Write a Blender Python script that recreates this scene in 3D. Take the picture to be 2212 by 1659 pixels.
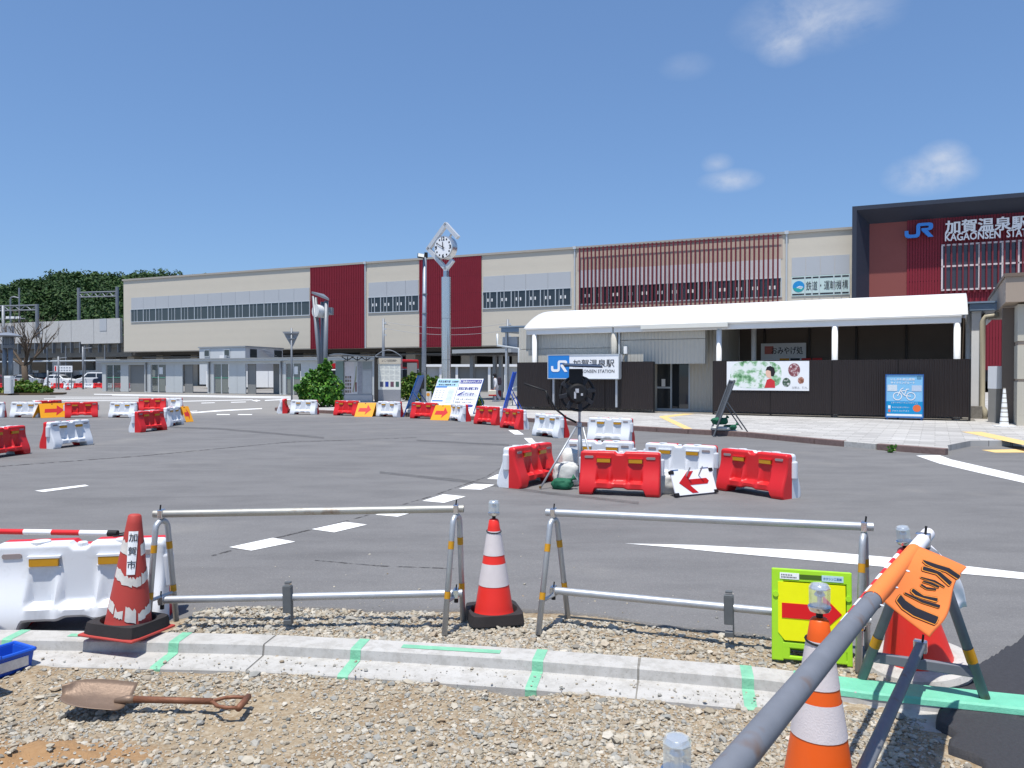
import bpy, bmesh, math, random
import numpy as np
from mathutils import Vector, Matrix

for o in list(bpy.data.objects):
    bpy.data.objects.remove(o)
scene = bpy.context.scene
col = scene.collection
R = math.radians

# ------------------------------------------------------------------ camera
EYE, FOC, CX, CY, HOR = 1.65, 1650.0, 1106.0, 829.5, 807.0   # measured on the photograph (2212 px wide)
PITCH = math.atan((CY - HOR) / FOC)
cd = bpy.data.cameras.new('camera')
cam = bpy.data.objects.new('camera', cd)
col.objects.link(cam)
cam.location = (0, 0, EYE)
cam.rotation_euler = (math.pi / 2 - PITCH, 0, 0)
cd.sensor_width = 36
cd.lens = 36 * FOC / 2212
cd.clip_end = 4000
scene.camera = cam

# ------------------------------------------------------------------ sky and sun
SUN_TRAVEL = Vector((0.12, 0.27, -1.0)).normalized()      # sun high, behind the camera and a little to the left
sun_to = -SUN_TRAVEL
elev = math.asin(sun_to.z)
azim = math.atan2(sun_to.x, sun_to.y)                     # clockwise from +Y
world = bpy.data.worlds.new('World')
scene.world = world
world.use_nodes = True
world.cycles.sampling_method = 'MANUAL'
world.cycles.sample_map_resolution = 256
wn, wl = world.node_tree.nodes, world.node_tree.links
wn.clear()
w_out = wn.new('ShaderNodeOutputWorld')
w_bg = wn.new('ShaderNodeBackground')
w_bg.inputs['Strength'].default_value = 0.12
sky = wn.new('ShaderNodeTexSky')
sky.sky_type = 'NISHITA'
sky.sun_disc = False
sky.sun_elevation = elev
sky.sun_rotation = azim
sky.altitude = 0
sky.air_density = 1.0
sky.dust_density = 0.6
sky.ozone_density = 2.5


def wmath(op, a, b=None, c=None):
    n = wn.new('ShaderNodeMath')
    n.operation = op
    for i, v in enumerate((a, b, c)):
        if v is None:
            continue
        if isinstance(v, (int, float)):
            n.inputs[i].default_value = v
        else:
            wl.new(v, n.inputs[i])
    return n.outputs[0]


w_tc = wn.new('ShaderNodeTexCoord')
w_no = wn.new('ShaderNodeTexNoise')
w_no.inputs['Scale'].default_value = 13
w_no.inputs['Detail'].default_value = 5
w_no.inputs['Roughness'].default_value = 0.62
w_no.inputs['Distortion'].default_value = 0.25
w_map = wn.new('ShaderNodeMapping')
w_map.inputs['Scale'].default_value = (1, 1, 1.6)
wl.new(w_tc.outputs['Generated'], w_map.inputs['Vector'])
wl.new(w_map.outputs['Vector'], w_no.inputs['Vector'])
# small fair-weather clouds: (azimuth from +Y clockwise, elevation, half width, half height, density), all round the sky
CLOUDS = [(21.5, 23.3, 5.6, 2.4, .62), (19.6, 22.2, 2.2, 1.7, .7), (27.5, 25.3, 4.6, 1.7, .5), (12.8, 21.3, 2.0, 1.0, .18), (15.9, 13.6, 2.4, 0.9, .75), (15.0, 14.8, 1.2, 0.8, .4),
          (28.6, 12.9, 3.0, 1.5, .95), (29.3, 13.8, 1.7, 1.2, .8), (-75, 24, 8, 3, .8), (90, 22, 9, 4, .9), (170, 26, 10, 4, .8)]
cmask = None
for az, el, hw, hh, dens in CLOUDS:
    az, el = R(az), R(el)
    c = Vector((math.sin(az) * math.cos(el), math.cos(az) * math.cos(el), math.sin(el)))
    rgt = Vector((math.cos(az), -math.sin(az), 0))
    upv = rgt.cross(c)
    mp = wn.new('ShaderNodeMapping')
    mp.vector_type = 'TEXTURE'
    mp.inputs['Location'].default_value = c
    mp.inputs['Rotation'].default_value = Matrix((rgt, c, upv)).transposed().to_euler()
    mp.inputs['Scale'].default_value = (math.sin(R(hw)), 0.5, math.sin(R(hh)))
    wl.new(w_tc.outputs['Generated'], mp.inputs['Vector'])
    ln = wn.new('ShaderNodeVectorMath')
    ln.operation = 'LENGTH'
    wl.new(mp.outputs['Vector'], ln.inputs[0])
    m = wmath('MULTIPLY', wmath('SUBTRACT', 1.0, ln.outputs['Value']), dens)
    cmask = m if cmask is None else wmath('MAXIMUM', cmask, m)
cmask = wmath('MAXIMUM', cmask, 0.0)
w_den = wmath('MULTIPLY', cmask, wmath('SUBTRACT', wmath('MULTIPLY', w_no.outputs['Fac'], 5.2), 1.6))
w_fac = wmath('MINIMUM', wmath('MAXIMUM', wmath('MULTIPLY', w_den, 0.62), 0.0), 0.6)
w_mix = wn.new('ShaderNodeMixRGB')
wl.new(w_fac, w_mix.inputs['Fac'])
w_gam = wn.new('ShaderNodeGamma')                        # hazy summer air: a flatter, bluer vault than the clear-sky model
w_gam.inputs['Gamma'].default_value = 0.64
wl.new(sky.outputs['Color'], w_gam.inputs['Color'])
w_tint = wn.new('ShaderNodeMixRGB')
w_tint.blend_type = 'MULTIPLY'
w_tint.inputs['Fac'].default_value = 1
w_tint.inputs['Color2'].default_value = (0.86, 1.19, 1.66, 1)
wl.new(w_gam.outputs['Color'], w_tint.inputs['Color1'])
wl.new(w_tint.outputs['Color'], w_mix.inputs['Color1'])
w_mix.inputs['Color2'].default_value = (4.6, 4.9, 5.5, 1)
wl.new(w_mix.outputs['Color'], w_bg.inputs['Color'])
wl.new(w_bg.outputs['Background'], w_out.inputs['Surface'])

sd = bpy.data.lights.new('sun', 'SUN')
sd.energy = 4.2
sd.angle = R(0.53)
sd.color = (1.0, 0.955, 0.89)
sun = bpy.data.objects.new('sun', sd)
col.objects.link(sun)
sun.rotation_euler = sun_to.to_track_quat('Z', 'Y').to_euler()
sun.location = (0, 0, 60)

scene.view_settings.view_transform = 'Standard'
scene.view_settings.look = 'None'
scene.view_settings.gamma = 1
scene.view_settings.exposure = 0.35
scene.view_settings.use_curve_mapping = False
scene.render.engine = 'CYCLES'
scene.cycles.max_bounces = 4
scene.cycles.diffuse_bounces = 2
scene.cycles.glossy_bounces = 2
scene.cycles.transparent_max_bounces = 12
scene.cycles.use_denoising = True


# ------------------------------------------------------------------ measuring helpers
def ray(px, py):
    x, u = (px - CX) / FOC, -(py - CY) / FOC
    s, c = math.sin(PITCH), math.cos(PITCH)
    return Vector((x, c + u * s, -s + u * c))


def G(px, py, z=0.0):
    d = ray(px, py)
    t = (z - EYE) / d.z
    return Vector((d.x * t, d.y * t, z))


def D(px, py, Y):
    d = ray(px, py)
    t = Y / d.y
    return Vector((d.x * t, Y, EYE + d.z * t))


class Plane:
    """an upright reference plane: origin, heading; loc() gives (along, height) of a measured point"""
    def __init__(s, o, ang):
        s.o = Vector((o[0], o[1], 0))
        s.ang = ang
        s.t = Vector((math.cos(ang), math.sin(ang), 0))
        s.n = Vector((math.sin(ang), -math.cos(ang), 0))      # outwards, to the camera side (local -y)

    def loc(s, px, py, off=0.0):
        d = ray(px, py)
        e = Vector((0, 0, EYE))
        q = s.o + s.n * off
        t = (q - e).dot(s.n) / d.dot(s.n)
        p = e + d * t
        return (p - s.o).dot(s.t), p.z

    def x(s, px, off=0.0):
        return s.loc(px, HOR, off)[0]

    def w(s, a, off, z):
        return s.o + s.t * a + s.n * off + Vector((0, 0, z))


def lin(r, g, b):
    f = lambda c: (c / 255 / 12.92) if c / 255 <= 0.04045 else ((c / 255 + 0.055) / 1.055) ** 2.4
    return (f(r), f(g), f(b), 1)


# ------------------------------------------------------------------ mesh helpers
class MB:
    def __init__(s):
        s.v, s.f = [], []

    def add(s, vs, fs, mx=None):
        b = len(s.v)
        s.v += [tuple(mx @ Vector(p)) if mx is not None else tuple(p) for p in vs]
        s.f += [tuple(i + b for i in f) for f in fs]
        return s

    def box(s, c, d, rz=0.0, mx=None):
        x, y, z = d[0] / 2, d[1] / 2, d[2] / 2
        vs = [(-x, -y, -z), (x, -y, -z), (x, y, -z), (-x, y, -z), (-x, -y, z), (x, -y, z), (x, y, z), (-x, y, z)]
        m = Matrix.Translation(c) @ Matrix.Rotation(rz, 4, 'Z')
        if mx is not None:
            m = mx @ m
        return s.add(vs, [(0, 3, 2, 1), (4, 5, 6, 7), (0, 1, 5, 4), (1, 2, 6, 5), (2, 3, 7, 6), (3, 0, 4, 7)], m)

    def bb(s, a, b):
        return s.box([(a[i] + b[i]) / 2 for i in range(3)], [abs(b[i] - a[i]) for i in range(3)])

    def quad(s, *p):
        return s.add(p, [tuple(range(len(p)))])

    def prism(s, poly, z0, z1, mx=None):
        n = len(poly)
        vs = [(x, y, z0) for x, y in poly] + [(x, y, z1) for x, y in poly]
        fs = [tuple(range(n))[::-1], tuple(range(n, 2 * n))] + [(i, (i + 1) % n, n + (i + 1) % n, n + i) for i in range(n)]
        return s.add(vs, fs, mx)

    def xprism(s, poly, x0, x1):
        """profile in (y, z) swept along x"""
        n = len(poly)
        vs = [(x0, y, z) for y, z in poly] + [(x1, y, z) for y, z in poly]
        fs = [tuple(range(n)), tuple(range(n, 2 * n))[::-1]] + [(i, n + i, n + (i + 1) % n, (i + 1) % n) for i in range(n)]
        return s.add(vs, fs)

    def plate(s, poly, y0, y1):
        """outline in (x, z), thickness along y; y0 is the front"""
        n = len(poly)
        vs = [(x, y0, z) for x, z in poly] + [(x, y1, z) for x, z in poly]
        fs = [tuple(range(n)), tuple(range(n, 2 * n))[::-1]] + [(i, n + i, n + (i + 1) % n, (i + 1) % n) for i in range(n)]
        return s.add(vs, fs)

    def tube(s, pts, r, n=10, cap=True):
        pts = [Vector(p) for p in pts]
        k = len(pts)
        rs = r if isinstance(r, (list, tuple)) else [r] * k
        vs, fs = [], []
        prev = None
        for i, p in enumerate(pts):
            d = (pts[min(i + 1, k - 1)] - pts[max(i - 1, 0)]).normalized()
            if prev is None:
                a = Vector((0, 0, 1)) if abs(d.z) < 0.9 else Vector((1, 0, 0))
                u = d.cross(a).normalized()
            else:
                u = (prev - d * prev.dot(d)).normalized()
            w = d.cross(u)
            prev = u
            for j in range(n):
                t = 2 * math.pi * j / n
                vs.append(p + (u * math.cos(t) + w * math.sin(t)) * rs[i])
        for i in range(k - 1):
            for j in range(n):
                a, b = i * n + j, i * n + (j + 1) % n
                fs.append((a, b, b + n, a + n))
        if cap:
            fs.append(tuple(range(n))[::-1])
            fs.append(tuple(range((k - 1) * n, k * n)))
        return s.add(vs, fs)

    def lathe(s, prof, n=20, mx=None, cap=True):
        vs, fs = [], []
        for r, z in prof:
            for j in range(n):
                t = 2 * math.pi * j / n
                vs.append((r * math.cos(t), r * math.sin(t), z))
        for i in range(len(prof) - 1):
            for j in range(n):
                a, b = i * n + j, i * n + (j + 1) % n
                fs.append((a, b, b + n, a + n))
        if cap:
            fs.append(tuple(range(n))[::-1])
            fs.append(tuple(range((len(prof) - 1) * n, len(prof) * n)))
        return s.add(vs, fs, mx)

    def mesh(s, name):
        me = bpy.data.meshes.new(name)
        me.from_pydata(s.v, [], s.f)
        me.update()
        return me

    def build(s, name, mat, parent=None, smooth=False, bevel=0, loc=None):
        return link(name, s.mesh(name), mat, parent, smooth, bevel, loc)


def link(name, me, mat, parent=None, smooth=False, bevel=0, loc=None):
    o = bpy.data.objects.new(name, me)
    col.objects.link(o)
    if mat is not None and not me.materials:
        me.materials.append(mat)
    if parent is not None:
        o.parent = parent
    if loc is not None:
        o.location = loc
    if smooth:
        me.polygons.foreach_set('use_smooth', [True] * len(me.polygons))
        if smooth != 'all':
            try:
                me.set_sharp_from_angle(angle=R(38))
            except Exception:
                pass
    if bevel:
        b = o.modifiers.new('bevel', 'BEVEL')
        b.width = bevel
        b.segments = 2
        b.limit_method = 'ANGLE'
    return o


def tag(o, label=None, cat=None, group=None, kind=None):
    for k, v in (('label', label), ('category', cat), ('group', group), ('kind', kind)):
        if v:
            o[k] = v
    return o


def thing(name, label, cat, loc=(0, 0, 0), rz=0.0, group=None):
    o = bpy.data.objects.new(name, None)
    col.objects.link(o)
    o.location = loc
    o.rotation_euler = (0, 0, rz)
    o.empty_display_size = 0.2
    return tag(o, label, cat, group)


def copy_tree(o, parent=None, label=None, loc=None, rz=None):
    c = o.copy()
    col.objects.link(c)
    c.parent = parent
    if label:
        c['label'] = label
    if loc is not None:
        c.location = loc
    if rz is not None:
        c.rotation_euler = (0, 0, rz)
    for ch in list(o.children):
        copy_tree(ch, c)
    return c


FONT_CACHE = {}


def text_mesh(s, size=1.0, bold=0.0, align='LEFT', sx=1.0, shear=0.0):
    """flat lettering as a mesh, upright in the x-z plane facing -y; returns (verts, faces, width)"""
    key = (s, shear)
    if key not in FONT_CACHE:
        cu = bpy.data.curves.new('lettering', 'FONT')
        cu.body = s
        cu.size = 1
        cu.shear = shear
        cu.resolution_u = 2
        cu.fill_mode = 'FRONT'
        o = bpy.data.objects.new('lettering', cu)
        col.objects.link(o)
        dg = bpy.context.evaluated_depsgraph_get()
        me = bpy.data.meshes.new_from_object(o.evaluated_get(dg))
        vs = [tuple(v.co) for v in me.vertices]
        fs = [tuple(p.vertices) for p in me.polygons]
        bpy.data.objects.remove(o)
        bpy.data.curves.remove(cu)
        bpy.data.meshes.remove(me)
        FONT_CACHE[key] = (vs, fs)
    vs, fs = FONT_CACHE[key]
    if bold and vs:                       # heavier weight: copies a hair apart, each on its own level
        n0, v0, f0_ = len(vs), vs, fs
        vs, fs = [], []
        for q, (bx, bz) in enumerate(((-1, -.6), (1, -.6), (-1, .6), (1, .6), (0, 0))):
            fs = fs + [tuple(i + q * n0 for i in f) for f in f0_]
            vs = vs + [(v[0] + bx * bold, v[1] + bz * bold, q * .0015) for v in v0]
    if not vs:
        return [], [], 0
    x0 = min(v[0] for v in vs)
    x1 = max(v[0] for v in vs)
    w = (x1 - x0) * size * sx
    dx = {'LEFT': 0, 'CENTER': -w / 2, 'RIGHT': -w}[align]
    return [((v[0] - x0) * size * sx + dx, v[2], v[1] * size) for v in vs], fs, w


def text_fit(s, x0, x1, z0, h, y, name, mat, parent, bold=0.0, depth=0.0):
    """lettering stretched to run from x0 to x1 with its base line at z0 and cap height about h"""
    vs, fs, w = text_mesh(s, 1.0, bold)
    zs = [v[2] for v in vs]
    za, zb = min(zs), max(zs)
    kx, kz = (x1 - x0) / w, h / (zb - za)
    m = MB()
    P = [(x0 + v[0] * kx, y - v[1] * min(kz, 1.5), z0 + (v[2] - za) * kz) for v in vs]
    m.add(P, fs)
    if depth:
        n = len(P)
        m.add([(p[0], p[1] + depth, p[2]) for p in P], [])
        cnt = {}
        for f in fs:
            for i in range(len(f)):
                e = (f[i], f[(i + 1) % len(f)])
                cnt[e] = 1
        for a, b in list(cnt):
            if (b, a) not in cnt:
                m.f.append((b, a, a + n, b + n))
    return m.build(name, mat, parent)
# ------------------------------------------------------------------ materials
MATS = {}


class N:
    """short hand for building a node material"""
    def __init__(s, name):
        s.m = bpy.data.materials.new(name)
        s.m.use_nodes = True
        s.t = s.m.node_tree
        s.n, s.l = s.t.nodes, s.t.links
        s.n.clear()
        s.out = s.n.new('ShaderNodeOutputMaterial')
        s.p = s.n.new('ShaderNodeBsdfPrincipled')
        s.l.new(s.p.outputs[0], s.out.inputs['Surface'])
        s.tc = s.n.new('ShaderNodeTexCoord')
        MATS[name] = s.m

    def set(s, k, v):
        if hasattr(v, 'is_linked') or hasattr(v, 'links'):
            s.l.new(v, s.p.inputs[k])
        else:
            s.p.inputs[k].default_value = v

    def noise(s, scale, detail=4, rough=.55, vec=None, sc=None, dist=0):
        n = s.n.new('ShaderNodeTexNoise')
        n.inputs['Scale'].default_value = scale
        n.inputs['Detail'].default_value = min(detail, 3)
        n.inputs['Roughness'].default_value = rough
        n.inputs['Distortion'].default_value = dist
        s.l.new(s.vec(vec, sc), n.inputs['Vector'])
        return n.outputs['Fac']

    def vec(s, vec=None, sc=None):
        v = vec or s.tc.outputs['Object']
        if sc:
            m = s.n.new('ShaderNodeMapping')
            m.inputs['Scale'].default_value = sc
            s.l.new(v, m.inputs['Vector'])
            v = m.outputs['Vector']
        return v

    def ramp(s, fac, stops, interp='LINEAR'):
        r = s.n.new('ShaderNodeValToRGB')
        r.color_ramp.interpolation = interp
        e = r.color_ramp.elements
        while len(e) > 1:
            e.remove(e[-1])
        e[0].position, e[0].color = stops[0][0], stops[0][1]
        for p, c in stops[1:]:
            k = e.new(p)
            k.color = c
        s.l.new(fac, r.inputs['Fac'])
        return r.outputs['Color']

    def mix(s, fac, a, b, mode='MIX'):
        n = s.n.new('ShaderNodeMixRGB')
        n.blend_type = mode
        for i, v in enumerate((fac, a, b)):
            if isinstance(v, (int, float)):
                n.inputs[i].default_value = v
            elif isinstance(v, tuple):
                n.inputs[i].default_value = v
            else:
                s.l.new(v, n.inputs[i])
        return n.outputs['Color']

    def math(s, op, a, b=None, c=None):
        n = s.n.new('ShaderNodeMath')
        n.operation = op
        for i, v in enumerate((a, b, c)):
            if v is None:
                continue
            if isinstance(v, (int, float)):
                n.inputs[i].default_value = v
            else:
                s.l.new(v, n.inputs[i])
        return n.outputs[0]

    def bump(s, h, strength=.3, dist=.01, prev=None):
        b = s.n.new('ShaderNodeBump')
        b.inputs['Strength'].default_value = strength
        b.inputs['Distance'].default_value = dist
        s.l.new(h, b.inputs['Height'])
        if prev is not None:
            s.l.new(prev, b.inputs['Normal'])
        s.l.new(b.outputs['Normal'], s.p.inputs['Normal'])
        return b.outputs['Normal']

    def sep(s, vec=None):
        n = s.n.new('ShaderNodeSeparateXYZ')
        s.l.new(vec or s.tc.outputs['Object'], n.inputs[0])
        return n.outputs

    def geo(s, k):
        g = s.n.new('ShaderNodeNewGeometry')
        return g.outputs[k]

    def orand(s):
        return s.n.new('ShaderNodeObjectInfo').outputs['Random']


def g1(c, k):
    return (min(c[0] * k, 1), min(c[1] * k, 1), min(c[2] * k, 1), 1)


def mat(name, c, rough=.6, metal=0.0, var=.12, scale=3.0, bump=0.0, bscale=60.0, spec=.4, rvar=.0, coat=0):
    """painted / moulded surface: base colour with uneven tone, some grain and uneven gloss"""
    if name in MATS:
        return MATS[name]
    k = N(name)
    f = k.noise(scale, 6, .6)
    k.set('Base Color', k.mix(f, g1(c, 1 - var), g1(c, 1 + var)))
    f2 = k.noise(scale * 3.1, 5, .6)
    k.set('Roughness', k.math('ADD', k.math('MULTIPLY', f2, .22), max(rough - .11, .02)))
    k.set('Metallic', metal)
    k.set('Specular IOR Level', spec)
    if bump:
        k.bump(k.noise(bscale, 4, .6), bump, .01)
    return k.m


def mat_asphalt():
    k = N('asphalt')
    o = k.tc.outputs['Object']
    big = k.noise(.16, 5, .6)
    mid = k.noise(1.1, 6, .65, sc=(.7, 1.6, 1))
    fine = k.noise(90, 3, .7)
    v = k.n.new('ShaderNodeTexVoronoi')
    v.inputs['Scale'].default_value = 130
    k.l.new(o, v.inputs['Vector'])
    a = k.mix(big, lin(111, 110, 110), lin(127, 126, 125))
    a = k.mix(k.math('MULTIPLY', k.math('SUBTRACT', mid, .42), 2.4), a, lin(104, 103, 103))
    streak = k.noise(.9, 6, .7, sc=(.3, 1.1, 1), dist=.8)
    a = k.mix(k.ramp(streak, [(.55, (0, 0, 0, 1)), (.72, (.45, .45, .45, 1))]), a, lin(97, 96, 96))
    a = k.mix(k.ramp(k.noise(.45, 4, .6, sc=(1, 1, 1)), [(.58, (0, 0, 0, 1)), (.75, (.5, .5, .5, 1))]), a, lin(140, 137, 132))
    agg = k.ramp(v.outputs['Color'], [(0, (.72, .72, .72, 1)), (.75, (1.05, 1.05, 1.05, 1)), (1, (1.6, 1.57, 1.5, 1))])
    a = k.mix(.55, a, agg, 'MULTIPLY')
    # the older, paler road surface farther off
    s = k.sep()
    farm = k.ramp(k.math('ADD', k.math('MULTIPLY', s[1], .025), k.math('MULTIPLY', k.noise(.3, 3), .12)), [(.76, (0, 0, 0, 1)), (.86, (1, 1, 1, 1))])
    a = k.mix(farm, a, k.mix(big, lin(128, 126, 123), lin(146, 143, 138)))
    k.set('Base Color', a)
    k.set('Roughness', .82)
    k.set('Specular IOR Level', .3)
    n1 = k.bump(v.outputs['Distance'], .35, .006)
    k.bump(k.noise(3, 5, .6), .25, .02, n1)
    return k.m


def mat_dirt():
    k = N('dirt')
    a = k.mix(k.noise(1.3, 6, .6), lin(134, 115, 90), lin(158, 143, 120))
    a = k.mix(k.ramp(k.noise(2.6, 5, .6), [(.5, (0, 0, 0, 1)), (.68, (.9, .9, .9, 1))]), a, lin(122, 100, 74))
    a = k.mix(k.ramp(k.noise(40, 4, .7), [(.4, (0, 0, 0, 1)), (.7, (.6, .6, .6, 1))]), a, lin(190, 180, 160))
    # ochre sand spilled at the left
    s = k.sep()
    dx = k.math('MULTIPLY', k.math('ADD', s[0], 2.15), 1.0)
    dy = k.math('MULTIPLY', k.math('SUBTRACT', s[1], 3.32), 2.6)
    d = k.math('SQRT', k.math('ADD', k.math('MULTIPLY', dx, dx), k.math('MULTIPLY', dy, dy)))
    d = k.math('ADD', d, k.math('MULTIPLY', k.noise(4, 4), .7))
    a = k.mix(k.ramp(d, [(.72, (.9, .9, .9, 1)), (1.0, (0, 0, 0, 1))]), a, lin(158, 124, 88))
    k.set('Base Color', a)
    k.set('Roughness', .95)
    k.set('Specular IOR Level', .1)
    n1 = k.bump(k.noise(55, 6, .7), .6, .012)
    k.bump(k.noise(9, 5, .6), .5, .03, n1)
    return k.m


def mat_stone():
    k = N('gravel_stone')
    r = k.geo('Random Per Island')
    a = k.ramp(r, [(0, lin(170, 162, 146)), (.2, lin(188, 181, 166)), (.38, lin(154, 145, 128)), (.52, lin(174, 169, 158)),
                   (.66, lin(148, 149, 145)), (.78, lin(200, 194, 181)), (.88, lin(160, 142, 118)), (.95, lin(122, 126, 124)), (1, lin(182, 168, 148))])
    a = k.mix(.5, a, k.ramp(k.noise(60, 4, .7), [(.3, (.72, .7, .66, 1)), (.7, (1.12, 1.1, 1.08, 1))]), 'MULTIPLY')
    k.set('Base Color', a)
    k.set('Roughness', .92)
    k.set('Specular IOR Level', .15)
    k.bump(k.noise(120, 4, .7), .4, .004)
    return k.m


def mat_concrete(name='concrete', c=(194, 193, 190), d=(172, 169, 162)):
    k = N(name)
    a = k.mix(k.noise(2.2, 6, .65), lin(*d), lin(*c))
    a = k.mix(k.ramp(k.noise(14, 5, .7), [(.38, (.5, .5, .5, 1)), (.55, (0, 0, 0, 1))]), a, g1(lin(*d), .8))
    a = k.mix(k.ramp(k.noise(90, 2, .5), [(.64, (0, 0, 0, 1)), (.74, (.6, .6, .6, 1))]), a, g1(lin(*d), .55))
    k.set('Base Color', a)
    k.set('Roughness', .9)
    k.set('Specular IOR Level', .2)
    k.bump(k.noise(150, 4, .7), .25, .004)
    return k.m


def mat_paving():
    k = N('paving')
    b = k.n.new('ShaderNodeTexBrick')
    mp = k.n.new('ShaderNodeMapping')
    mp.inputs['Rotation'].default_value = (0, 0, R(29))
    k.l.new(k.tc.outputs['Object'], mp.inputs['Vector'])
    k.l.new(mp.outputs['Vector'], b.inputs['Vector'])
    b.inputs['Scale'].default_value = 1.0
    b.inputs['Brick Width'].default_value = .6
    b.inputs['Row Height'].default_value = .3
    b.inputs['Mortar Size'].default_value = .006
    b.inputs['Mortar Smooth'].default_value = .2
    b.inputs['Bias'].default_value = 0
    b.inputs['Color1'].default_value = lin(188, 186, 182)
    b.inputs['Color2'].default_value = lin(164, 162, 159)
    b.inputs['Mortar'].default_value = lin(120, 117, 112)
    a = k.mix(.6, b.outputs['Color'], k.ramp(k.noise(.7, 6, .65), [(.3, (.78, .77, .75, 1)), (.7, (1.12, 1.12, 1.12, 1))]), 'MULTIPLY')
    k.set('Base Color', a)
    k.set('Roughness', .85)
    k.bump(b.outputs['Fac'], -.4, .01)
    return k.m


def mat_ribs(name, c, per_m, rough=.5, metal=0, axis=0, depth=.02, var=.1, shade=.0):
    """sheet with upright ribs: real relief by bump, colour untouched"""
    k = N(name)
    s = k.sep()
    w = k.math('SINE', k.math('MULTIPLY', s[axis], per_m * 2 * math.pi))
    f = k.noise(.7, 6, .6)
    k.set('Base Color', k.mix(f, g1(lin(*c), 1 - var), g1(lin(*c), 1 + var)))
    k.set('Roughness', rough)
    k.set('Metallic', metal)
    k.bump(w, 1.0, depth)
    return k.m


def mat_galv(name='galvanised', c=(168, 172, 176), rust=.0, metal=.85, rough=.42):
    k = N(name)
    v = k.n.new('ShaderNodeTexVoronoi')
    v.inputs['Scale'].default_value = 60
    k.l.new(k.tc.outputs['Object'], v.inputs['Vector'])
    a = k.mix(k.noise(9, 5, .65), g1(lin(*c), .78), g1(lin(*c), 1.12))
    a = k.mix(.25, a, v.outputs['Color'], 'OVERLAY') if False else a
    k.set('Metallic', metal)
    if rust:
        rm = k.ramp(k.noise(5, 6, .7, sc=(1, 1, 1)), [(.64 - rust, (0, 0, 0, 1)), (.75, (.75, .75, .75, 1))])
        a = k.mix(rm, a, lin(118, 84, 52))
    k.set('Base Color', a)
    k.set('Roughness', k.math('ADD', k.math('MULTIPLY', k.noise(22, 5, .6), .3), rough - .12))
    k.bump(k.noise(130, 3, .6), .12, .002)
    return k.m


def mat_plastic(name, c, dirt=.35, rough=.42):
    """sun-worn moulded polyethylene: faint orange-peel, scuffs and grime"""
    k = N(name)
    c = lin(*c)
    a = k.mix(k.noise(2.5, 5, .6), g1(c, .9), g1(c, 1.05))
    sc = k.ramp(k.noise(7, 8, .75, dist=.5), [(.56, (0, 0, 0, 1)), (.8, (dirt, dirt, dirt, 1))])
    a = k.mix(sc, a, (c[0] * .5 + .06, c[1] * .5 + .055, c[2] * .5 + .045, 1))
    k.set('Base Color', a)
    k.set('Roughness', k.math('ADD', k.math('MULTIPLY', k.noise(12, 5, .6), .25), rough - .1))
    k.set('Specular IOR Level', .45)
    k.bump(k.noise(70, 3, .5), .05, .004)
    return k.m


def mat_leaf(name, stops, rough=.55, trans=.15, nsc=.9):
    k = N(name)
    r = k.geo('Random Per Island')
    a = k.ramp(r, [(p, lin(*c)) for p, c in stops])
    a = k.mix(.45, a, k.ramp(k.noise(nsc, 4, .6), [(.3, (.5, .54, .46, 1)), (.7, (1.35, 1.3, 1.15, 1))]), 'MULTIPLY')
    k.set('Base Color', a)
    k.set('Roughness', rough)
    k.set('Specular IOR Level', .3)
    tr = k.n.new('ShaderNodeBsdfTranslucent')
    k.l.new(a, tr.inputs['Color'])
    mx = k.n.new('ShaderNodeMixShader')
    mx.inputs[0].default_value = trans
    k.l.new(k.p.outputs[0], mx.inputs[1])
    k.l.new(tr.outputs[0], mx.inputs[2])
    k.l.new(mx.outputs[0], k.out.inputs['Surface'])
    return k.m


def mat_glass(name, tint=(.02, .025, .03, 1), rough=.03, alpha=None):
    k = N(name)
    k.set('Base Color', tint)
    k.set('Roughness', rough)
    k.set('Specular IOR Level', .8)
    k.bump(k.noise(1.2, 3, .5), .05, .02)
    if alpha is not None:
        k.set('Alpha', alpha)
    return k.m


def mat_clear(name, tint=(.9, .95, .95, 1), mixf=.25):
    k = N(name)
    k.set('Base Color', tint)
    k.set('Roughness', .05)
    k.set('Specular IOR Level', .8)
    tr = k.n.new('ShaderNodeBsdfTransparent')
    tr.inputs['Color'].default_value = (.93, .97, .96, 1)
    mx = k.n.new('ShaderNodeMixShader')
    mx.inputs[0].default_value = mixf
    k.l.new(tr.outputs[0], mx.inputs[1])
    k.l.new(k.p.outputs[0], mx.inputs[2])
    k.l.new(mx.outputs[0], k.out.inputs['Surface'])
    return k.m


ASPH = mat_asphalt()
DIRT = mat_dirt()
STONE = mat_stone()
CONC = mat_concrete()
CONC2 = mat_concrete('concrete_viaduct', (208, 208, 206), (184, 183, 180))
CONCD = mat_concrete('concrete_grey', (150, 148, 142), (118, 114, 108))
PAVE = mat_paving()
KERB = mat_concrete('kerb_brown', (136, 116, 112), (112, 94, 90))
GALV = mat_galv('galvanised', (186, 190, 194), rust=.0, metal=.55, rough=.45)
GALVR = mat_galv('galvanised_rusty', (176, 175, 168), rust=.05, metal=.6, rough=.5)
GALVD = mat_galv('galvanised_dull', (122, 126, 134), rust=.02, metal=.15, rough=.62)
PGREY = mat('pole_grey_paint', lin(128, 133, 139), .5, metal=.3, var=.08, scale=3)
MIRR = mat('mirror_steel', lin(214, 214, 212), .24, metal=.8, var=.03, scale=.6)
STEEL = mat_galv('polished_steel', (205, 206, 208), metal=1.0, rough=.24)
WHITEP = mat_plastic('plastic_white', (222, 225, 229), dirt=.38)
REDP = mat_plastic('plastic_red', (212, 36, 40), dirt=.32)
REFL = mat('reflector_amber', lin(196, 142, 30), .35, var=.12, scale=20)
SLOT = mat('slot_inside', lin(150, 138, 136), .7)
HOLE = mat('hole_dark', lin(48, 40, 40), .8)
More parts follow.
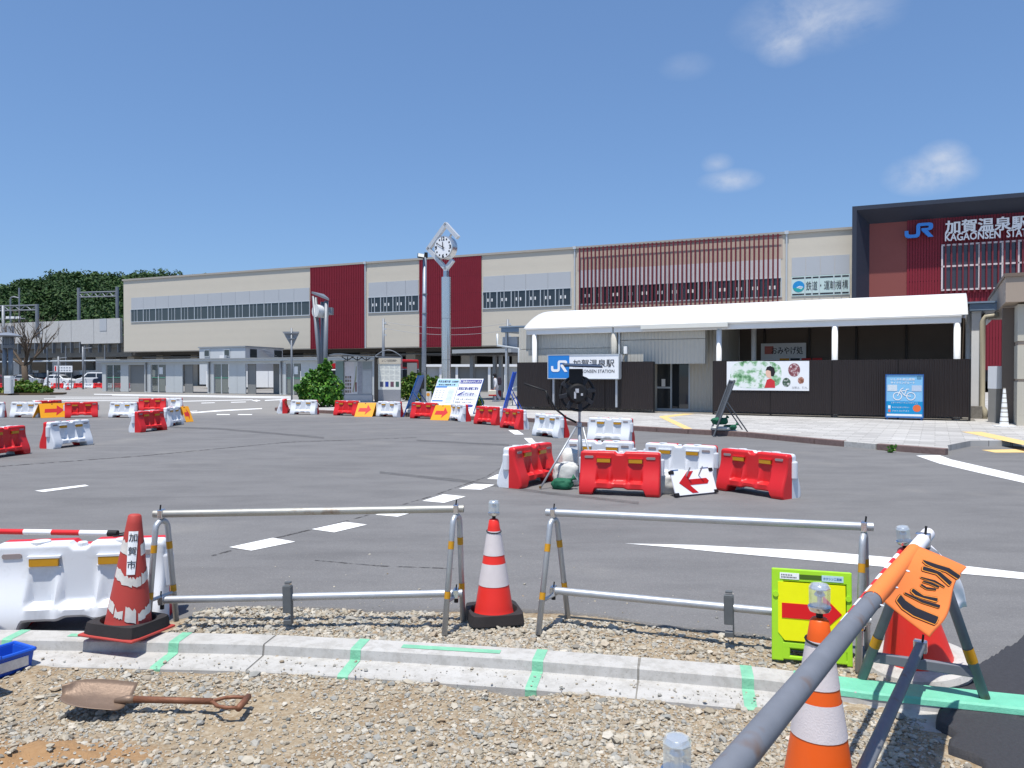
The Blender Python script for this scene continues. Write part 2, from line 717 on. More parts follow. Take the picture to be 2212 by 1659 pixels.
CONERED = mat_plastic('cone_red', (238, 52, 42), dirt=.2)
CONEOLD = mat_plastic('cone_faded_red', (178, 64, 56), dirt=.6, rough=.6)
CONEORG = mat_plastic('cone_orange', (236, 96, 22), dirt=.15)
CONEWHT = mat('cone_white_band', lin(214, 206, 206), .55, var=.1, scale=14, bump=.2, bscale=160)
RUBBER = mat('rubber_black', lin(48, 44, 44), .75, var=.25, scale=9, bump=.15)
BLACKM = mat('black_matt', lin(26, 26, 28), .6, var=.2)
LENS = mat_clear('lamp_lens', (.85, .88, .9, 1), .35)
CHROME = mat_galv('chrome', (225, 226, 230), metal=1, rough=.2)
WHITE = mat('paint_white', lin(236, 236, 234), .5, var=.05)
SIGNW = mat('sign_white', lin(238, 240, 242), .4, var=.04)
ROADW = mat('road_paint', lin(232, 232, 230), .8, var=.08, scale=6, bump=.2, bscale=120)
TACT = mat('tactile_yellow', lin(222, 190, 128), .8, var=.1, scale=4)
GTAPE = mat('tape_green', lin(124, 186, 154), .6, var=.28, scale=16, bump=.5, bscale=40)
GREENC = mat('kerb_green_sheet', lin(112, 190, 160), .6, var=.2, scale=9, bump=.4, bscale=30)
INK = mat('ink_dark', lin(44, 46, 54), .6, var=.05)
INKG = mat('ink_grey', lin(150, 154, 160), .6, var=.05)
BEIGE = mat_ribs('facade_beige', (203, 195, 179), 1.0, .6, 0, 2, .0012, .03)
GREYP = mat('facade_grey_panel', lin(178, 182, 186), .55, var=.04, scale=.4)
REDLOUV = mat('louver_red', lin(126, 26, 42), .5, var=.12, scale=.5)
REDBACK = mat('louver_backing', lin(112, 24, 38), .6, var=.1, scale=.5)
FINM = mat('fin_maroon', lin(108, 34, 44), .5, var=.1)
PINKB = mat('facade_pink_beige', lin(190, 172, 158), .6, var=.04, scale=.5)
LILAC = mat('facade_pale_panel', lin(206, 204, 208), .6, var=.04, scale=.5)
BROWNR = mat('facade_brick_red', lin(134, 72, 66), .6, var=.06, scale=.4)
NAVY = mat('frame_navy', lin(50, 56, 70), .5, var=.08, scale=.5)
GLASSD = mat_glass('window_dark', (.025, .03, .035, 1))
GLASSG = mat_glass('window_green', (.05, .06, .062, 1))
ALU = mat('aluminium_frame', lin(196, 202, 206), .45, metal=.2, var=.06)
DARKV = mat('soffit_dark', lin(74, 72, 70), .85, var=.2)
COLUMN = mat_concrete('column_beige', (188, 180, 166), (170, 160, 146))
FENCE = mat_ribs('fence_brown', (52, 44, 43), 14, .55, 0, 0, .02, .12)
MEMB = mat('canopy_membrane', lin(226, 226, 224), .5, var=.02, scale=.5)
CORR = mat_ribs('wall_corrugated', (198, 194, 182), 7, .55, 0, 0, .012, .05)
SHEL = mat('shelter_panel', lin(190, 194, 194), .55, var=.05, scale=.6)
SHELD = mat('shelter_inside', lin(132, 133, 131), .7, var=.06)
JRB = mat('sign_blue', lin(42, 128, 206), .45, var=.05)
BLUEP = mat('steel_blue_paint', lin(40, 92, 158), .5, var=.15, scale=6)
ORNG = mat('sign_orange', lin(240, 164, 30), .45, var=.06, scale=4)
ARROWR = mat('arrow_red', lin(206, 50, 50), .5, var=.08, scale=5)
LEAF_BUSH = mat_leaf('leaf_bush', [(0, (38, 84, 28)), (.4, (62, 116, 36)), (.75, (92, 146, 48)), (1, (128, 160, 70))])
LEAF_HEDGE = mat_leaf('leaf_hedge', [(0, (44, 78, 26)), (.45, (74, 112, 36)), (.8, (104, 136, 48)), (.93, (120, 92, 50)), (1, (140, 150, 70))])
LEAF_HILL = mat_leaf('leaf_hill', [(0, (34, 58, 28)), (.4, (46, 74, 36)), (.8, (62, 90, 44)), (1, (78, 98, 54))], .7, .05, .09)
BARK = mat('bark', lin(92, 80, 68), .9, var=.25, scale=8, bump=.5, bscale=30)
# ------------------------------------------------------------------ fast mesh building for masses
def mesh_np(name, V, F):
    V = np.asarray(V, dtype=np.float32)
    F = np.asarray(F, dtype=np.int32)
    me = bpy.data.meshes.new(name)
    k = F.shape[1]
    me.vertices.add(len(V))
    me.vertices.foreach_set('co', V.ravel())
    me.loops.add(F.size)
    me.loops.foreach_set('vertex_index', F.ravel())
    me.polygons.add(len(F))
    me.polygons.foreach_set('loop_start', np.arange(len(F), dtype=np.int32) * k)
    me.polygons.foreach_set('loop_total', np.full(len(F), k, dtype=np.int32))
    me.update(calc_edges=True)
    return me


def vnoise(x, y, seed=0):
    """smooth value noise, vectorised"""
    x = np.asarray(x, float)
    y = np.asarray(y, float)
    xi, yi = np.floor(x), np.floor(y)
    xf, yf = x - xi, y - yi
    xf, yf = xf * xf * (3 - 2 * xf), yf * yf * (3 - 2 * yf)

    def h(a, b):
        s = np.sin(a * 127.1 + b * 311.7 + seed * 74.7) * 43758.5453
        return s - np.floor(s)
    return (h(xi, yi) * (1 - xf) + h(xi + 1, yi) * xf) * (1 - yf) + (h(xi, yi + 1) * (1 - xf) + h(xi + 1, yi + 1) * xf) * yf


# ------------------------------------------------------------------ ground and road
m = MB()
m.quad((-1500, -300, -.2), (1500, -300, -.2), (1500, 2500, -.2), (-1500, 2500, -.2))
tag(m.build('ground', CONCD), kind='structure')

EDGE = [(-60, 4.4), (-8, 4.7), (-4, 4.88), (-2.75, 4.95), (-2.2, 5.35), (-1.85, 5.5), (-.886, 5.29), (.08, 5.35), (.555, 5.23), (.98, 4.99), (1.6, 4.79),
        (2.0, 4.45), (2.6, 4.0), (4, 3.6), (8, 2.8), (60, 2)]
ex = [p[0] for p in EDGE]
ey = [p[1] for p in EDGE]


def edge_y(x):
    return np.interp(x, ex, ey) + .035 * (vnoise(np.asarray(x) * 6, np.zeros_like(x), 3) - .5)


def road_z(x, y):
    return -.085 * np.exp(-((x + 3.1) / 1.15) ** 2 - ((y - 5.2) / .9) ** 2)


xs = np.concatenate([np.linspace(-160, -9, 40), np.linspace(-8.9, 8.9, 240), np.linspace(9, 160, 40)])
ts = np.concatenate([np.linspace(0, .06, 30), np.linspace(.063, 1, 30)])
gx = np.repeat(xs[:, None], len(ts), 1)
e = edge_y(xs)[:, None]
gy = e + (150 - e) * (ts[None, :] ** 1.6)
gz = road_z(gx, gy)
# a worn, uneven edge: the last few centimetres crumble downwards
gz[:, 0] -= .035
V = np.stack([gx, gy, gz], -1).reshape(-1, 3)
nt = len(ts)
i, j = np.meshgrid(np.arange(len(xs) - 1), np.arange(nt - 1), indexing='ij')
a = (i * nt + j).ravel()
F = np.stack([a, a + nt, a + nt + 1, a + 1], -1)
road = link('road', mesh_np('road', V, F), ASPH, smooth='all')
tag(road, kind='structure')


def sheet(name, pts, z, mt, kind='structure'):
    """thin painted or laid sheet on the road, corners measured on the photograph's ground"""
    mm = MB()
    P = []
    for p in pts:
        q = G(p[0], p[1])
        P.append((q.x, q.y, float(road_z(q.x, q.y)) + z))
    mm.add(P, [tuple(range(len(P)))])
    o = mm.build(name, mt)
    bm = bmesh.new()
    bm.from_mesh(o.data)
    bmesh.ops.triangulate(bm, faces=bm.faces)
    bmesh.ops.recalc_face_normals(bm, faces=bm.faces)
    for f in bm.faces:
        if f.normal.z < 0:
            f.normal_flip()
    bm.to_mesh(o.data)
    bm.free()
    tag(o, kind=kind)
    return o


MARKS = [
    [(495, 1182.5), (589, 1162.5), (638, 1170.8), (543, 1190)],
    [(673, 1143.8), (745.5, 1128), (793, 1133.8), (721.8, 1150.7)],
    [(810.5, 1112.5), (845.5, 1101.3), (894, 1106.8), (859, 1116.8)],
    [(912.2, 1082.5), (958, 1068), (1006, 1073), (959.3, 1086.8)],
    [(990.5, 1056.3), (1023, 1045.5), (1068.7, 1047.5), (1039.2, 1058.3)],
    [(1051.7, 1035), (1074.2, 1025), (1120, 1026.5), (1096, 1036.3)],
    [(1131.8, 946.5), (1148.7, 946.5), (1157.9, 956.9), (1142.5, 956.9)],
    [(1098, 929.6), (1118, 929.6), (1131.8, 938.8), (1111.9, 938.8)],
    [(75, 1060.5), (183.7, 1047.5), (192, 1050), (93.7, 1063.3)],
    [(1350, 1174.7), (1500, 1178), (1762, 1191), (1914, 1204), (2212, 1238), (2400, 1266), (3000, 1358), (3000, 1376), (2400, 1282), (2212, 1252), (1914, 1225.5), (1762, 1212), (1560, 1194), (1450, 1183)],
    [(1979, 984.5), (2030, 983.8), (2055, 993), (2212, 1029), (2330, 1058), (2800, 1173), (2800, 1192), (2330, 1074), (2212, 1043.5), (2120, 1023), (2030, 1002)],
    # far road lines and hatching
    [(203, 851), (632, 857), (632, 858.4), (203, 852.2)],
    [(242, 853.4), (632, 859.6), (632, 860.8), (242, 854.3)],
    [(120, 857.5), (300, 857.8), (300, 858.6), (120, 858.3)],
    [(95, 861.2), (330, 861.5), (330, 862.4), (95, 862.1)],
    [(70, 865.0), (360, 865.4), (360, 866.4), (70, 866.0)],
    [(386, 866.4), (546, 863.2), (546, 864.2), (386, 867.6)],
    [(411, 891.2), (470, 886.2), (566, 881.8), (566, 883.4), (480, 888.2), (416, 892.8)],
    [(469, 894.8), (497, 894.8), (496, 896.4), (467, 896.4)],
    [(515, 894.8), (545, 894.8), (544, 896.4), (513, 896.4)],
    [(395, 889.0), (426, 887.4), (426, 888.4), (395, 890.2)],
    [(435, 870.3), (464, 869.4), (464, 870.4), (435, 871.4)],
    [(499, 868.6), (531, 867.8), (531, 868.9), (499, 869.8)],
    [(572, 864.4), (632, 861.6), (632, 863), (572, 865.8)],
]
for q in MARKS:
    sheet('road_marking', q, .004, ROADW)
# a short painted arrow on the far lane
sheet('road_marking', [(543, 865.2), (556, 863.6), (556, 864.9), (562, 864.6), (562, 866), (556, 866.3), (556, 867.6)], .004, ROADW)

k = N('fresh_asphalt')
k.set('Base Color', k.mix(k.noise(60, 4, .7), lin(38, 38, 41), lin(66, 66, 70)))
k.set('Roughness', .75)
k.bump(k.noise(140, 3, .7), .6, .006)
fresh = k.m
rng = random.Random(5)
far_edge = [(2025, 1456), (2060, 1452), (2095, 1446), (2108, 1438), (2122, 1434), (2138, 1422), (2156, 1414), (2172, 1400), (2192, 1392), (2212, 1374), (2300, 1330)]
pts = []
for a_, b_ in zip(far_edge[:-1], far_edge[1:]):
    for s_ in range(4):
        t_ = s_ / 4
        pts.append((a_[0] + (b_[0] - a_[0]) * t_, a_[1] + (b_[1] - a_[1]) * t_ + rng.uniform(-2.5, 2.5)))
patch = sheet('asphalt_patch', pts + [(3300, 1330), (3300, 1640), (2212, 1512), (1990, 1486)], .006, fresh)
# tyre-smoothed band and darker drag marks crossing the turn
k = N('tyre_mark')
k.set('Base Color', lin(58, 57, 59))
k.set('Roughness', .7)
fx = k.noise(5, 6, .7, sc=(.6, 6, 1))
k.set('Alpha', k.ramp(fx, [(.36, (0, 0, 0, 1)), (.7, (.5, .5, .5, 1))]))
TYRE = k.m
for q in ([(820, 1018), (1000, 1036), (1180, 1062), (1380, 1084), (1380, 1090), (1180, 1068), (1000, 1043), (820, 1023)],
          [(900, 950), (1100, 960), (1100, 964), (900, 953)],
          [(330, 920), (480, 925), (700, 944), (700, 948), (480, 929), (330, 923)]):
    sheet('tyre_mark', q, .0025, TYRE)
k = N('seam')
k.set('Base Color', lin(60, 58, 57))
k.set('Roughness', .9)
k.set('Alpha', k.ramp(k.noise(9, 5, .7), [(.42, (0, 0, 0, 1)), (.58, (.8, .8, .8, 1))]))
SEAM = k.m
for q in ([(455, 1200), (600, 1160.5), (760, 1122), (930, 1072), (1050, 1030), (1120, 985), (1121.5, 985), (1052, 1030.6), (932, 1073), (763, 1123.2), (603, 1162), (459, 1201.5)],
          
          [(-40, 1010), (300, 985), (620, 955), (900, 945), (900, 945.8), (620, 956), (300, 986.2), (-40, 1011.4)],
          [(680, 1210), (820, 1222), (980, 1228), (980, 1229.6), (820, 1223.8), (680, 1211.2)]):
    sheet('road_seam', q, .0033, SEAM)
# ------------------------------------------------------------------ building-site ground, kerb of precast blocks
KT, GT = .045, -.018
KPATH = [G(x, y, KT) for x, y in [(-700, 1374), (-300, 1377), (0, 1380.6), (280, 1385), (553, 1391), (830, 1405), (1106, 1422), (1380, 1443), (1659, 1467), (1856, 1494), (2212, 1530), (2500, 1562), (3300, 1650)]]
kx = [p.x for p in KPATH]
ky = [p.y for p in KPATH]


def kerb_y(x):
    return np.interp(x, kx, ky)


def dirt_z(x, y):
    x = np.asarray(x, float)
    y = np.asarray(y, float)
    behind = y > kerb_y(x) - .012
    front = -.05 + .03 * np.clip((x - .9) / .7, 0, 1) + .045 * (vnoise(x * 2.2, y * 2.2, 1) - .5) + .02 * (vnoise(x * 7, y * 7, 2) - .5)
    # small heap of ochre sand lower left
    front += (.03 + .075 * vnoise(x * 13, y * 20, 6)) * np.exp(-((x + 2.2) / .5) ** 2 - ((y - 3.25) / .18) ** 2)
    back = -.012 + .022 * (vnoise(x * 3, y * 3, 4) - .5) + np.minimum(road_z(x, y) * .9, 0)
    # the strip falls away towards the barrier and stays under the road sheet
    back = np.where(y > edge_y(x), -.06 + road_z(x, y), back)
    return np.where(behind, back, front)


xs = np.linspace(-9, 9, 540)
ys = np.linspace(.3, 6.4, 240)
gx, gy = np.meshgrid(xs, ys, indexing='ij')
V = np.stack([gx, gy, dirt_z(gx, gy)], -1).reshape(-1, 3)
n2 = len(ys)
i, j = np.meshgrid(np.arange(len(xs) - 1), np.arange(n2 - 1), indexing='ij')
a = (i * n2 + j).ravel()
tag(link('dirt_ground', mesh_np('dirt_ground', V, np.stack([a, a + n2, a + n2 + 1, a + 1], -1)), DIRT, smooth='all'), kind='structure')

kerb = thing('kerb', None, None)
tag(kerb, kind='structure')
ucum = [0]
for p, q in zip(KPATH[:-1], KPATH[1:]):
    ucum.append(ucum[-1] + (q - p).length)


def kerb_at(u):
    u = min(max(u, 0), ucum[-1] - 1e-4)
    for n_ in range(len(KPATH) - 1):
        if u <= ucum[n_ + 1]:
            p, q = KPATH[n_], KPATH[n_ + 1]
            d = (q - p).normalized()
            return p + d * (u - ucum[n_]), Vector((d.y, -d.x, 0))       # point, towards the camera


def kerb_u(x):
    for n_ in range(len(KPATH) - 1):
        if KPATH[n_].x <= x <= KPATH[n_ + 1].x:
            p, q = KPATH[n_], KPATH[n_ + 1]
            return ucum[n_] + (q - p).length * (x - p.x) / (q.x - p.x)
    return 0


def sweep(mb, u0, u1, prof, nseg=6, closed=True):
    vs, fs = [], []
    n_ = len(prof)
    for s_ in range(nseg + 1):
        p, o = kerb_at(u0 + (u1 - u0) * s_ / nseg)
        for a_, z_ in prof:
            vs.append((p.x + o.x * a_, p.y + o.y * a_, z_))
    last = n_ if closed else n_ - 1
    for s_ in range(nseg):
        for q in range(last):
            b0, b1 = s_ * n_ + q, s_ * n_ + (q + 1) % n_
            fs.append((b0, b1, b1 + n_, b0 + n_))
    if closed:
        fs += [tuple(range(n_))[::-1], tuple(range(nseg * n_, nseg * n_ + n_))]
    mb.add(vs, fs)


KPROF = [(-.17, -.16), (-.17, KT - .006), (-.165, KT), (-.004, KT), (.003, KT - .006), (.012, GT + .004), (.018, GT), (.212, GT - .006), (.22, GT - .014), (.22, -.16)]
u_a = kerb_u(-1.47)
for b in range(-3, 4):
    u0, u1 = u_a + b * 2.19 + .006, u_a + (b + 1) * 2.19 - .006
    if u1 < 0 or u0 > ucum[-1] - .3:
        continue
    mb = MB()
    sweep(mb, max(u0, 0), min(u1, ucum[-1] - .01), KPROF, 10)
    mb.build('kerb_block', CONC, kerb)
    mb = MB()
    p_, o_ = kerb_at(u1)
    sweep(mb, u1 + .0005, u1 + .0115, [(a_ - .003 * (1 if a_ > 0 else -1), z_ - .004) for a_, z_ in KPROF], 1)
    mb.build('mortar_joint', CONCD, kerb)


def tape(x, w=.062, down=True, lift=.002):
    u = kerb_u(x)
    pr = [(-.168, KT + lift), (-.004, KT + lift), (.003 + lift, KT - .005), (.012 + lift, GT + .006), (.02, GT + lift + .001)]
    if down:
        pr += [(.21, GT - .006 + lift), (.222, GT - .014), (.2225, GT - .05)]
    mb = MB()
    sweep(mb, u - w / 2, u + w / 2, pr, 2, False)
    mb.build('green_tape', GTAPE, kerb)


for x in (-3.05, -2.02, -.91, .144, 1.246):
    tape(x)
mb = MB()
sweep(mb, kerb_u(-.66), kerb_u(-.08), [(-.11, KT + .0022), (-.055, KT + .0022)], 6, False)
sweep(mb, kerb_u(-2.72), kerb_u(-2.4), [(-.11, KT + .0022), (-.06, KT + .0022)], 3, False)
mb.build('green_tape', GTAPE, kerb)
mb = MB()
sweep(mb, kerb_u(1.46), ucum[-1] - .3, [(-.168, KT + .003), (-.004, KT + .003), (.006, KT - .006), (.012, KT - .03)], 14, False)
mb.build('green_sheet', GREENC, kerb)

# ------------------------------------------------------------------ gravel
def ico():
    t = (1 + 5 ** .5) / 2
    v = np.array([(-1, t, 0), (1, t, 0), (-1, -t, 0), (1, -t, 0), (0, -1, t), (0, 1, t), (0, -1, -t), (0, 1, -t), (t, 0, -1), (t, 0, 1), (-t, 0, -1), (-t, 0, 1)], float)
    v /= np.linalg.norm(v[0])
    f = np.array([(0, 11, 5), (0, 5, 1), (0, 1, 7), (0, 7, 10), (0, 10, 11), (1, 5, 9), (5, 11, 4), (11, 10, 2), (10, 7, 6), (7, 1, 8), (3, 9, 4), (3, 4, 2), (3, 2, 6), (3, 6, 8), (3, 8, 9),
                  (4, 9, 5), (2, 4, 11), (6, 2, 10), (8, 6, 7), (9, 8, 1)])
    return v, f


def rand_rot(rs, n):
    q = rs.normal(size=(n, 4))
    q /= np.linalg.norm(q, axis=1)[:, None]
    w, x, y, z = q.T
    return np.stack([np.stack([1 - 2 * (y * y + z * z), 2 * (x * y - z * w), 2 * (x * z + y * w)], -1),
                     np.stack([2 * (x * y + z * w), 1 - 2 * (x * x + z * z), 2 * (y * z - x * w)], -1),
                     np.stack([2 * (x * z - y * w), 2 * (y * z + x * w), 1 - 2 * (x * x + y * y)], -1)], 1)


def stones(name, X, Y, Z, rad, seed):
    rs = np.random.RandomState(seed)
    v, f = ico()
    n = len(X)
    pert = rs.uniform(.62, 1.25, size=(n, 12, 1))
    sc = rs.uniform(.55, 1.25, size=(n, 1, 3))
    P = v[None] * pert * sc
    P = np.einsum('nij,nkj->nki', rand_rot(rs, n), P)
    P[:, :, 2] *= .62
    P = P * rad[:, None, None]
    P[:, :, 0] += X[:, None]
    P[:, :, 1] += Y[:, None]
    P[:, :, 2] += (Z + rad * rs.uniform(.05, .42, n))[:, None]
    FF = (f[None] + (np.arange(n) * 12)[:, None, None]).reshape(-1, 3)
    me_ = mesh_np(name, P.reshape(-1, 3), FF)
    me_.shade_flat()
    o = link(name, me_, STONE)
    return o


rs = np.random.RandomState(11)
n = 116000
Y = rs.uniform(2.7, 4.75, n)
X = rs.uniform(-1, 1, n) * (Y * .92 + .45)
keep = Y < kerb_y(X) - .225 + .12 * np.clip((X - .9) / .8, 0, 1)
den = .08 + 1.0 * vnoise(X * 1.6, Y * 2.6, 7) + .35 * (vnoise(X * 5, Y * 5, 8) - .5) + .4 * np.clip((X + .6) / 1.2, 0, 1)
sand = np.exp(-((X + 2.15) / .75) ** 2 - ((Y - 3.3) / .2) ** 2)
den -= .75 * sand
# the newly laid asphalt takes over at the right
keep &= ~((X > 2.08 + .15 * (vnoise(Y * 9, X * 0, 4) - .5) + (3.9 - Y) * -.28) & (Y < 4.0))
keep &= rs.uniform(size=n) < den
X, Y = X[keep], Y[keep]
rad = np.clip(np.exp(rs.normal(math.log(.0066), .55, len(X))), .0028, .03)
gr = stones('gravel', X, Y, dirt_z(X, Y), rad, 21)
tag(gr, 'loose pale crushed gravel over brown dirt in the foreground', 'gravel', kind='stuff')
n = 22000
X = rs.uniform(-2.6, 2.3, n)
Y = kerb_y(X) + .16 + rs.uniform(0, 1, n) ** 1.25 * .75
keep = Y < edge_y(X) - .0 + .1 * (rs.uniform(size=n) - .35)
keep &= rs.uniform(size=n) < np.where(X < .7, .95, .28) + .2 * vnoise(X * 4, Y * 4, 3)
keep &= ~((X < -2.2) & (Y > kerb_y(X) + .3))
X, Y = X[keep], Y[keep]
rad = np.clip(np.exp(rs.normal(math.log(.0088), .5, len(X))), .004, .036)
gr = stones('gravel_strip', X, Y, np.maximum(dirt_z(X, Y), -.02), rad, 22)
tag(gr, 'grey angular gravel strip between the concrete kerb and the asphalt', 'gravel', kind='stuff')
# crumbs lying in the gutter and on the road edge
n = 420
X = rs.uniform(-3, 1.5, n)
Y = kerb_y(X) - rs.uniform(.0, .23, n)
rad = np.clip(np.exp(rs.normal(math.log(.004), .6, n)), .002, .014)
n3 = 260
X3 = rs.uniform(-3, 3, n3)
Y3 = edge_y(X3) + rs.exponential(.5, n3) + .03
rad3 = np.clip(np.exp(rs.normal(math.log(.005), .5, n3)), .002, .013)
cr = stones('gravel_crumbs', np.concatenate([X, X3]), np.concatenate([Y, Y3]), np.concatenate([np.full(n, GT), road_z(X3, Y3)]), np.concatenate([rad, rad3]), 23)
tag(cr, 'stray gravel crumbs scattered over the gutter and road edge', 'gravel', kind='stuff')
# newly laid asphalt inside the kerb at the lower right
xs = np.linspace(0, 1, 60)
ys = np.linspace(0, 1, 60)
gx, gy = np.meshgrid(xs, ys, indexing='ij')
YY = .4 + gy * 3.6
XL = 2.1 + .13 * (vnoise(YY * 9, gx * 0, 4) - .5) + .07 * (vnoise(YY * 33, gx * 0, 5) - .5) - (3.9 - YY) * .28
XX = XL + (7.2 - XL) * gx ** 1.5
lim = kerb_y(XX) - .03
YY = np.minimum(YY, lim)
V = np.stack([XX, YY, .014 - .06 * (gx < .01) + .008 * vnoise(XX * 5, YY * 5, 2)], -1).reshape(-1, 3)
i, j = np.meshgrid(np.arange(59), np.arange(59), indexing='ij')
a = (i * 60 + j).ravel()
tag(link('asphalt_patch', mesh_np('asphalt_patch', V, np.stack([a, a + 60, a + 61, a + 1], -1)), fresh, smooth='all'), kind='structure')

# ------------------------------------------------------------------ pavements with kerb stones
PZ = .13


def slab(name, poly, z, mt):
    mb = MB()
    mb.prism(poly, -.1, z)
    o = mb.build(name, mt)
    bm = bmesh.new()
    bm.from_mesh(o.data)
    bmesh.ops.recalc_face_normals(bm, faces=bm.faces)
    bmesh.ops.triangulate(bm, faces=[f for f in bm.faces if len(f.verts) > 4])
    bm.to_mesh(o.data)
    bm.free()
    tag(o, kind='structure')
    return o


ISL = [(-10.6, 35.5), (-10.45, 34.1), (-9.7, 33.1), (-7.2, 31.35), (-4.1, 29.4), (-1.45, 27.3), (.3, 26.6)]
FRONT = [(.3, 26.6), (1.9, 24.5), (3.46, 22.3), (4.9, 20.95), (6.18, 19.87), (7.2, 17.95), (8.0, 16.6), (8.87, 15.5)]
isl = slab('pavement', ISL + [(1.5, 33.2), (-2.5, 38.4), (-5, 43.5), (-9, 45), (-11, 41)], PZ - .006, PAVE)
pav = slab('pavement', FRONT + [(9.25, 16.2), (10.4, 17.3), (30, 18.4), (44, 30), (44, 62), (.6, 62), (-.2, 33.2)], PZ, PAVE)


def kerb_stones(path, parent, white=()):
    tot = 0
    idx = 0
    for a_, b_ in zip(path[:-1], path[1:]):
        a_, b_ = Vector((*a_, 0)), Vector((*b_, 0))
        L = (b_ - a_).length
        kk = max(1, round(L / .95))
        d = (b_ - a_) / L
        o = Vector((d.y, -d.x, 0))
        for q in range(kk):
            s0, s1 = L * q / kk + .006, L * (q + 1) / kk - .006
            mb = MB()
            c = a_ + d * (s0 + s1) / 2 + o * .07
            mb.box((c.x, c.y, (PZ + .004 - .1) / 2), (s1 - s0, .15, PZ + .104), math.atan2(d.y, d.x))
            mb.build('kerb_stone', CONC if idx in white else KERB, parent, bevel=.012)
            idx += 1


kerb_stones(ISL, isl)
kerb_stones(FRONT, pav, white=(13,))
# tactile paving strips and the dropped crossing
def tsheet(pts, z, nm='tactile_paving', mt=TACT):
    mb = MB()
    P = [G(x, y, z) for x, y in pts]
    mb.add([tuple(p) for p in P], [tuple(range(len(P)))])
    o = mb.build(nm, mt)
    if o.data.polygons[0].normal.z < 0:
        o.data.flip_normals()
    return tag(o, kind='structure')


tsheet([(1497, 891.2), (1506, 893.4), (1442, 901.3), (1423.5, 900.6), (1426, 898.6)], PZ + .004)
tsheet([(1423.5, 900.6), (1442, 901.3), (1496, 926.4), (1478, 926.4)], PZ + .0045)
tsheet([(2077, 932.4), (2120, 932.6), (2212, 952), (2260, 962), (2260, 972), (2212, 961.5)], PZ + .004)
tsheet([(2120, 971.8), (2212, 969.8), (2260, 970), (2260, 978), (2212, 977.4), (2150, 977.6)], .004)

# ------------------------------------------------------------------ wooded hill
RIDGE = [(-400, 640), (-200, 620), (0, 616), (20, 618), (45, 616), (60, 603), (90, 600), (110, 603), (125, 595), (150, 590), (180, 590), (200, 594), (220, 590), (240, 594), (262, 592), (285, 588), (325, 585),
         (340, 594), (360, 597), (385, 592), (400, 595), (415, 592), (430, 598), (480, 612), (560, 640), (700, 690)]
rx_, ry_ = zip(*RIDGE)
ZN, ZF = 165., 275.


def hill_h(px, t):
    top = EYE + (HOR - np.interp(px, rx_, ry_)) / FOC * ZF - 5.0
    return 3 + (top - 3) * np.asarray(t) ** .75


pxs = np.linspace(-420, 720, 70)
tt = np.linspace(-.2, 1.5, 24)
gp, gt = np.meshgrid(pxs, tt, indexing='ij')
ZZ = ZN + (ZF - ZN) * gt
hh = np.where(gt <= 1, hill_h(gp, np.clip(gt, 0, 1)), hill_h(gp, 1) - (gt - 1) * 30)
V = np.stack([(gp - CX) / FOC * ZZ, ZZ, hh - 1.5], -1).reshape(-1, 3)
n2 = len(tt)
i, j = np.meshgrid(np.arange(len(pxs) - 1), np.arange(n2 - 1), indexing='ij')
a = (i * n2 + j).ravel()
tag(link('hill', mesh_np('hill', V, np.stack([a, a + n2, a + n2 + 1, a + 1], -1)), mat('hill_undergrowth', lin(44, 62, 32), .9, var=.3, scale=.2), smooth='all'), kind='structure')


def leaf_cloud(C, Rr, n, size, rs, flat=.35, shell=.55):
    """n leaf quads through the outer part of an ellipsoid; returns verts, faces"""
    d = rs.normal(size=(n, 3))
    d /= np.linalg.norm(d, axis=1)[:, None]
    r = (shell + (1 - shell) * rs.uniform(size=(n, 1)) ** .7)
    P = d * r * np.asarray(Rr)[None] + np.asarray(C)[None]
    nor = d + rs.normal(scale=flat + .35, size=(n, 3)) + np.array([0, 0, .35])
    nor /= np.linalg.norm(nor, axis=1)[:, None]
    u = np.cross(nor, rs.normal(size=(n, 3)))
    u /= np.linalg.norm(u, axis=1)[:, None] + 1e-9
    w = np.cross(nor, u)
    s = size * rs.uniform(.55, 1.35, size=(n, 1))
    k1 = rs.uniform(.75, 1.0, size=(n, 1))
    a0 = P - u * s - w * s * .15
    a1 = P - w * s * .62 * k1 + u * s * .1
    a2 = P + u * s + w * s * .1
    a3 = P + w * s * .62 * k1 - u * s * .1
    V = np.stack([a0, a1, a2, a3], 1).reshape(-1, 3)
    return V


rs = np.random.RandomState(3)
VV = []
for q in range(430):
    px = rs.uniform(-330, 520)
    t = rs.uniform(0, 1) ** .8
    if q < 120:
        t = 1.0 - rs.uniform(0, .05)
        px = -330 + (q + rs.uniform(-.4, .4)) * 850 / 120
    Z = ZN + (ZF - ZN) * t
    h = float(hill_h(px, t)) + rs.uniform(-.8, 1.6)
    r = rs.uniform(3.4, 5.8)
    C = ((px - CX) / FOC * Z, Z, h + 1.0)
    # a crown is several uneven clumps
    for c_ in range(5):
        o_ = rs.normal(scale=.45, size=3) * r
        rr = r * rs.uniform(.4, .66)
        VV.append(leaf_cloud((C[0] + o_[0], C[1] + o_[1], C[2] + abs(o_[2]) * .5), (rr, rr, rr * .8), 105, .5, rs))
V = np.concatenate(VV)
fo = link('woodland', mesh_np('woodland', V, np.arange(len(V)).reshape(-1, 4)), LEAF_HILL)
tag(fo, 'dense dark green woodland covering the hill behind the station', 'woodland', kind='stuff')
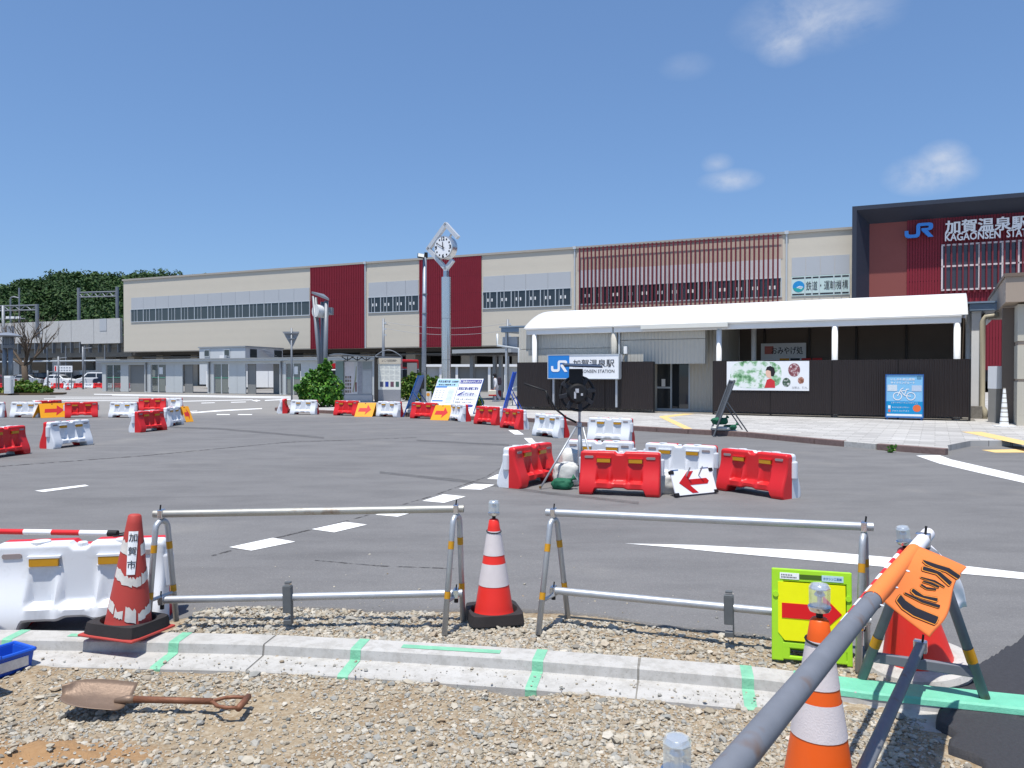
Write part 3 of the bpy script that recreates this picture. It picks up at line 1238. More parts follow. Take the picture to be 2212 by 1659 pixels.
# ------------------------------------------------------------------ elevated station building
VPX = -2555.
ang = math.atan2(-1.0, -(VPX - CX) / FOC) if False else -math.atan2(1.0, (CX - VPX) / FOC)
A0 = D(268, HOR, 105.0)
SP = Plane((A0.x, A0.y), ang)
TOPZ = SP.loc(268, 607)[1]
BOTZ = SP.loc(268, 759)[1]
st = thing('station_building', 'long beige elevated railway station hall with dark red louvre panels and a dark portal', 'station', (A0.x, A0.y, 0), ang)
XR = SP.x(2212) + 26


def zat(px, py, off=0.0):
    return SP.loc(px, py, off)[1]


def xat(px, off=0.0):
    return SP.x(px, off)


x_port = xat(1841)
# main volume: front wall split by the expansion joints, soffit, roof coping
seg = [0, xat(671), xat(789), xat(906), xat(1041), xat(1242), xat(1697), x_port]
for a_, b_ in zip(seg[:-1], seg[1:]):
    MB().bb((a_ + .004, 0, BOTZ), (b_ - .004, 2, TOPZ)).build('wall', BEIGE, st)
MB().bb((.3, 2.002, BOTZ + .25), (XR, 26, TOPZ - .3)).build('hall_body', BEIGE, st)
MB().bb((-.12, -.14, TOPZ), (x_port, 2.2, TOPZ + .22)).build('roof_coping', mat('coping', lin(168, 162, 152), .5, var=.06), st)
MB().bb((.02, -.03, BOTZ - .12), (x_port, 2.1, BOTZ - .004)).build('lower_trim', mat('trim_grey', lin(150, 146, 138), .5, var=.06), st)
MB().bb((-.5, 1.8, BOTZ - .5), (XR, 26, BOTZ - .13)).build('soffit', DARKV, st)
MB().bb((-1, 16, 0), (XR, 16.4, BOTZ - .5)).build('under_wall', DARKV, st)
for px in (286, 349, 423, 545, 668, 791, 890, 1010, 1120, 1300, 1420):
    x = xat(px, -3.5)
    MB().bb((x - .65, 3.2, 0), (x + .65, 4.6, BOTZ - .5)).build('column', COLUMN, st)
    x = x + 3
    MB().bb((x - .65, 11.2, 0), (x + .65, 12.6, BOTZ - .5)).build('column', COLUMN, st)
# ceiling services under the deck
for q in range(5):
    MB().tube([(0, 3 + q * 1.3, BOTZ - .75 - .1 * (q % 2)), (95, 3 + q * 1.3, BOTZ - .75 - .1 * (q % 2))], .09, 6).build('service_pipe', PGREY, st)
# rain pipes on the expansion joints
for px in (790.5, 1242, 1698):
    x = xat(px)
    MB().tube([(x, -.1, BOTZ - .1), (x, -.1, TOPZ + .05)], .085, 8).build('rain_pipe', ALU, st)
    MB().box((x, -.1, TOPZ + .12), (.34, .3, .3)).build('pipe_hopper', ALU, st)

PANE = {}


def pane_band(pa, pb, z0, z1, zt, n, glass, y=-.03, sub=True, panel=GREYP, marks=False):
    """grey panel strip over a ribbon of windows: each panel, pane and mullion is a part"""
    xa, xb = xat(pa), xat(pb)
    w = (xb - xa) / n
    step = max(1, round(2.6 / w))
    for q in range(0, n, step):
        a_, b_ = xa + q * w, min(xa + (q + step) * w, xb)
        MB().bb((a_ + .012, y - .02, z1 + .06), (b_ - .012, .01, zt)).build('upper_panel', panel, st)
    fr = MB()
    fr.bb((xa - .08, y - .06, z0 - .1), (xb + .08, 0, z0))
    fr.bb((xa - .08, y - .06, z1), (xb + .08, 0, z1 + .055))
    fr.bb((xa - .08, y - .06, z0), (xa, 0, z1))
    fr.bb((xb, y - .06, z0), (xb + .08, 0, z1))
    for q in range(1, n):
        fr.bb((xa + q * w - (.035 if q % 2 else .05), y - .05, z0), (xa + q * w + (.035 if q % 2 else .05), 0, z1))
    fr.build('window_frame', ALU, st)
    me = MB().bb((-w / 2 + .05, y, z0), (w / 2 - .05, -.004, z1)).mesh('pane')
    me.materials.append(glass)
    thin = MB().bb((-.02, y - .03, z0), (.02, y + .01, z1)).mesh('sash')
    thin.materials.append(ALU)
    mk = MB().bb((-.07, y - .012, (z0 + z1) / 2 - .16), (.07, y + .002, (z0 + z1) / 2 + .16)).mesh('window_mark')
    mk.materials.append(WHITE)
    for q in range(n):
        c = xa + (q + .5) * w
        link('pane', me, None, st, loc=(c, 0, 0))
        if sub and q % 2 == 0:
            link('sash', thin, None, st, loc=(c, 0, 0))
        if marks:
            link('window_mark', mk, None, st, loc=(c - w * .22 if q % 2 else c + w * .2, 0, 0))


pane_band(285, 669.5, zat(285, 695), zat(285, 669.5), zat(285, 643.5), 26, GLASSG)
pane_band(797, 904.5, zat(797, 675), zat(797, 643.5), zat(797, 611), 8, GLASSD, marks=True)
pane_band(1044, 1233, zat(1044, 666), zat(1044, 632), zat(1044, 597.6), 12, GLASSD, marks=True)


def louvre_field(pa, pb, z0, z1, pitch=.24, y0=-.03, back=REDBACK, ribm=REDLOUV, xa=None, xb=None, nm='louvre_panel'):
    xa = xat(pa) if xa is None else xa
    xb = xat(pb) if xb is None else xb
    MB().bb((xa, y0 - .04, z0), (xb, y0 + .02, z1)).build(nm, back, st)
    mb = MB()
    n = int((xb - xa) / pitch)
    for q in range(n):
        x = xa + (q + .5) * (xb - xa) / n
        mb.bb((x - .075, y0 - .095, z0 - .02), (x + .075, y0 - .045, z1 + .02))
    tag(mb.build('louvre_slats', ribm, st), kind='stuff')
    mb = MB()
    for z in np.linspace(z0 + .25, z1 - .25, 6):
        mb.bb((xa, y0 - .07, z - .04), (xb, y0 - .042, z + .04))
    mb.build('louvre_rails', back, st)


louvre_field(671.5, 788, BOTZ - .1, TOPZ + .16)
louvre_field(906.5, 1040.5, BOTZ - .1, TOPZ + .16)

# fin-screened bay: pink-beige wall, pale panels, ribbon of windows behind upright fins
xa, xb = xat(1252), xat(1687)
zb0 = zat(1253, 690)
MB().bb((xa - .25, -.03, zat(1253, 584.3)), (xb + .1, .01, TOPZ - .05)).build('upper_cladding', PINKB, st)
MB().bb((xa - .25, -.03, BOTZ), (xb + .1, .01, zat(1253, 659))).build('lower_cladding', PINKB, st)
pane_band(1253, 1686, zat(1253, 657), zat(1253, 622), zat(1253, 584.5), 26, GLASSD, sub=False, panel=LILAC, marks=True)
nf = 47
fm = MB().bb((-.065, -.43, zat(1253, 680)), (.065, -.31, TOPZ + .02)).mesh('fin')
fm.materials.append(FINM)
for q in range(nf):
    link('fin', fm, None, st, loc=(xa + (xb - xa) * (q + .3) / nf, 0, 0))
for z in (TOPZ - .15, zat(1253, 676)):
    MB().bb((xa, -.305, z - .03), (xb, -.26, z + .03)).build('fin_rail', FINM, st)

# bay with the operator's sign
xa, xb = xat(1709), xat(1834)
za, zb, zc = zat(1710, 640.6), zat(1710, 598), zat(1710, 557)
for q in range(4):
    w = (xb - xa) / 4
    MB().bb((xa + q * w + .012, -.05, zb + .02), (xa + (q + 1) * w - .012, .01, zc)).build('upper_panel', GREYP, st)
MINT = mat('sign_mint', lin(196, 216, 212), .4, var=.04, scale=.6)
MB().bb((xa, -.06, za), (xb, .01, zb)).build('sign_backing', MINT, st)
wds = [0, .235, .36, .485, .735, .865, 1.0]
for q in range(6):
    a_, b_ = xa + (xb - xa) * wds[q] + .06, xa + (xb - xa) * wds[q + 1] - .06
    for z in (za + .1, zb - .22):
        MB().bb((a_, -.075, z), (b_, -.058, z + .13)).build('sign_bar', INK, st)
    MB().bb((b_ + .03, -.1, za - .03), (b_ + .09, -.05, zb + .03)).build('window_frame', ALU, st)
cx, cz, rr = xa + (xb - xa) * .125, (za + zb) / 2 - .02, (zb - za) * .28
for nm, c0, c1, mt in (('logo_disc', 0, 360, mat('logo_blue', lin(40, 140, 200), .4)), ('logo_sea', 195, 345, mat('logo_teal', lin(40, 160, 160), .4))):
    pl = [(cx + rr * (1.0 if nm == 'logo_disc' else .97) * math.cos(R(t)), cz + rr * (1.0 if nm == 'logo_disc' else .97) * math.sin(R(t))) for t in np.linspace(c0, c1, 33)[: 32 if nm == 'logo_disc' else 33]]
    MB().plate(pl, -.075 if nm == 'logo_disc' else -.082, -.058).build(nm, mt, st)
for q in range(3):
    pl = [(cx - rr * .1 + rr * 1.05 * t, cz - rr * (.02 + .12 * q) + .1 * rr * math.sin(t * 5 + q)) for t in np.linspace(-.2, .82 - .1 * q, 9)]
    pl2 = [(x, z - .05) for x, z in pl[::-1]]
    MB().plate(pl + pl2, -.086, -.08).build('logo_wave', SIGNW, st)
text_fit('鉄道・運輸機構', xa + (xb - xa) * .255, xb - .12, za + (zb - za) * .27, (zb - za) * .46, -.08, 'sign_lettering', INK, st)

# dark portal: a splayed frame round the deep red field
OUT = 1.6
ox0, ozt = SP.loc(1841, 446, OUT)
ix0, izt = SP.loc(1878.5, 484)
ox1 = XR + 2
ix1 = XR
mb = MB()
lip = .35
mb.add([(ox0, -OUT, 0), (ox0, -OUT, ozt), (ox0 + lip, -OUT, ozt - lip), (ox0 + lip, -OUT, 0)], [(0, 3, 2, 1)])
mb.add([(ox0 + lip, -OUT, 0), (ox0 + lip, -OUT, ozt - lip), (ix0, -.02, izt), (ix0, -.02, 0)], [(0, 3, 2, 1)])
mb.add([(ox0, 2, 0), (ox0, 2, ozt), (ox0, -OUT, ozt), (ox0, -OUT, 0)], [(0, 3, 2, 1)])
mb.build('portal_side', NAVY, st)
mb = MB()
mb.add([(ox0, -OUT, ozt), (ox1, -OUT, ozt), (ox1, -OUT, ozt - lip), (ox0 + lip, -OUT, ozt - lip)], [(0, 3, 2, 1)])
mb.add([(ox0 + lip, -OUT, ozt - lip), (ox1, -OUT, ozt - lip), (ix1, -.02, izt), (ix0, -.02, izt)], [(0, 3, 2, 1)])
mb.add([(ox0, 2, ozt), (ox1, 2, ozt), (ox1, -OUT, ozt), (ox0, -OUT, ozt)], [(0, 3, 2, 1)])
mb.build('portal_head', NAVY, st)
MB().bb((ox0 + .05, 2.0, 1), (ox1, 10, ozt - .02)).build('portal_body', NAVY, st)
xl = xat(1957)
z_low = zat(1900, 700)
MB().bb((ix0 - .1, -.02, z_low - 4), (xl, .4, izt + .1)).build('brick_red_panel', BROWNR, st)
louvre_field(0, 0, z_low - 4, izt + .05, .21, -.0, xa=xl, xb=XR)
# windows in the red field
xw = xat(2033, .2)
zw0, zw1 = zat(2033, 627, .2), zat(2033, 530.5, .2)
zm = (zw0 + zw1) / 2 + .1
PALEM = mat('mullion_pale', lin(214, 204, 206), .5)
MB().bb((xw, -.205, zw0), (XR, -.19, zw1)).build('window_glass', mat_glass('window_plum', (.05, .042, .055, 1)), st)
fr = MB()
for z in (zw0, zm, zw1):
    fr.bb((xw - .05, -.29, z - .07), (XR, -.21, z + .07))
fr.build('window_rail', PALEM, st)
wpx = [2033, 2078, 2113, 2163, 2198, 2240]
for px in wpx:
    x = xat(px, .2)
    MB().bb((x - .06, -.29, zw0), (x + .06, -.21, zw1)).build('mullion', PALEM, st)
tm = MB().bb((-.06, -.42, zw0 - .3), (.06, -.31, zw1 + .1)).mesh('fin')
tm.materials.append(FINM)
q = xw + .25
while q < XR - 14:
    link('fin', tm, None, st, loc=(q, 0, 0))
    q += .42
# lettering
LETW = mat('letters_white', lin(240, 240, 240), .4, var=.03)
LETB = mat('letters_blue', lin(64, 138, 220), .4, var=.03)


def jr_logo(x0, x1, z0, z1, y, mt, parent, depth=.12):
    """the two joined letters of the operator's emblem as one outline"""
    W, H = x1 - x0, z1 - z0
    P = lambda q: (x0 + q[0] * W, y, z0 + q[1] * H)
    pairs = [((0, .52), (.13, .52)), ((0, .25), (.133, .33)), ((.03, .1), (.155, .26)), ((.12, .02), (.2, .235)), ((.42, .02), (.36, .235)), ((.51, .1), (.395, .27)), ((.54, .28), (.405, .34)), ((.54, .8), (.405, .82)),
             ((.54, .8), (.44, .96)), ((.545, .8), (.5, 1.0)), ((.8, .8), (.86, 1.0)), ((.83, .77), (.955, .95)), ((.84, .73), (.985, .84)), ((.83, .67), (.985, .66)), ((.8, .64), (.95, .54)), ((.78, .64), (.86, .475)), ((.585, .64), (.585, .47))]
    vs, fs = [], []
    for a_, b_ in pairs:
        vs += [P(a_), P(b_)]
    n = len(pairs)
    for q in range(n - 1):
        fs.append((2 * q, 2 * q + 1, 2 * q + 3, 2 * q + 2))
    k0 = len(vs)
    vs += [P(q) for q in ((.6, .469), (.8, .469), (1.0, .02), (.82, .02))]
    fs.append((k0, k0 + 1, k0 + 2, k0 + 3))
    m_ = MB().add(vs, fs)
    o = m_.build('emblem', mt, parent)
    so_ = o.modifiers.new('solid', 'SOLIDIFY')
    so_.thickness = depth
    so_.offset = 0
    return o


LO = .55
jr_logo(xat(1952, LO), xat(2014, LO), zat(1980, 514, LO), zat(1980, 483, LO), -LO, LETB, st, .25)
x0, x1 = xat(2039, LO), xat(2039, LO) + (xat(2212, LO) - xat(2039, LO)) * 1.04
text_fit('加賀温泉駅', x0, x1, zat(2039, 506, LO), zat(2039, 477, LO) - zat(2039, 506, LO), -LO, 'roof_lettering', LETW, st, bold=.028, depth=.08)
wk = (xat(2212, LO) - x0) * 1.22
for word, fa, fb in (('KAGAONSEN', 0, .575), ('STATION', .635, 1)):
    text_fit(word, x0 + wk * fa, x0 + wk * fb, zat(2039, 521.5, LO), zat(2039, 505, LO) - zat(2039, 521.5, LO), -LO, 'roof_lettering', LETW, st, bold=.022, depth=.06)

# ------------------------------------------------------------------ viaduct to the left
VP_ = Plane((D(268, HOR, 107).x, 107), ang)
vi = thing('railway_viaduct', 'pale concrete railway viaduct with tall parapet running left from the station', 'viaduct', (VP_.o.x, VP_.o.y, 0), ang)
zt, zbm = VP_.loc(200, 690.3)[1], VP_.loc(200, 737.5)[1]
LEN = -60
nseg = 22
w = -LEN / nseg
for q in range(nseg):
    x1 = -q * w - (0 if q else .1)
    low = zbm if q >= 3 else zbm - .35
    MB().bb((x1 - w + .03, (0 if q > 2 else -.5), low), (x1 - .03, (.4 if q > 2 else -.1), zt)).build('parapet_panel', CONC2, vi)
MB().bb((LEN, .45, zbm - .9), (0, 11, zbm + .6)).build('deck', CONCD, vi)
MB().bb((LEN, 1.2, zbm - 2.2), (0, 10, zbm - .905)).build('girder', CONCD, vi)
for q in range(30):
    x = -1.2 - q * 1.98
    MB().bb((x - .07, -.02, zbm - 1.6), (x + .07, .43, zbm - .05)).build('bracket', PGREY, vi)
MB().tube([(LEN, -.6, zbm - 2.9), (0, -.6, zbm - 2.75)], .12, 6).build('service_pipe', ALU, vi)
for q in range(14):
    x = -3.2 - q * 4.1
    MB().tube([(x, -.5, 0), (x, -.5, zbm - .6)], .1, 6).build('scaffold_post', PGREY, vi)
for q in range(6):
    x = -7.5 - q * 9.6
    MB().bb((x - .9, 2, 0), (x + .9, 4, zbm - 2.2)).build('pier', CONC2, vi)
    MB().bb((x - .9, 7.5, 0), (x + .9, 9, zbm - 2.2)).build('pier', CONC2, vi)
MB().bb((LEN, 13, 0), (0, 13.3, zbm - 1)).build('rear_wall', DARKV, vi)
MB().bb((-9.0, -.52, zt - 2.3), (-7.7, -.45, zt - .3)).build('hatch_panel', GREYP, vi) if False else None
for x in (-3.5, -17.6):
    MB().bb((x - .7, -.54, zt - 1.7), (x + .7, -.48, zt + .01)).build('noise_panel', GREYP, vi) if x > -10 else MB().bb((x - .5, -.05, zt - 1.7), (x + .5, .0, zt + .01)).build('noise_panel', GREYP, vi)


def portal(label, pa, pb, ytop, ytr0, ytr1, Y, base):
    a_, b_ = D(pa, ytop, Y), D(pb, ytop, Y - (pb - pa) * .018)
    t = thing('catenary_portal', label, 'catenary portal', (a_.x, a_.y, base), 0, 'catenary portals on the viaduct')
    v = Vector((b_.x - a_.x, b_.y - a_.y, 0))
    H_ = a_.z - base
    for q in (Vector((0, 0, 0)), v):
        MB().tube([q, q + Vector((0, 0, H_))], .24, 8).build('mast', PGREY, t)
    z1 = D(pa, ytr0, Y).z - base
    z0 = D(pa, ytr1, Y).z - base
    MB().tube([Vector((0, 0, z1)), v + Vector((0, 0, z1))], .11, 6).build('top_chord', PGREY, t)
    MB().tube([Vector((0, 0, z0)), v + Vector((0, 0, z0))], .11, 6).build('bottom_chord', PGREY, t)
    n_ = 10
    for q in range(n_):
        p, s_ = v * (q / n_), v * ((q + 1) / n_)
        MB().tube([p + Vector((0, 0, z0 if q % 2 else z1)), s_ + Vector((0, 0, z1 if q % 2 else z0))], .07, 5).build('web_brace', PGREY, t)
    return t


zdeck = zbm + .6
portal('grey steel catenary portal with truss beam beside the station end', 170, 253, 622, 632, 642, 115, zdeck)
portal('grey steel catenary portal cut off at the left picture edge', -40, 80, 660, 662, 672, 113, zdeck)
t = thing('trackside_pole', 'pair of thin grey poles joined by a curved hoop above the viaduct', 'pole', tuple(D(23, 700, 120)), 0)
o = D(23, 700, 120)
h0 = D(23, 641, 120).z - o.z
wv = D(42, 700, 120).x - o.x
MB().tube([(0, 0, -2), (0, 0, h0 - .4), (.15, 0, h0 - .1), (.5, 0, h0), (wv, 0, h0 - .2)], .12, 6).build('hoop_pole', PGREY, t)
MB().tube([(wv, 0, -2), (wv, 0, h0 + 1.4)], .12, 6).build('straight_pole', PGREY, t)
# ------------------------------------------------------------------ two-tone water barriers
BL, BH, BW = 1.09, .585, .215


def sm(a, b, x):
    t = np.clip((x - a) / (b - a), 0, 1)
    return t * t * (3 - 2 * t)


def barrier_half():
    """moulded half shell, front towards -y: flared foot, three pockets, raised middle foot, rounded top"""
    hx = BL / 2
    xs = np.unique(np.concatenate([np.linspace(0, .06, 4), np.linspace(.06, .09, 3), np.linspace(.09, .13, 4), np.linspace(.13, .155, 3), np.linspace(.155, .285, 6),
                                   np.linspace(.285, .325, 5), np.linspace(.325, .37, 4), np.linspace(.37, hx - .035, 7), np.linspace(hx - .035, hx, 6)]))
    xs = np.concatenate([-xs[:0:-1], xs])
    ts = np.concatenate([np.linspace(0, .12, 4), np.linspace(.16, .30, 5), np.linspace(.325, .37, 5), np.linspace(.40, .9, 12), np.linspace(.92, 1, 7)])
    ax = np.abs(xs)
    zb = .085 * (1 - sm(.325, .37, ax)) + .02 * (1 - sm(.05, .12, ax))
    corner = np.clip((ax - (hx - .04)) / .04, 0, 1)
    zt = BH - .04 * (1 - np.sqrt(np.clip(1 - corner ** 2, 0, 1))) - .03 * (1 - sm(.045, .075, ax))
    X, T = np.meshgrid(xs, ts, indexing='ij')
    Z = zb[:, None] + (zt - zb)[:, None] * T
    A = np.abs(X)
    flare = .105 + (BW - .105) * sm(.50, .06, Z) ** 1.25
    outer = sm(.285, .325, A)
    rib = sm(.085, .13, A) * (1 - sm(.13, .175, A))
    pocket = 1 - np.maximum(outer, rib)
    deep = .108 + (BW * .94 - .108) * sm(.20, .165, Z)
    y = flare * (1 - pocket) + np.minimum(deep, flare + .1) * pocket
    y = np.where(Z > .40, np.maximum(y, .105), y)
    y = y - (.105 * (1 - np.sqrt(np.clip(1 - (np.clip((Z - (zt[:, None] - .03)) / .03, 0, 1)) ** 2, 0, 1))) * .3)
    endc = np.clip((A - (hx - .03)) / .03, 0, 1)
    y = y - .03 * (1 - np.sqrt(np.clip(1 - endc ** 2, 0, 1)))
    # lower edge tucks in
    y = y - .02 * sm(.02, 0, Z - zb[:, None])
    nx, nt = X.shape
    V = [(float(X[i, j]), -float(y[i, j]), float(Z[i, j])) for i in range(nx) for j in range(nt)]
    Fc = [(i * nt + j, (i + 1) * nt + j, (i + 1) * nt + j + 1, i * nt + j + 1) for i in range(nx - 1) for j in range(nt - 1)]
    mb = MB()
    mb.add(V, Fc)
    # top, underside and ends run back to the joint plane
    top = [V[i * nt + nt - 1] for i in range(nx)]
    bot = [V[i * nt] for i in range(nx)]
    mb.add(top + [(p[0], 0, p[2]) for p in top], [(i, i + 1, nx + i + 1, nx + i) for i in range(nx - 1)])
    mb.add(bot + [(p[0], 0, p[2]) for p in bot], [(i + 1, i, nx + i, nx + i + 1) for i in range(nx - 1)])
    for i, s in ((0, 1), (nx - 1, -1)):
        e_ = [V[i * nt + j] for j in range(nt)]
        q = [(p[0], 0, p[2]) for p in e_]
        mb.add(e_ + q, [((j, j + 1, nt + j + 1, nt + j) if s > 0 else (j + 1, j, nt + j, nt + j + 1)) for j in range(nt - 1)])
    # ledge over each reflector, bosses on the foot
    for x in (-.216, .216):
        mb.box((x, -.112, .500), (.205, .05, .014))
        mb.box((x, -.108, .432), (.205, .03, .008))
    return mb


HALF = barrier_half().mesh('barrier_half')
HALF.polygons.foreach_set('use_smooth', [True] * len(HALF.polygons))
HALF.set_sharp_from_angle(angle=R(42))
HALF2 = HALF.copy()
HALF.materials.append(WHITEP)
HALF2.materials.append(REDP)


def shared(mb, mt, nm):
    me = mb.mesh(nm)
    me.materials.append(mt)
    return me


REFM = shared(MB().box((0, 0, 0), (.18, .022, .052)), REFL, 'reflector')
st_ = [(math.cos(t) * .017 + (.045 if math.cos(t) > 0 else -.045), math.sin(t) * .017) for t in np.linspace(0, 2 * math.pi, 17)[:16]]
SLOTM = shared(MB().plate(st_, -.004, .004), SLOT, 'hand_slot')
HOLEM = shared(MB().plate([(.014 * math.cos(t), .014 * math.sin(t)) for t in np.linspace(0, 2 * math.pi, 13)[:12]], -.003, .01), HOLE, 'drain_hole')
CAPM_W = shared(MB().lathe([(.032, 0), (.032, .022), (.026, .028)], 14), WHITEP, 'filler_cap')
CONN = shared(MB().lathe([(.0, 0), (.05, 0), (.055, .01), (.055, .21), (.05, .225), (0, .225)], 16, cap=False), WHITEP, 'end_connector')
COLLAR = shared(MB().lathe([(.062, 0), (.062, .02), (.0, .02)], 16, cap=False), WHITEP, 'fill_collar')


def make_barrier(full=True):
    t = thing('water_barrier', 'x', 'barrier', group='red and white water barriers on the road')
    a = link('front_shell', HALF, None, t)
    b = link('rear_shell', HALF2, None, t)
    b.rotation_euler = (0, 0, math.pi)
    if full:
        for s, o in ((1, a), (-1, b)):
            for x in (-.216, .216):
                link('reflector', REFM, None, o, loc=(x, -.124, .466))
            for x in (-.42, .42):
                link('hand_slot', SLOTM, None, o, loc=(x, -.108, .508))
            for x in (-.225, 0, .225):
                link('drain_hole', HOLEM, None, o, loc=(x, -.1, .225)).rotation_euler = (R(-14), 0, 0)
        for x in (-1, 1):
            link('end_connector', CONN, None, t, loc=(x * (BL / 2 - .012), -.045, .26))
        link('filler_cap', CAPM_W, None, t, loc=(0, -.05, BH - .03))
        for x in (-.27, .27):
            link('fill_collar', COLLAR, None, t, loc=(x, -.04, BH - .012))
    return t


PROTO = make_barrier()
PROTO_FAR = make_barrier(False)
used = {'full': False, 'far': False}


def barrier(pl, pr, face, label, anchor='C', far=False, world=None, z=None):
    if world:
        c, rz = Vector((*world[0], 0)), world[1]
    else:
        a, b = G(*pl), G(*pr)
        d = (b - a).normalized()
        o = Vector((d.y, -d.x, 0))
        mid = (a + b) / 2 if anchor == 'C' else (a + d * BL / 2 if anchor == 'L' else b - d * BL / 2)
        c = mid - o * BW
        rz = math.atan2(d.y, d.x)
    if face == 'R':
        rz += math.pi
    if z is not None:
        c.z = z
    key = 'far' if far else 'full'
    src = PROTO_FAR if far else PROTO
    if used[key]:
        t = copy_tree(src)
    else:
        t, used[key] = src, True
    t.location = c
    t.rotation_euler = (0, 0, rz)
    t['label'] = label
    return t


# nearest, by the old cone
barrier(None, None, 'W', 'large white-faced water barrier behind the faded red cone at lower left', world=((-2.95, 5.27), R(9)), z=-.083)
# ring round the lamp tripod
barrier((1251, 1068), (1423, 1075.7), 'R', 'bright red barrier side-on in front of the lamp tripod, nearest of its ring')
barrier((1548.5, 1059), (1685, 1080), 'R', 'red barrier with white right end, rightmost of the ring round the tripod')
barrier((1125.7, 1057), (1207, 1037.5), 'R', 'red barrier with white left end, left of the lamp tripod')
barrier((1217, 1030.5), (1364, 1038), 'W', 'white barrier directly behind the lamp tripod pole')
barrier((1383, 1040), (1541, 1053), 'W', 'white barrier behind the red arrow plate, right of the tripod')
# second row on the way to the station
barrier((1262, 954), (1363, 959), 'W', 'white barrier standing alone by the brown kerb right of the lamp pole')
barrier((1140, 940), (1203.6, 947), 'W', 'white barrier with red right end, left of the lamp head', 'R')
barrier((1078, 923.8), (1117.8, 928.8), 'R', 'red barrier with white right end under the leaning blue board', 'R')
barrier((1025, 916), (1069, 919.4), 'R', 'red barrier just right of the two notice boards', 'R')
barrier((966, 907.5), (993.7, 911.3), 'W', 'white barrier with red end in front of the notice boards', 'R')
barrier((889.8, 904), (933.8, 905.4), 'R', 'red barrier left of the orange arrow sheet beside the notice boards')
barrier((808.3, 899.7), (856.6, 901.8), 'W', 'white barrier with red right end in front of the welcome board', 'R')
barrier((723.6, 897.5), (764.3, 898.6), 'R', 'red barrier in front of the map kiosk, left of an arrow sheet')
barrier((626, 895.4), (679.6, 896), 'W', 'white barrier at the foot of the leafy bush')
c8 = G(599, 893.3)
barrier(None, None, 'R', 'barrier seen end-on, half red half white, left of the bush', world=((c8.x + .1, c8.y + .5), R(102)))
# ring at the left
barrier((0, 989.5), (67.6, 979.7), 'R', 'red barrier cut off by the left picture edge, lowest of the left ring', 'R')
barrier((117.7, 970), (223.6, 958), 'W', 'white barrier with red left end, nearest whole one of the left ring', 'L')
barrier((305, 934.6), (367.7, 928), 'R', 'dark red shaded barrier with white left end in the left ring', 'L')
barrier((368.6, 921.5), (392, 917.5), 'W', 'white barrier turned away beside the folded orange sheet, left ring', 'L')
barrier((9.8, 902.2), (82.4, 902.2), 'W', 'white barrier at far left, beside the first orange arrow sheet', 'R')
barrier((-62, 903.2), (4, 902.6), 'W', 'white barrier end just showing at the left picture edge', 'R')
barrier((83, 898.5), (120, 896.5), 'R', 'red barrier half hidden behind the leftmost orange arrow sheet', 'L')
barrier((152, 903), (212, 901.5), 'R', 'red barrier right of the leftmost orange arrow sheet', 'R')
barrier((232.4, 902.2), (287.3, 903), 'W', 'white barrier with red right end in the middle of the left ring', 'R')
barrier((313, 890), (343, 889.6), 'R', 'small red barrier showing behind the left ring, farther off')
barrier((347, 889), (376, 889), 'W', 'small white barrier showing behind the left ring, farther off')
# car park line
lab = ['first', 'second', 'third', 'fourth', 'fifth', 'sixth', 'seventh', 'eighth', 'ninth']
cols = 'WRWRWRWRR'
xs_ = [93, 114.5, 137, 159, 180, 200.5, 221, 242, 258]
for q in range(9):
    barrier((xs_[q], 839), (xs_[q] + 20, 839), cols[q], '%s small far %s barrier from the left in the car park row' % (lab[q], 'white' if cols[q] == 'W' else 'red'), far=True)
barrier((-11, 839.4), (6, 839.4), 'R', 'small far red barrier left of the white cabinet by the hedge', far=True)

# ------------------------------------------------------------------ traffic cones
def cone_prof(r0, r1, h, a, b, dr=0.0, n=6):
    return [(r0 + (r1 - r0) * (a + (b - a) * q / n) / h + dr, a + (b - a) * q / n) for q in range(n + 1)]


def lamp(parent, z, clear=True, s=1.0):
    b = MB().lathe([(.0, 0), (.034 * s, 0), (.040 * s, .012), (.040 * s, .018), (.032 * s, .022), (0, .022)], 16, Matrix.Translation((0, 0, z)), cap=False).build('lamp_base', CHROME, parent, True)
    MB().lathe([(.036 * s, .022), (.037 * s, .085), (.030 * s, .098), (0, .1)], 8, Matrix.Translation((0, 0, z)), cap=False).build('lamp_lens', LENS, b)
    MB().lathe([(.034 * s, .0805), (.033 * s, .088), (.026 * s, .096), (0, .098)], 8, Matrix.Translation((0, 0, z)), cap=False).build('lamp_top', CHROME, b, True)
    MB().lathe([(.008, .022), (.008, .05), (.02, .058), (.004, .085)], 10, Matrix.Translation((0, 0, z)), cap=False).build('lamp_core', CHROME, b, True)
    MB().lathe([(.012, -.03), (.012, 0)], 8, Matrix.Translation((0, 0, z))).build('lamp_stem', BLACKM, b)


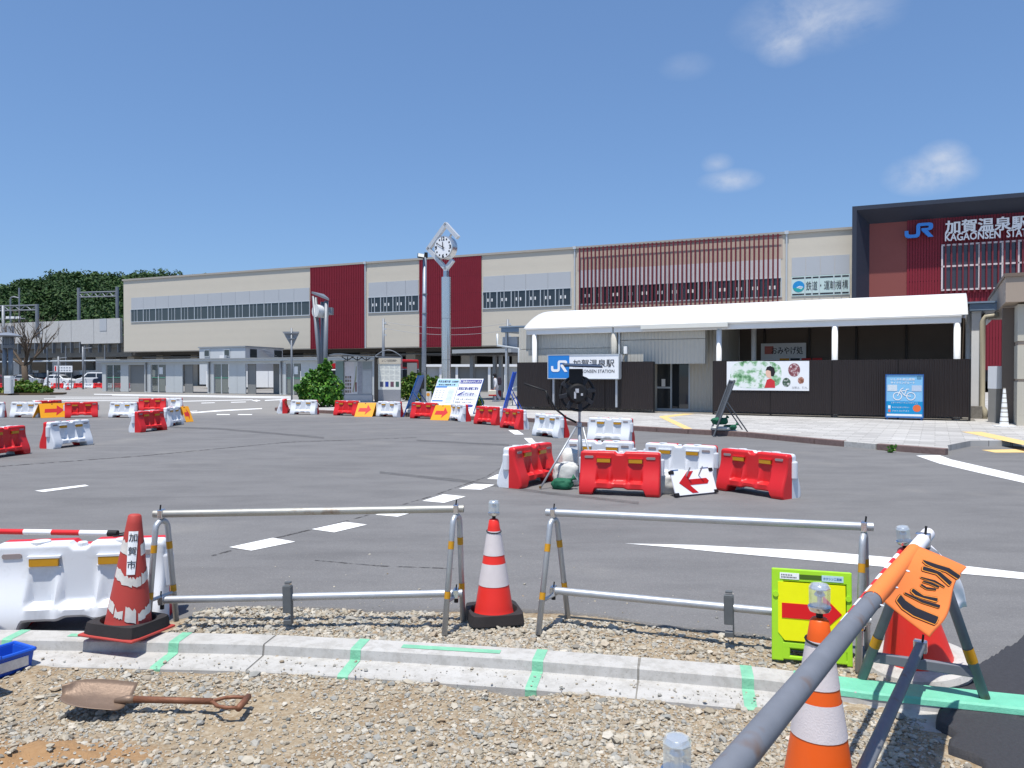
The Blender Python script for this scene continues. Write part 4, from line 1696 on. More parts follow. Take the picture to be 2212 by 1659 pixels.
def cone(label, loc, rz, body, bands, base='weight', plate=True, h=.68, r0=.137, r1=.031, lamp_z=True, ring=True, band_m=CONEWHT, tilt=None, group='traffic cones'):
    t = thing('traffic_cone', label, 'cone', loc, rz, group)
    z0 = .075 if base == 'weight' else .03
    M0 = Matrix.Translation((0, 0, z0 - .05))
    prof = [(r0 + .02, 0), (r0 + .012, .012)] + cone_prof(r0, r1, h, .03, h - .012, n=14) + [(r1 * .8, h - .003), (0, h)]
    MB().lathe(prof, 28, M0, cap=False).build('cone_body', body, t, 'all')
    for a, b in bands:
        MB().lathe(cone_prof(r0, r1, h, a, b, .0022, 4), 28, M0, cap=False).build('reflective_band', band_m, t, 'all')
    top = z0 - .05 + h
    if lamp_z:
        lamp(t, top + .022)
    if ring:
        zz = top - .085
        MB().tube([(.048 * math.cos(a), .048 * math.sin(a), zz + .006 * math.sin(a)) for a in np.linspace(0, 2 * math.pi, 19)], .004, 6).build('bar_ring', BLACKM, t)
    if base == 'weight':
        b = MB()
        b.box((0, 0, .012), (.385, .385, .016))
        if plate:
            b.build('base_plate', body, t, bevel=.007)
        # heavy rubber collar: rounded square with a round hole
        n = 32
        vs, fs = [], []
        for (zz, k) in ((.02, 1.0), (.085, .95)):
            for q in range(n):
                a = 2 * math.pi * q / n
                c, s = math.cos(a), math.sin(a)
                e = (abs(c) ** 8 + abs(s) ** 8) ** (-1 / 8)
                vs.append((.183 * k * c * e, .183 * k * s * e, zz))
        for zz, rr in ((.085, .158), (.06, .149), (.02, .149)):
            for q in range(n):
                a = 2 * math.pi * q / n
                vs.append((rr * math.cos(a), rr * math.sin(a), zz))
        order = [0, 1, 2, 3, 4]
        for q in range(4):
            for j in range(n):
                a_, b_ = order[q] * n + j, order[q] * n + (j + 1) % n
                fs.append((a_, b_, b_ + n, a_ + n))
        MB().add(vs, fs).build('weight_collar', RUBBER, t, True)
    elif base == 'round':
        MB().lathe([(.14, 0), (.27, 0), (.285, .03), (.27, .06), (.2, .075), (.15, .07), (.14, .03)], 28, cap=False).build('weight_ring', CONC, t, True)
    if tilt:
        t.rotation_euler = tilt
    return t


def kz(x, y):
    return KT


# faded cone with the city's sticker, standing on the kerb
p = G(276, 1372, KT)
c1 = cone('old faded red cone with torn white stripes, city sticker and black collar', (p.x, p.y, KT + .018), R(-12), CONEOLD, [], lamp_z=False, ring=False, h=.70, r1=.036)
c1.rotation_euler = (R(-3), R(2), R(-14))


def cone_patch(t, h, r0, r1, ring_pts, mt, nm, z0=.025, lift=.003):
    """a patch that follows the cone skin: points are (angle deg, height) round an outline"""
    cen = np.mean(np.array(ring_pts), axis=0)
    vs, fs = [], []
    P = lambda a, z: ((r0 + (r1 - r0) * z / h + lift) * math.cos(R(a)), (r0 + (r1 - r0) * z / h + lift) * math.sin(R(a)), z + z0)
    vs.append(P(*cen))
    n = len(ring_pts)
    for k_ in (.5, 1):
        for a, z in ring_pts:
            vs.append(P(cen[0] + (a - cen[0]) * k_, cen[1] + (z - cen[1]) * k_))
    for q in range(n):
        fs.append((0, 1 + q, 1 + (q + 1) % n))
        fs.append((1 + q, 1 + n + q, 1 + n + (q + 1) % n, 1 + (q + 1) % n))
    return MB().add(vs, fs).build(nm, mt, t)


rg = random.Random(8)


def torn_v(zmid, zdip, thick, a0, a1, skip, jag):
    """one torn piece of a V-shaped stripe"""
    f = lambda a: zmid - zdip * (1 - abs(a + 90 - 14) / 75)
    OFF = 46
    up = [(a + OFF, f(a) + thick / 2 + rg.uniform(-jag, jag)) for a in np.linspace(a0, a1, 7)]
    dn = [(a + OFF, f(a) - thick / 2 + rg.uniform(-jag, jag) * .4) for a in np.linspace(a1, a0, 7)]
    return up + dn


WORN = mat('worn_white_sheet', lin(206, 202, 196), .6, var=.2, scale=30)
for a0, a1, zm, dip, th in ((-175, -120, .51, .03, .075), (-58, 0, .51, .03, .075), (-168, -128, .345, .05, .06), (-128, -92, .335, .05, .055), (-92, -60, .345, .05, .05), (-58, -8, .35, .05, .06),
                            (-170, -140, .155, .05, .06), (-136, -112, .13, .04, .045), (-106, -78, .145, .05, .075), (-72, -50, .14, .05, .05), (-50, -15, .15, .05, .055), (10, 60, .15, .03, .06), (60, 150, .345, .03, .06)):
    cone_patch(c1, .70, .137, .036, torn_v(zm, dip, th, a0, a1, 0, .011), WORN, 'torn_stripe')
stick = [(a, z) for a, z in ((-112, .335), (-84, .335), (-78, .595), (-122, .595))]
stk = cone_patch(c1, .70, .137, .036, [(a + 46, z) for a, z in ((-113, .345), (-98, .345), (-84, .345), (-78, .47), (-70, .60), (-98, .60), (-126, .60), (-119, .47))], SIGNW, 'sticker', lift=.005)
for ch, zc in (('加', .565), ('賀', .485), ('市', .405)):
    vs, fs, w = text_mesh(ch, .052, .01)
    P = []
    for v in vs:
        z = zc + v[2] - .02
        r_ = .137 + (.036 - .137) * z / .70 + .0072
        a = R(-52) + (v[0] - w / 2) / r_
        P.append(((r_ - v[1] * .03) * math.cos(a), (r_ - v[1] * .03) * math.sin(a), z + .025))
    MB().add(P, fs).build('sticker_lettering', INK, stk)

p = G(1067, 1337)
cone('bright red cone with two white bands and a clear lamp between the two pipe barricades', (p.x, p.y, -.012), R(12), CONERED, [(.225, .37), (.425, .585)], h=.665, plate=False)
c3w = D(1773, HOR, 2.75)
cone('orange cone with two white mesh bands and a lamp behind the slanting pipe', (c3w.x, 2.75, .0), R(20), CONEORG, [(.325, .45), (.50, .665)], h=.745, r0=.145, lamp_z=True)
c5w = D(1465, HOR, 1.87)
cone('cone of which only the clear lamp shows at the bottom edge', (c5w.x, 1.87, -.04), R(10), CONEORG, [(.28, .39), (.43, .58)], h=.65, r0=.145)
p4 = G(1985, 1444)
c4 = cone('red cone with lamp in a grey round base behind the orange flag', (p4.x, p4.y, .0), R(0), CONERED, [(.40, .55)], base='round', h=.72, r0=.2, r1=.035)
c4.rotation_euler = (R(4), R(-9), 0)
for q, (px, py) in enumerate(((147, 842.4), (112, 841))):
    p = G(px, py)
    cone(('small far orange-red cone standing before the car park barriers', 'small far red cone left in front of the car park barriers')[q], (p.x, p.y, 0), 0, CONERED, [(.3, .45)], lamp_z=False, ring=False)


# cone bars
def bar(label, a, b, r, n, white_first=True, caps=True):
    a, b = Vector(a), Vector(b)
    t = thing('cone_bar', label, 'bar', a)
    d = b - a
    for q in range(n):
        s0, s1 = q / n, (q + 1) / n
        MB().tube([d * s0, d * s1], r, 12).build('bar_section', (SIGNW if (q % 2 == 0) == white_first else REDP), t, True)
    if caps:
        u = d.normalized()
        MB().tube([d, d + u * .06], r * 1.15, 12).build('end_sleeve', BLACKM, t, True)
        MB().tube([d + u * .05 + Vector((0.072 * math.cos(x_) + .06, .06 * math.sin(x_), .012 * math.cos(x_))) for x_ in np.linspace(0, 2 * math.pi, 17)], .005, 6).build('end_ring', BLACKM, t)
    return t


a1_ = D(-420, 1141, 4.85)
b1_ = D(234, 1152, 4.74)
bar('red and white striped bar hooked to the faded cone at left', a1_, b1_, .0175, 11, caps=True)
bar('short red and white striped bar between the orange cone and the red cone', (c3w.x + .06, 2.82, .655), (p4.x - .13, p4.y - .05, .67), .0135, 14, caps=False)

# ------------------------------------------------------------------ pipe barricades
def u_frame(parent, foot_a, foot_b, top, r=.0185, m=GALV, nm='stand_leg', bend=.055):
    """inverted U of bent tube: two feet and a rounded crown below the clamp"""
    fa, fb, tp = Vector(foot_a), Vector(foot_b), Vector(top)
    pts = []
    side = (fb - fa)
    side.z = 0
    side = side.normalized()
    pa, pb = tp - side * bend - Vector((0, 0, bend)), tp + side * bend - Vector((0, 0, bend))
    pts.append(fa)
    pts.append(pa)
    for q in range(1, 8):
        a = math.pi * q / 8
        pts.append(tp - side * bend * math.cos(a) + Vector((0, 0, bend * (math.sin(a) - 1))))
    pts += [pb, fb]
    MB().tube(pts, r, 12).build(nm, m, parent, 'all')
    return pa, pb


def clamp(parent, c, d, s=1.0):
    c = Vector(c)
    d = Vector(d).normalized()
    mx = Matrix.Translation(c) @ d.to_track_quat('X', 'Z').to_matrix().to_4x4()
    o = MB().box((0, 0, 0), (.034 * s, .058 * s, .06 * s), mx=mx).build('clamp', CHROME, parent, bevel=.006)
    MB().tube([c + Vector((0, -.02, .025 * s)), c + Vector((0.004, -.02, .062 * s))], .005 * s, 6).build('clamp_bolt', BLACKM, o)
    MB().tube([c + Vector((0, 0, -.06 * s)), c + Vector((0, 0, -.02 * s))], .014 * s, 8).build('clamp_stem', BLACKM, o)


def band_on(parent, a, b, f, w=.07, r=.0195, m=None):
    a, b = Vector(a), Vector(b)
    d = (b - a).normalized()
    c = a + (b - a) * f
    MB().tube([c - d * w / 2, c + d * w / 2], r, 12, cap=False).build('reflective_tape', m or REFL, parent, True)


def stand(parent, fa, fb, top, r=.0185):
    fa, fb = Vector(fa), Vector(fb)
    pa, pb = u_frame(parent, fa, fb, top, r)
    for p_, f_ in ((pa, fa), (pb, fb)):
        band_on(parent, f_, p_, .82, .05, r + .001)
        band_on(parent, f_, p_, .36, .045, r + .001)
    zc = .2
    la = fa + (pa - fa) * ((zc - fa.z) / (pa.z - fa.z))
    lb = fb + (pb - fb) * ((zc - fb.z) / (pb.z - fb.z))
    mb = MB()
    mb.tube([la, lb], .012, 6)
    mb.build('cross_bar', GALV, parent)


def pipe(parent, a, b, r=.0243, m=GALV):
    a, b = Vector(a), Vector(b)
    o = MB().tube([a, b], r, 18, cap=False).build('pipe', m, parent, 'all')
    for s, q in ((a, b), (b, a)):
        d = (s - q).normalized()
        MB().tube([s - d * .002, s - d * .06], r * .86, 14).build('pipe_bore', HOLE, o)


def bracket(parent, c, d, s=1.0):
    """sheet-metal board holder hooked on the lower pipe"""
    c = Vector(c)
    mx = Matrix.Translation(c) @ Vector(d).normalized().to_track_quat('X', 'Z').to_matrix().to_4x4()
    mb = MB()
    mb.box((0, -.034, -.01), (.05, .012, .17), mx=mx)
    mb.box((-.025, -.015, -.01), (.006, .045, .17), mx=mx)
    mb.box((.025, -.015, -.05), (.006, .055, .25), mx=mx)
    mb.box((0, -.02, .078), (.05, .04, .008), mx=mx)
    mb.box((0, .0, .095), (.04, .03, .012), mx=mx)
    mb.box((0, -.02, -.155), (.05, .04, .03), mx=mx)
    mb.build('board_bracket', mat('bracket_grey', lin(104, 108, 110), .6, metal=.3, var=.15, scale=12), parent, bevel=.003)


def barricade(label, A, B, za, zb2, lowa, lowb, mt, feetA, feetB, brk):
    """A, B: plan points of the stands; two pipes clamped on bent stands"""
    t = thing('pipe_barricade', label, 'barricade', (A[0], A[1], 0))
    o = Vector((A[0], A[1], 0))
    a, b = Vector((A[0], A[1], za)) - o, Vector((B[0], B[1], zb2)) - o
    d = (b - a).normalized()
    stand(t, Vector(feetA[0]) - o, Vector(feetA[1]) - o, a - Vector((0, 0, .045)))
    stand(t, Vector(feetB[0]) - o, Vector(feetB[1]) - o, b - Vector((0, 0, .045)))
    pipe(t, a - d * .05, b + d * .05, m=mt)
    la, lb = Vector((a.x, a.y, lowa)), Vector((b.x, b.y, lowb))
    pipe(t, la - d * .02, lb + d * .04, m=GALV)
    for p_ in (a, b, la, lb):
        clamp(t, p_, d)
    if brk is not None:
        bracket(t, la + (lb - la) * brk, d)
    return t


gA = [tuple(G(318, 1368)), tuple(G(381, 1341))]
gB = [tuple(G(960, 1371)), tuple(G(1000, 1341))]
mid = lambda f: ((f[0][0] + f[1][0]) / 2, (f[0][1] + f[1][1]) / 2)
barricade('galvanised pipe barricade with rust spots, left of the red lamp cone', (D(347, HOR, 4.96).x, 4.96), (D(985, HOR, 4.95).x, 4.95), .737, .772, .175, .222, GALVR, gA, gB, .43)
gA = [tuple(G(1163, 1371)), tuple(G(1227, 1334))]
zB = 4.36
gB = [(D(1858, HOR, 4.2).x, 4.2, 0), (D(1878, HOR, 4.52).x, 4.52, 0)]
barricade('galvanised pipe barricade between the red lamp cone and the yellow sign', (D(1196, HOR, 5.0).x, 5.0), (D(1868, HOR, zB).x, zB), .738, .775, .226, .235, GALV, gA, gB, .6)

# near barricade running past the camera at the right
t = thing('pipe_barricade', 'dull grey pipe barricade slanting through the lower right corner', 'barricade', (2.03, 3.78, 0))
o = Vector((2.03, 3.78, 0))
fl, fr_ = G(1862, 1466, KT) - o, G(2128, 1509, KT) - o
top = D(1994, 1166, 3.75) - o
pa, pb = u_frame(t, fl, fr_, top - Vector((0, 0, .05)), .024, GALVD, bend=.07)
for f in (.33,):
    band_on(t, fr_, pb, f, .075, .0255)
    band_on(t, fl, pa, f, .06, .0255)
la = fl + (pa - fl) * .2
lb = fr_ + (pb - fr_) * .2
mb = MB()
d_ = (lb - la)
mx = Matrix.Translation((la + lb) / 2) @ d_.normalized().to_track_quat('X', 'Z').to_matrix().to_4x4()
mb.box((0, 0, 0), (d_.length + .01, .03, .05), mx=mx)
mb.build('cross_bar', GALVD, t, bevel=.004)
near = D(1581, 1659, 1.47) - o
dd = (near - top).normalized()
pipe(t, top - dd * .03, top + dd * 4.2, .0303, GALVD)
clamp(t, top, dd, 1.15)
lowe = D(1988, 1396, 3.8) - o
lown = G(1868, 1659, .27) - o
dl = (lown - lowe).normalized()
pipe(t, lowe - dl * .03, lowe + dl * 4.0, .0243, GALVD)
clamp(t, lowe, dl, 1.05)
PIPE_TOP, PIPE_D = o + top, dd

# ------------------------------------------------------------------ flags on the slanting pipe
CLOTHO = mat('cloth_orange', lin(250, 132, 62), .7, var=.05, scale=6)
k = N('cloth_print')
FL_A, FL_D = (650, 250), (300, 680)


def z1(p):
    return ((2650 + p[0] / 2.765) * .67770, (1650 + p[1] / 2.765) * .67770)


def on_pipe(px, py):
    """point of the pipe axis nearest to the ray through a measured point"""
    d = ray(px, py).normalized()
    e = Vector((0, 0, EYE))
    w0 = e - PIPE_TOP
    a, b, c = 1, d.dot(PIPE_D), 1
    dd_, ee = d.dot(w0), PIPE_D.dot(w0)
    s = (a * ee - b * dd_) / (a * c - b * b)
    return PIPE_TOP + PIPE_D * s


A3, D3 = on_pipe(*z1((690, 265))) + Vector((-.004, -.012, .031)), on_pipe(*z1((310, 690))) + Vector((-.004, -.012, .031))
B3 = D(*z1((1180, 432)), A3.y + .07)
C3 = D(*z1((885, 1080)), D3.y + .1)


def flag_pt(u, v):
    """u along the fly, v from the upper to the lower edge of the cloth"""
    P = A3 * (1 - u) * (1 - v) + B3 * u * (1 - v) + C3 * u * v + D3 * (1 - u) * v
    sag = math.sin(u * math.pi) * .018 * math.sin(v * 5.2 + .7) + u * .008 * math.sin(v * 9 + 2)
    hang = -.022 * math.sin(v * math.pi) * math.sin(u * math.pi * .9)
    return P + Vector((sag * .4, -sag, hang * .5)) + Vector((0, 0, .012 * math.sin(v * 7) * u))


quadpx = [z1(p) for p in ((690, 265), (1180, 432), (885, 1080), (310, 690))]


def inv_bil(p):
    """(u, v) of a measured print mark by a few Newton steps in the picture of the cloth"""
    def proj(P):
        s, c = math.sin(PITCH), math.cos(PITCH)
        q = P - Vector((0, 0, EYE))
        f = q.y * c - q.z * s
        return Vector((CX + FOC * q.x / f, CY - FOC * (q.y * s + q.z * c) / f))
    u, v = .5, .5
    tgt = Vector(p)
    for _ in range(12):
        f0 = proj(flag_pt(u, v)) - tgt
        fu = (proj(flag_pt(u + 1e-3, v)) - tgt - f0) / 1e-3
        fv = (proj(flag_pt(u, v + 1e-3)) - tgt - f0) / 1e-3
        det = fu.x * fv.y - fv.x * fu.y
        if abs(det) < 1e-9:
            break
        u -= (f0.x * fv.y - fv.x * f0.y) / det
        v -= (fu.x * f0.y - f0.x * fu.y) / det
    return u, v


fl = thing('warning_flag', 'orange cloth flag with bold black lettering tied on the slanting pipe', 'flag', tuple(A3))
nu, nv = 26, 26
vs = []
for a in range(nu + 1):
    for b in range(nv + 1):
        vs.append(flag_pt(a / nu, b / nv) - A3)
fs = [(a * (nv + 1) + b, (a + 1) * (nv + 1) + b, (a + 1) * (nv + 1) + b + 1, a * (nv + 1) + b + 1) for a in range(nu) for b in range(nv)]
ob = MB().add(vs, fs).build('cloth', CLOTHO, fl, 'all')
so = ob.modifiers.new('solid', 'SOLIDIFY')
so.thickness = .0012
# sleeve round the pipe
mb = MB()
pts = [(D3 - A3) * q / 8 - Vector((-.004, -.012, .031)) for q in range(9)]
mb.tube(pts, .0325, 18, cap=False)
mb.build('sleeve', CLOTHO, fl, 'all')
# black letter strokes, each with an amber keyline
STROKES = [[(600, 690), (640, 740), (735, 805), (930, 885), (905, 940), (715, 865), (620, 800), (570, 735)],
           [(640, 665), (800, 735), (950, 780), (940, 800), (790, 752), (636, 672)],
           [(710, 635), (800, 698), (925, 722), (920, 738), (800, 706), (735, 682), (700, 650)],
           [(785, 590), (830, 620), (915, 632), (910, 642), (830, 632), (780, 600)],
           [(800, 563), (870, 575), (940, 610), (935, 622), (860, 588), (800, 570)],
           [(780, 528), (905, 560), (990, 612), (985, 616), (900, 572), (780, 532)],
           [(805, 440), (880, 462), (950, 490), (1050, 575), (1035, 595), (925, 495), (800, 462)],
           [(800, 382), (930, 425), (1030, 455), (1125, 520), (1110, 540), (1010, 475), (900, 440), (835, 412)]]
AMB = mat('print_amber', lin(240, 150, 50), .6)
PRB = mat('print_black', lin(30, 26, 34), .7, var=.1)
PRM = mat('print_maroon', lin(92, 34, 24), .7)


def flag_poly(pts, lift, grow, mt, nm):
    c = np.mean(np.array(pts), axis=0)
    uv = []
    for a, b in zip(pts, pts[1:] + pts[:1]):
        for q in range(5):
            t_ = q / 5
            uv.append(inv_bil(z1((a[0] + (b[0] - a[0]) * t_, a[1] + (b[1] - a[1]) * t_))))
    if grow:
        # offset outwards in cloth space
        n_ = len(uv)
        out = []
        area = sum(uv[q][0] * uv[(q + 1) % n_][1] - uv[(q + 1) % n_][0] * uv[q][1] for q in range(n_))
        sg = 1 if area > 0 else -1
        for q in range(n_):
            p0, p1 = uv[q - 1], uv[(q + 1) % n_]
            tx, ty = p1[0] - p0[0], p1[1] - p0[1]
            L_ = math.hypot(tx, ty) + 1e-9
            out.append((uv[q][0] + sg * ty / L_ * grow, uv[q][1] - sg * tx / L_ * grow))
        uv = out
    P = []
    for u, v in uv:
        p = flag_pt(u, v)
        n_ = (flag_pt(u + .01, v) - p).cross(flag_pt(u, v + .01) - p).normalized()
        if n_.dot(Vector((0, 0, EYE)) - p) < 0:
            n_ = -n_
        P.append(p + n_ * lift - A3)
    bm = bmesh.new()
    f = bm.faces.new([bm.verts.new(q) for q in P])
    bmesh.ops.triangulate(bm, faces=[f])
    me = bpy.data.meshes.new(nm)
    bm.to_mesh(me)
    bm.free()
    return link(nm, me, mt, fl)


for q_, s in enumerate(STROKES):
    kk_ = .45 if q_ in (1, 3, 4, 5) else 1.0
    flag_poly(s, .003, .027 * kk_, PRM, 'letter_outline')
    flag_poly(s, .0042, .02 * kk_, AMB, 'letter_keyline')
    flag_poly(s, .0054, .008 * kk_, PRB, 'letter_stroke')
for p in ((668, 472), (565, 615), (440, 775)):
    ring = [(p[0] + 20 * math.cos(a) + 0, p[1] + 8 * math.sin(a) + 5 * math.cos(a)) for a in np.linspace(0, 6.28, 9)[:8]]
    flag_poly(ring, .003, 0, SIGNW, 'cable_tie')

# white printed flag behind it
CLOTHW = mat('cloth_white', lin(228, 226, 230), .7, var=.05, scale=6)
wa, wb = on_pipe(*z1((785, 95))), on_pipe(*z1((655, 262)))
wf = thing('white_flag', 'white cloth flag with a small red ring hanging behind the orange flag', 'flag', tuple(wa))
MB().tube([Vector((0, 0, 0)), wb - wa], .0322, 18, cap=False).build('sleeve', CLOTHW, wf, 'all')
q0, q1 = D(*z1((850, 215)), wa.y + .02) - wa, D(*z1((1200, 790)), wa.y + .12) - wa
q2, q3 = D(*z1((1130, 800)), wa.y + .02) - wa, D(*z1((760, 330)), wa.y - .12) - wa
vs, fs = [], []
for a in range(13):
    for b in range(9):
        u, v = a / 12, b / 8
        P = q0 * (1 - u) * (1 - v) + q1 * u * (1 - v) + q2 * u * v + q3 * (1 - u) * v
        vs.append(P + Vector((.035 * math.sin(u * math.pi) * (1 - v), .012 * math.sin(u * 7 + v * 3), .02 * math.sin(u * math.pi) * (1 - v))))
fs = [(a * 9 + b, (a + 1) * 9 + b, (a + 1) * 9 + b + 1, a * 9 + b + 1) for a in range(12) for b in range(8)]
ob = MB().add(vs, fs).build('cloth', CLOTHW, wf, 'all')
ob.modifiers.new('solid', 'SOLIDIFY').thickness = .0012


def wpt(u, v, lift=.003):
    P = q0 * (1 - u) * (1 - v) + q1 * u * (1 - v) + q2 * u * v + q3 * (1 - u) * v + Vector((.035 * math.sin(u * math.pi) * (1 - v), .012 * math.sin(u * 7 + v * 3), .02 * math.sin(u * math.pi) * (1 - v)))
    return P + Vector((-.2, -1, .35)).normalized() * lift


ring = MB()
n = 20
vs = [wpt(.33 + .13 * math.cos(a) * k_, .3 + .2 * math.sin(a) * k_) for k_ in (1, .78) for a in np.linspace(0, 2 * math.pi, n + 1)[:n]]
ring.add(vs, [(j, (j + 1) % n, n + (j + 1) % n, n + j) for j in range(n)])
ring.build('printed_ring', mat('print_crimson', lin(190, 40, 80), .6), wf)
for c_ in ((.31, .26), (.36, .33)):
    MB().add([wpt(c_[0] + .05 * math.cos(a), c_[1] + .05 * math.sin(a), .004) for a in np.linspace(0, 6.28, 9)[:8]], [tuple(range(8))]).build('printed_spot', PRB, wf)
for q in range(9):
    u0 = .02 + q * .018
    MB().add([wpt(u0, .55 + .045 * q), wpt(u0 + .02, .58 + .045 * q), wpt(u0 + .1, .5 + .045 * q)], [(0, 1, 2)]).build('printed_fringe', MATS['print_crimson'], wf)

# ------------------------------------------------------------------ yellow-green folding sign
LIME = mat_plastic('sign_lime', (166, 222, 44), dirt=.12)
YEL = mat('sign_yellow', lin(236, 236, 6), .4, var=.05, scale=20)
pl_, pr_ = G(1667, 1424), G(1842, 1441)
d = (pr_ - pl_).normalized()
sg = thing('folding_sign', 'lime framed folding sign, yellow with a red arrow, right of the kerb gravel', 'sign', ((pl_.x + pr_.x) / 2, (pl_.y + pr_.y) / 2, .0), math.atan2(d.y, d.x))
Wd, Hh = (pr_ - pl_).length, .52
lean = R(7)
RX = Matrix.Rotation(-lean, 4, 'X')


def lp(mb, name, mt, parent, bevel=0):
    m_ = MB()
    m_.add(mb.v, mb.f, RX)
    return m_.build(name, mt, parent, bevel=bevel)


w2 = Wd / 2
fr = MB()
fr.plate([(-w2, 0), (-w2 + .065, 0), (-w2 + .065, Hh - .02), (-w2, Hh)], -.012, .012)
fr.plate([(w2 - .03, 0), (w2, 0), (w2, Hh), (w2 - .03, Hh - .02)], -.0122, .0122)
fr.box((0, 0, Hh - .035), (Wd - .004, .0236, .07))
fr.box((0, 0, .02), (Wd - .008, .022, .022))
fr.box((0, 0, .09), (Wd - .012, .0228, .035))
fr.prism([(-w2 + .03, -.011), (-w2 + .1, -.011), (-w2 + .1, .011), (-w2 + .03, .011)], .02, .1)
fr.prism([(w2 - .1, -.011), (w2 - .03, -.011), (w2 - .03, .011), (w2 - .1, .011)], .02, .1)
lp(fr, 'frame', LIME, sg, .006)
fr2 = MB()
fr2.add(MB().box((0, 0, Hh / 2), (Wd - .02, .02, Hh)).v, MB().box((0, 0, 0), (1, 1, 1)).f, Matrix.Translation((0, .2, 0)) @ Matrix.Rotation(R(14), 4, 'X'))
fr2.build('rear_leaf', LIME, sg, bevel=.006)
lp(MB().plate([(-w2 + .035, .16), (-w2 + .07, .118), (w2 - .07, .118), (w2 - .035, .16), (w2 - .035, Hh - .075), (-w2 + .035, Hh - .075)], -.016, -.008), 'face_sheet', YEL, sg)
zc = .285
lp(MB().plate([(-w2 + .055, zc - .042), (.06, zc - .042), (.06, zc - .1), (w2 - .055, zc), (.06, zc + .1), (.06, zc + .042), (-w2 + .055, zc + .042)], -.019, -.015), 'arrow', mat('sign_red', lin(214, 26, 30), .4, var=.06), sg)
lp(MB().plate([(-w2 + .045, Hh - .058), (-w2 + .15, Hh - .058), (-w2 + .15, Hh - .022), (-w2 + .045, Hh - .022)], -.0145, -.011), 'sticker', SIGNW, sg)
lp(MB().plate([(w2 - .16, Hh - .058), (w2 - .045, Hh - .058), (w2 - .045, Hh - .024), (w2 - .16, Hh - .024)], -.0145, -.011), 'sticker', mat('sticker_blue', lin(186, 214, 226), .4), sg)
lp(MB().plate([(-.05 + p_[0] * 1.3 + .05, Hh - .04 + p_[1] * .8) for p_ in st_], -.0135, -.0115), 'hand_hole', mat('hole_green', lin(70, 100, 24), .7), sg)
vs, fs, w = text_mesh('ホクシン工業㈱', .017, .012)
kx_ = .098 / w
mm = MB().add([(v[0] * kx_ + w2 - .152, -.0155, v[2] + Hh - .048) for v in vs], fs)
lp(mm, 'sticker_lettering', JRB, sg)
for q in range(2):
    mm = MB()
    for j in range(7 + q * 4):
        mm.box((-w2 + .055 + j * (.009 if q == 0 else .0078), -.0152, Hh - .034 - q * .013), (.005, .001, .007))
    lp(mm, 'sticker_print', INK, sg)
for x in (-w2 + .022, w2 - .02):
    lp(MB().plate([(x + .016 * math.cos(a), Hh * .72 + .016 * math.sin(a)) for a in np.linspace(0, 6.283, 15)[:14]], -.02, -.012), 'pivot', LIME, sg)

# ------------------------------------------------------------------ shovel on the gravel
RUST = mat('rusty_steel', lin(128, 108, 92), .5, metal=.3, var=.22, scale=9, bump=.2, bscale=60)
SHAFT = mat('rusty_shaft', lin(126, 84, 62), .6, metal=.25, var=.3, scale=14, bump=.3, bscale=50)
tip, grip = G(134, 1510, .02), G(540, 1512, .02)
dv = grip - tip
sh = thing('shovel', 'rusty round-point shovel with D grip lying on the gravel', 'shovel', (tip.x, tip.y, -.038), math.atan2(dv.y, dv.x))
L = dv.length
bl = L * .345
ux = np.linspace(0, 1, 15)
vs, fs = [], []
for u in ux:
    hw = .118 * math.sqrt(max(1 - (1 - min(u / .62, 1)) ** 2.2, .0001)) * (1 - .12 * max(u - .7, 0))
    for s in np.linspace(-1, 1, 11):
        dish = .03 * (1 - s * s) * math.sin(min(u * 1.3, 1) * math.pi * .5)
        vs.append((u * bl, s * hw + (.0 if u < .9 else 0), .055 + .03 * (1 - u) - dish * .8 + .012 * math.exp(-(s / .12) ** 2) * (u > .25) * min((u - .25) * 4, 1) + .035 * max(s, 0) * 1.2))
fs = [(a * 11 + b, (a + 1) * 11 + b, (a + 1) * 11 + b + 1, a * 11 + b + 1) for a in range(14) for b in range(10)]
ob = MB().add(vs, fs).build('blade', RUST, sh, 'all')
ob.modifiers.new('solid', 'SOLIDIFY').thickness = .003
MB().tube([(bl * .82, 0, .05), (bl * 1.0, 0, .058), (bl * 1.12, 0, .06)], [.012, .02, .019], 10).build('socket', RUST, sh, 'all')
MB().tube([(bl * 1.05, 0, .059), (L * .8, 0, .05)], [.0165, .0155], 12).build('shaft', SHAFT, sh, 'all')
for s in (-1, 1):
    MB().tube([(L * .775, 0, .05), (L * .81, s * .012, .05), (L * .85, s * .05, .048), (L * .9, s * .062, .046), (L * .965, s * .06, .045)], .0095, 8).build('grip_fork', SHAFT, sh, 'all')
MB().tube([(L * .965, -.07, .045), (L * .965, .07, .045)], .0165, 10).build('grip_bar', SHAFT, sh, 'all')

# ------------------------------------------------------------------ blue plastic boxes at the left edge
BLUEBOX = mat_plastic('box_blue', (28, 86, 196), dirt=.3)


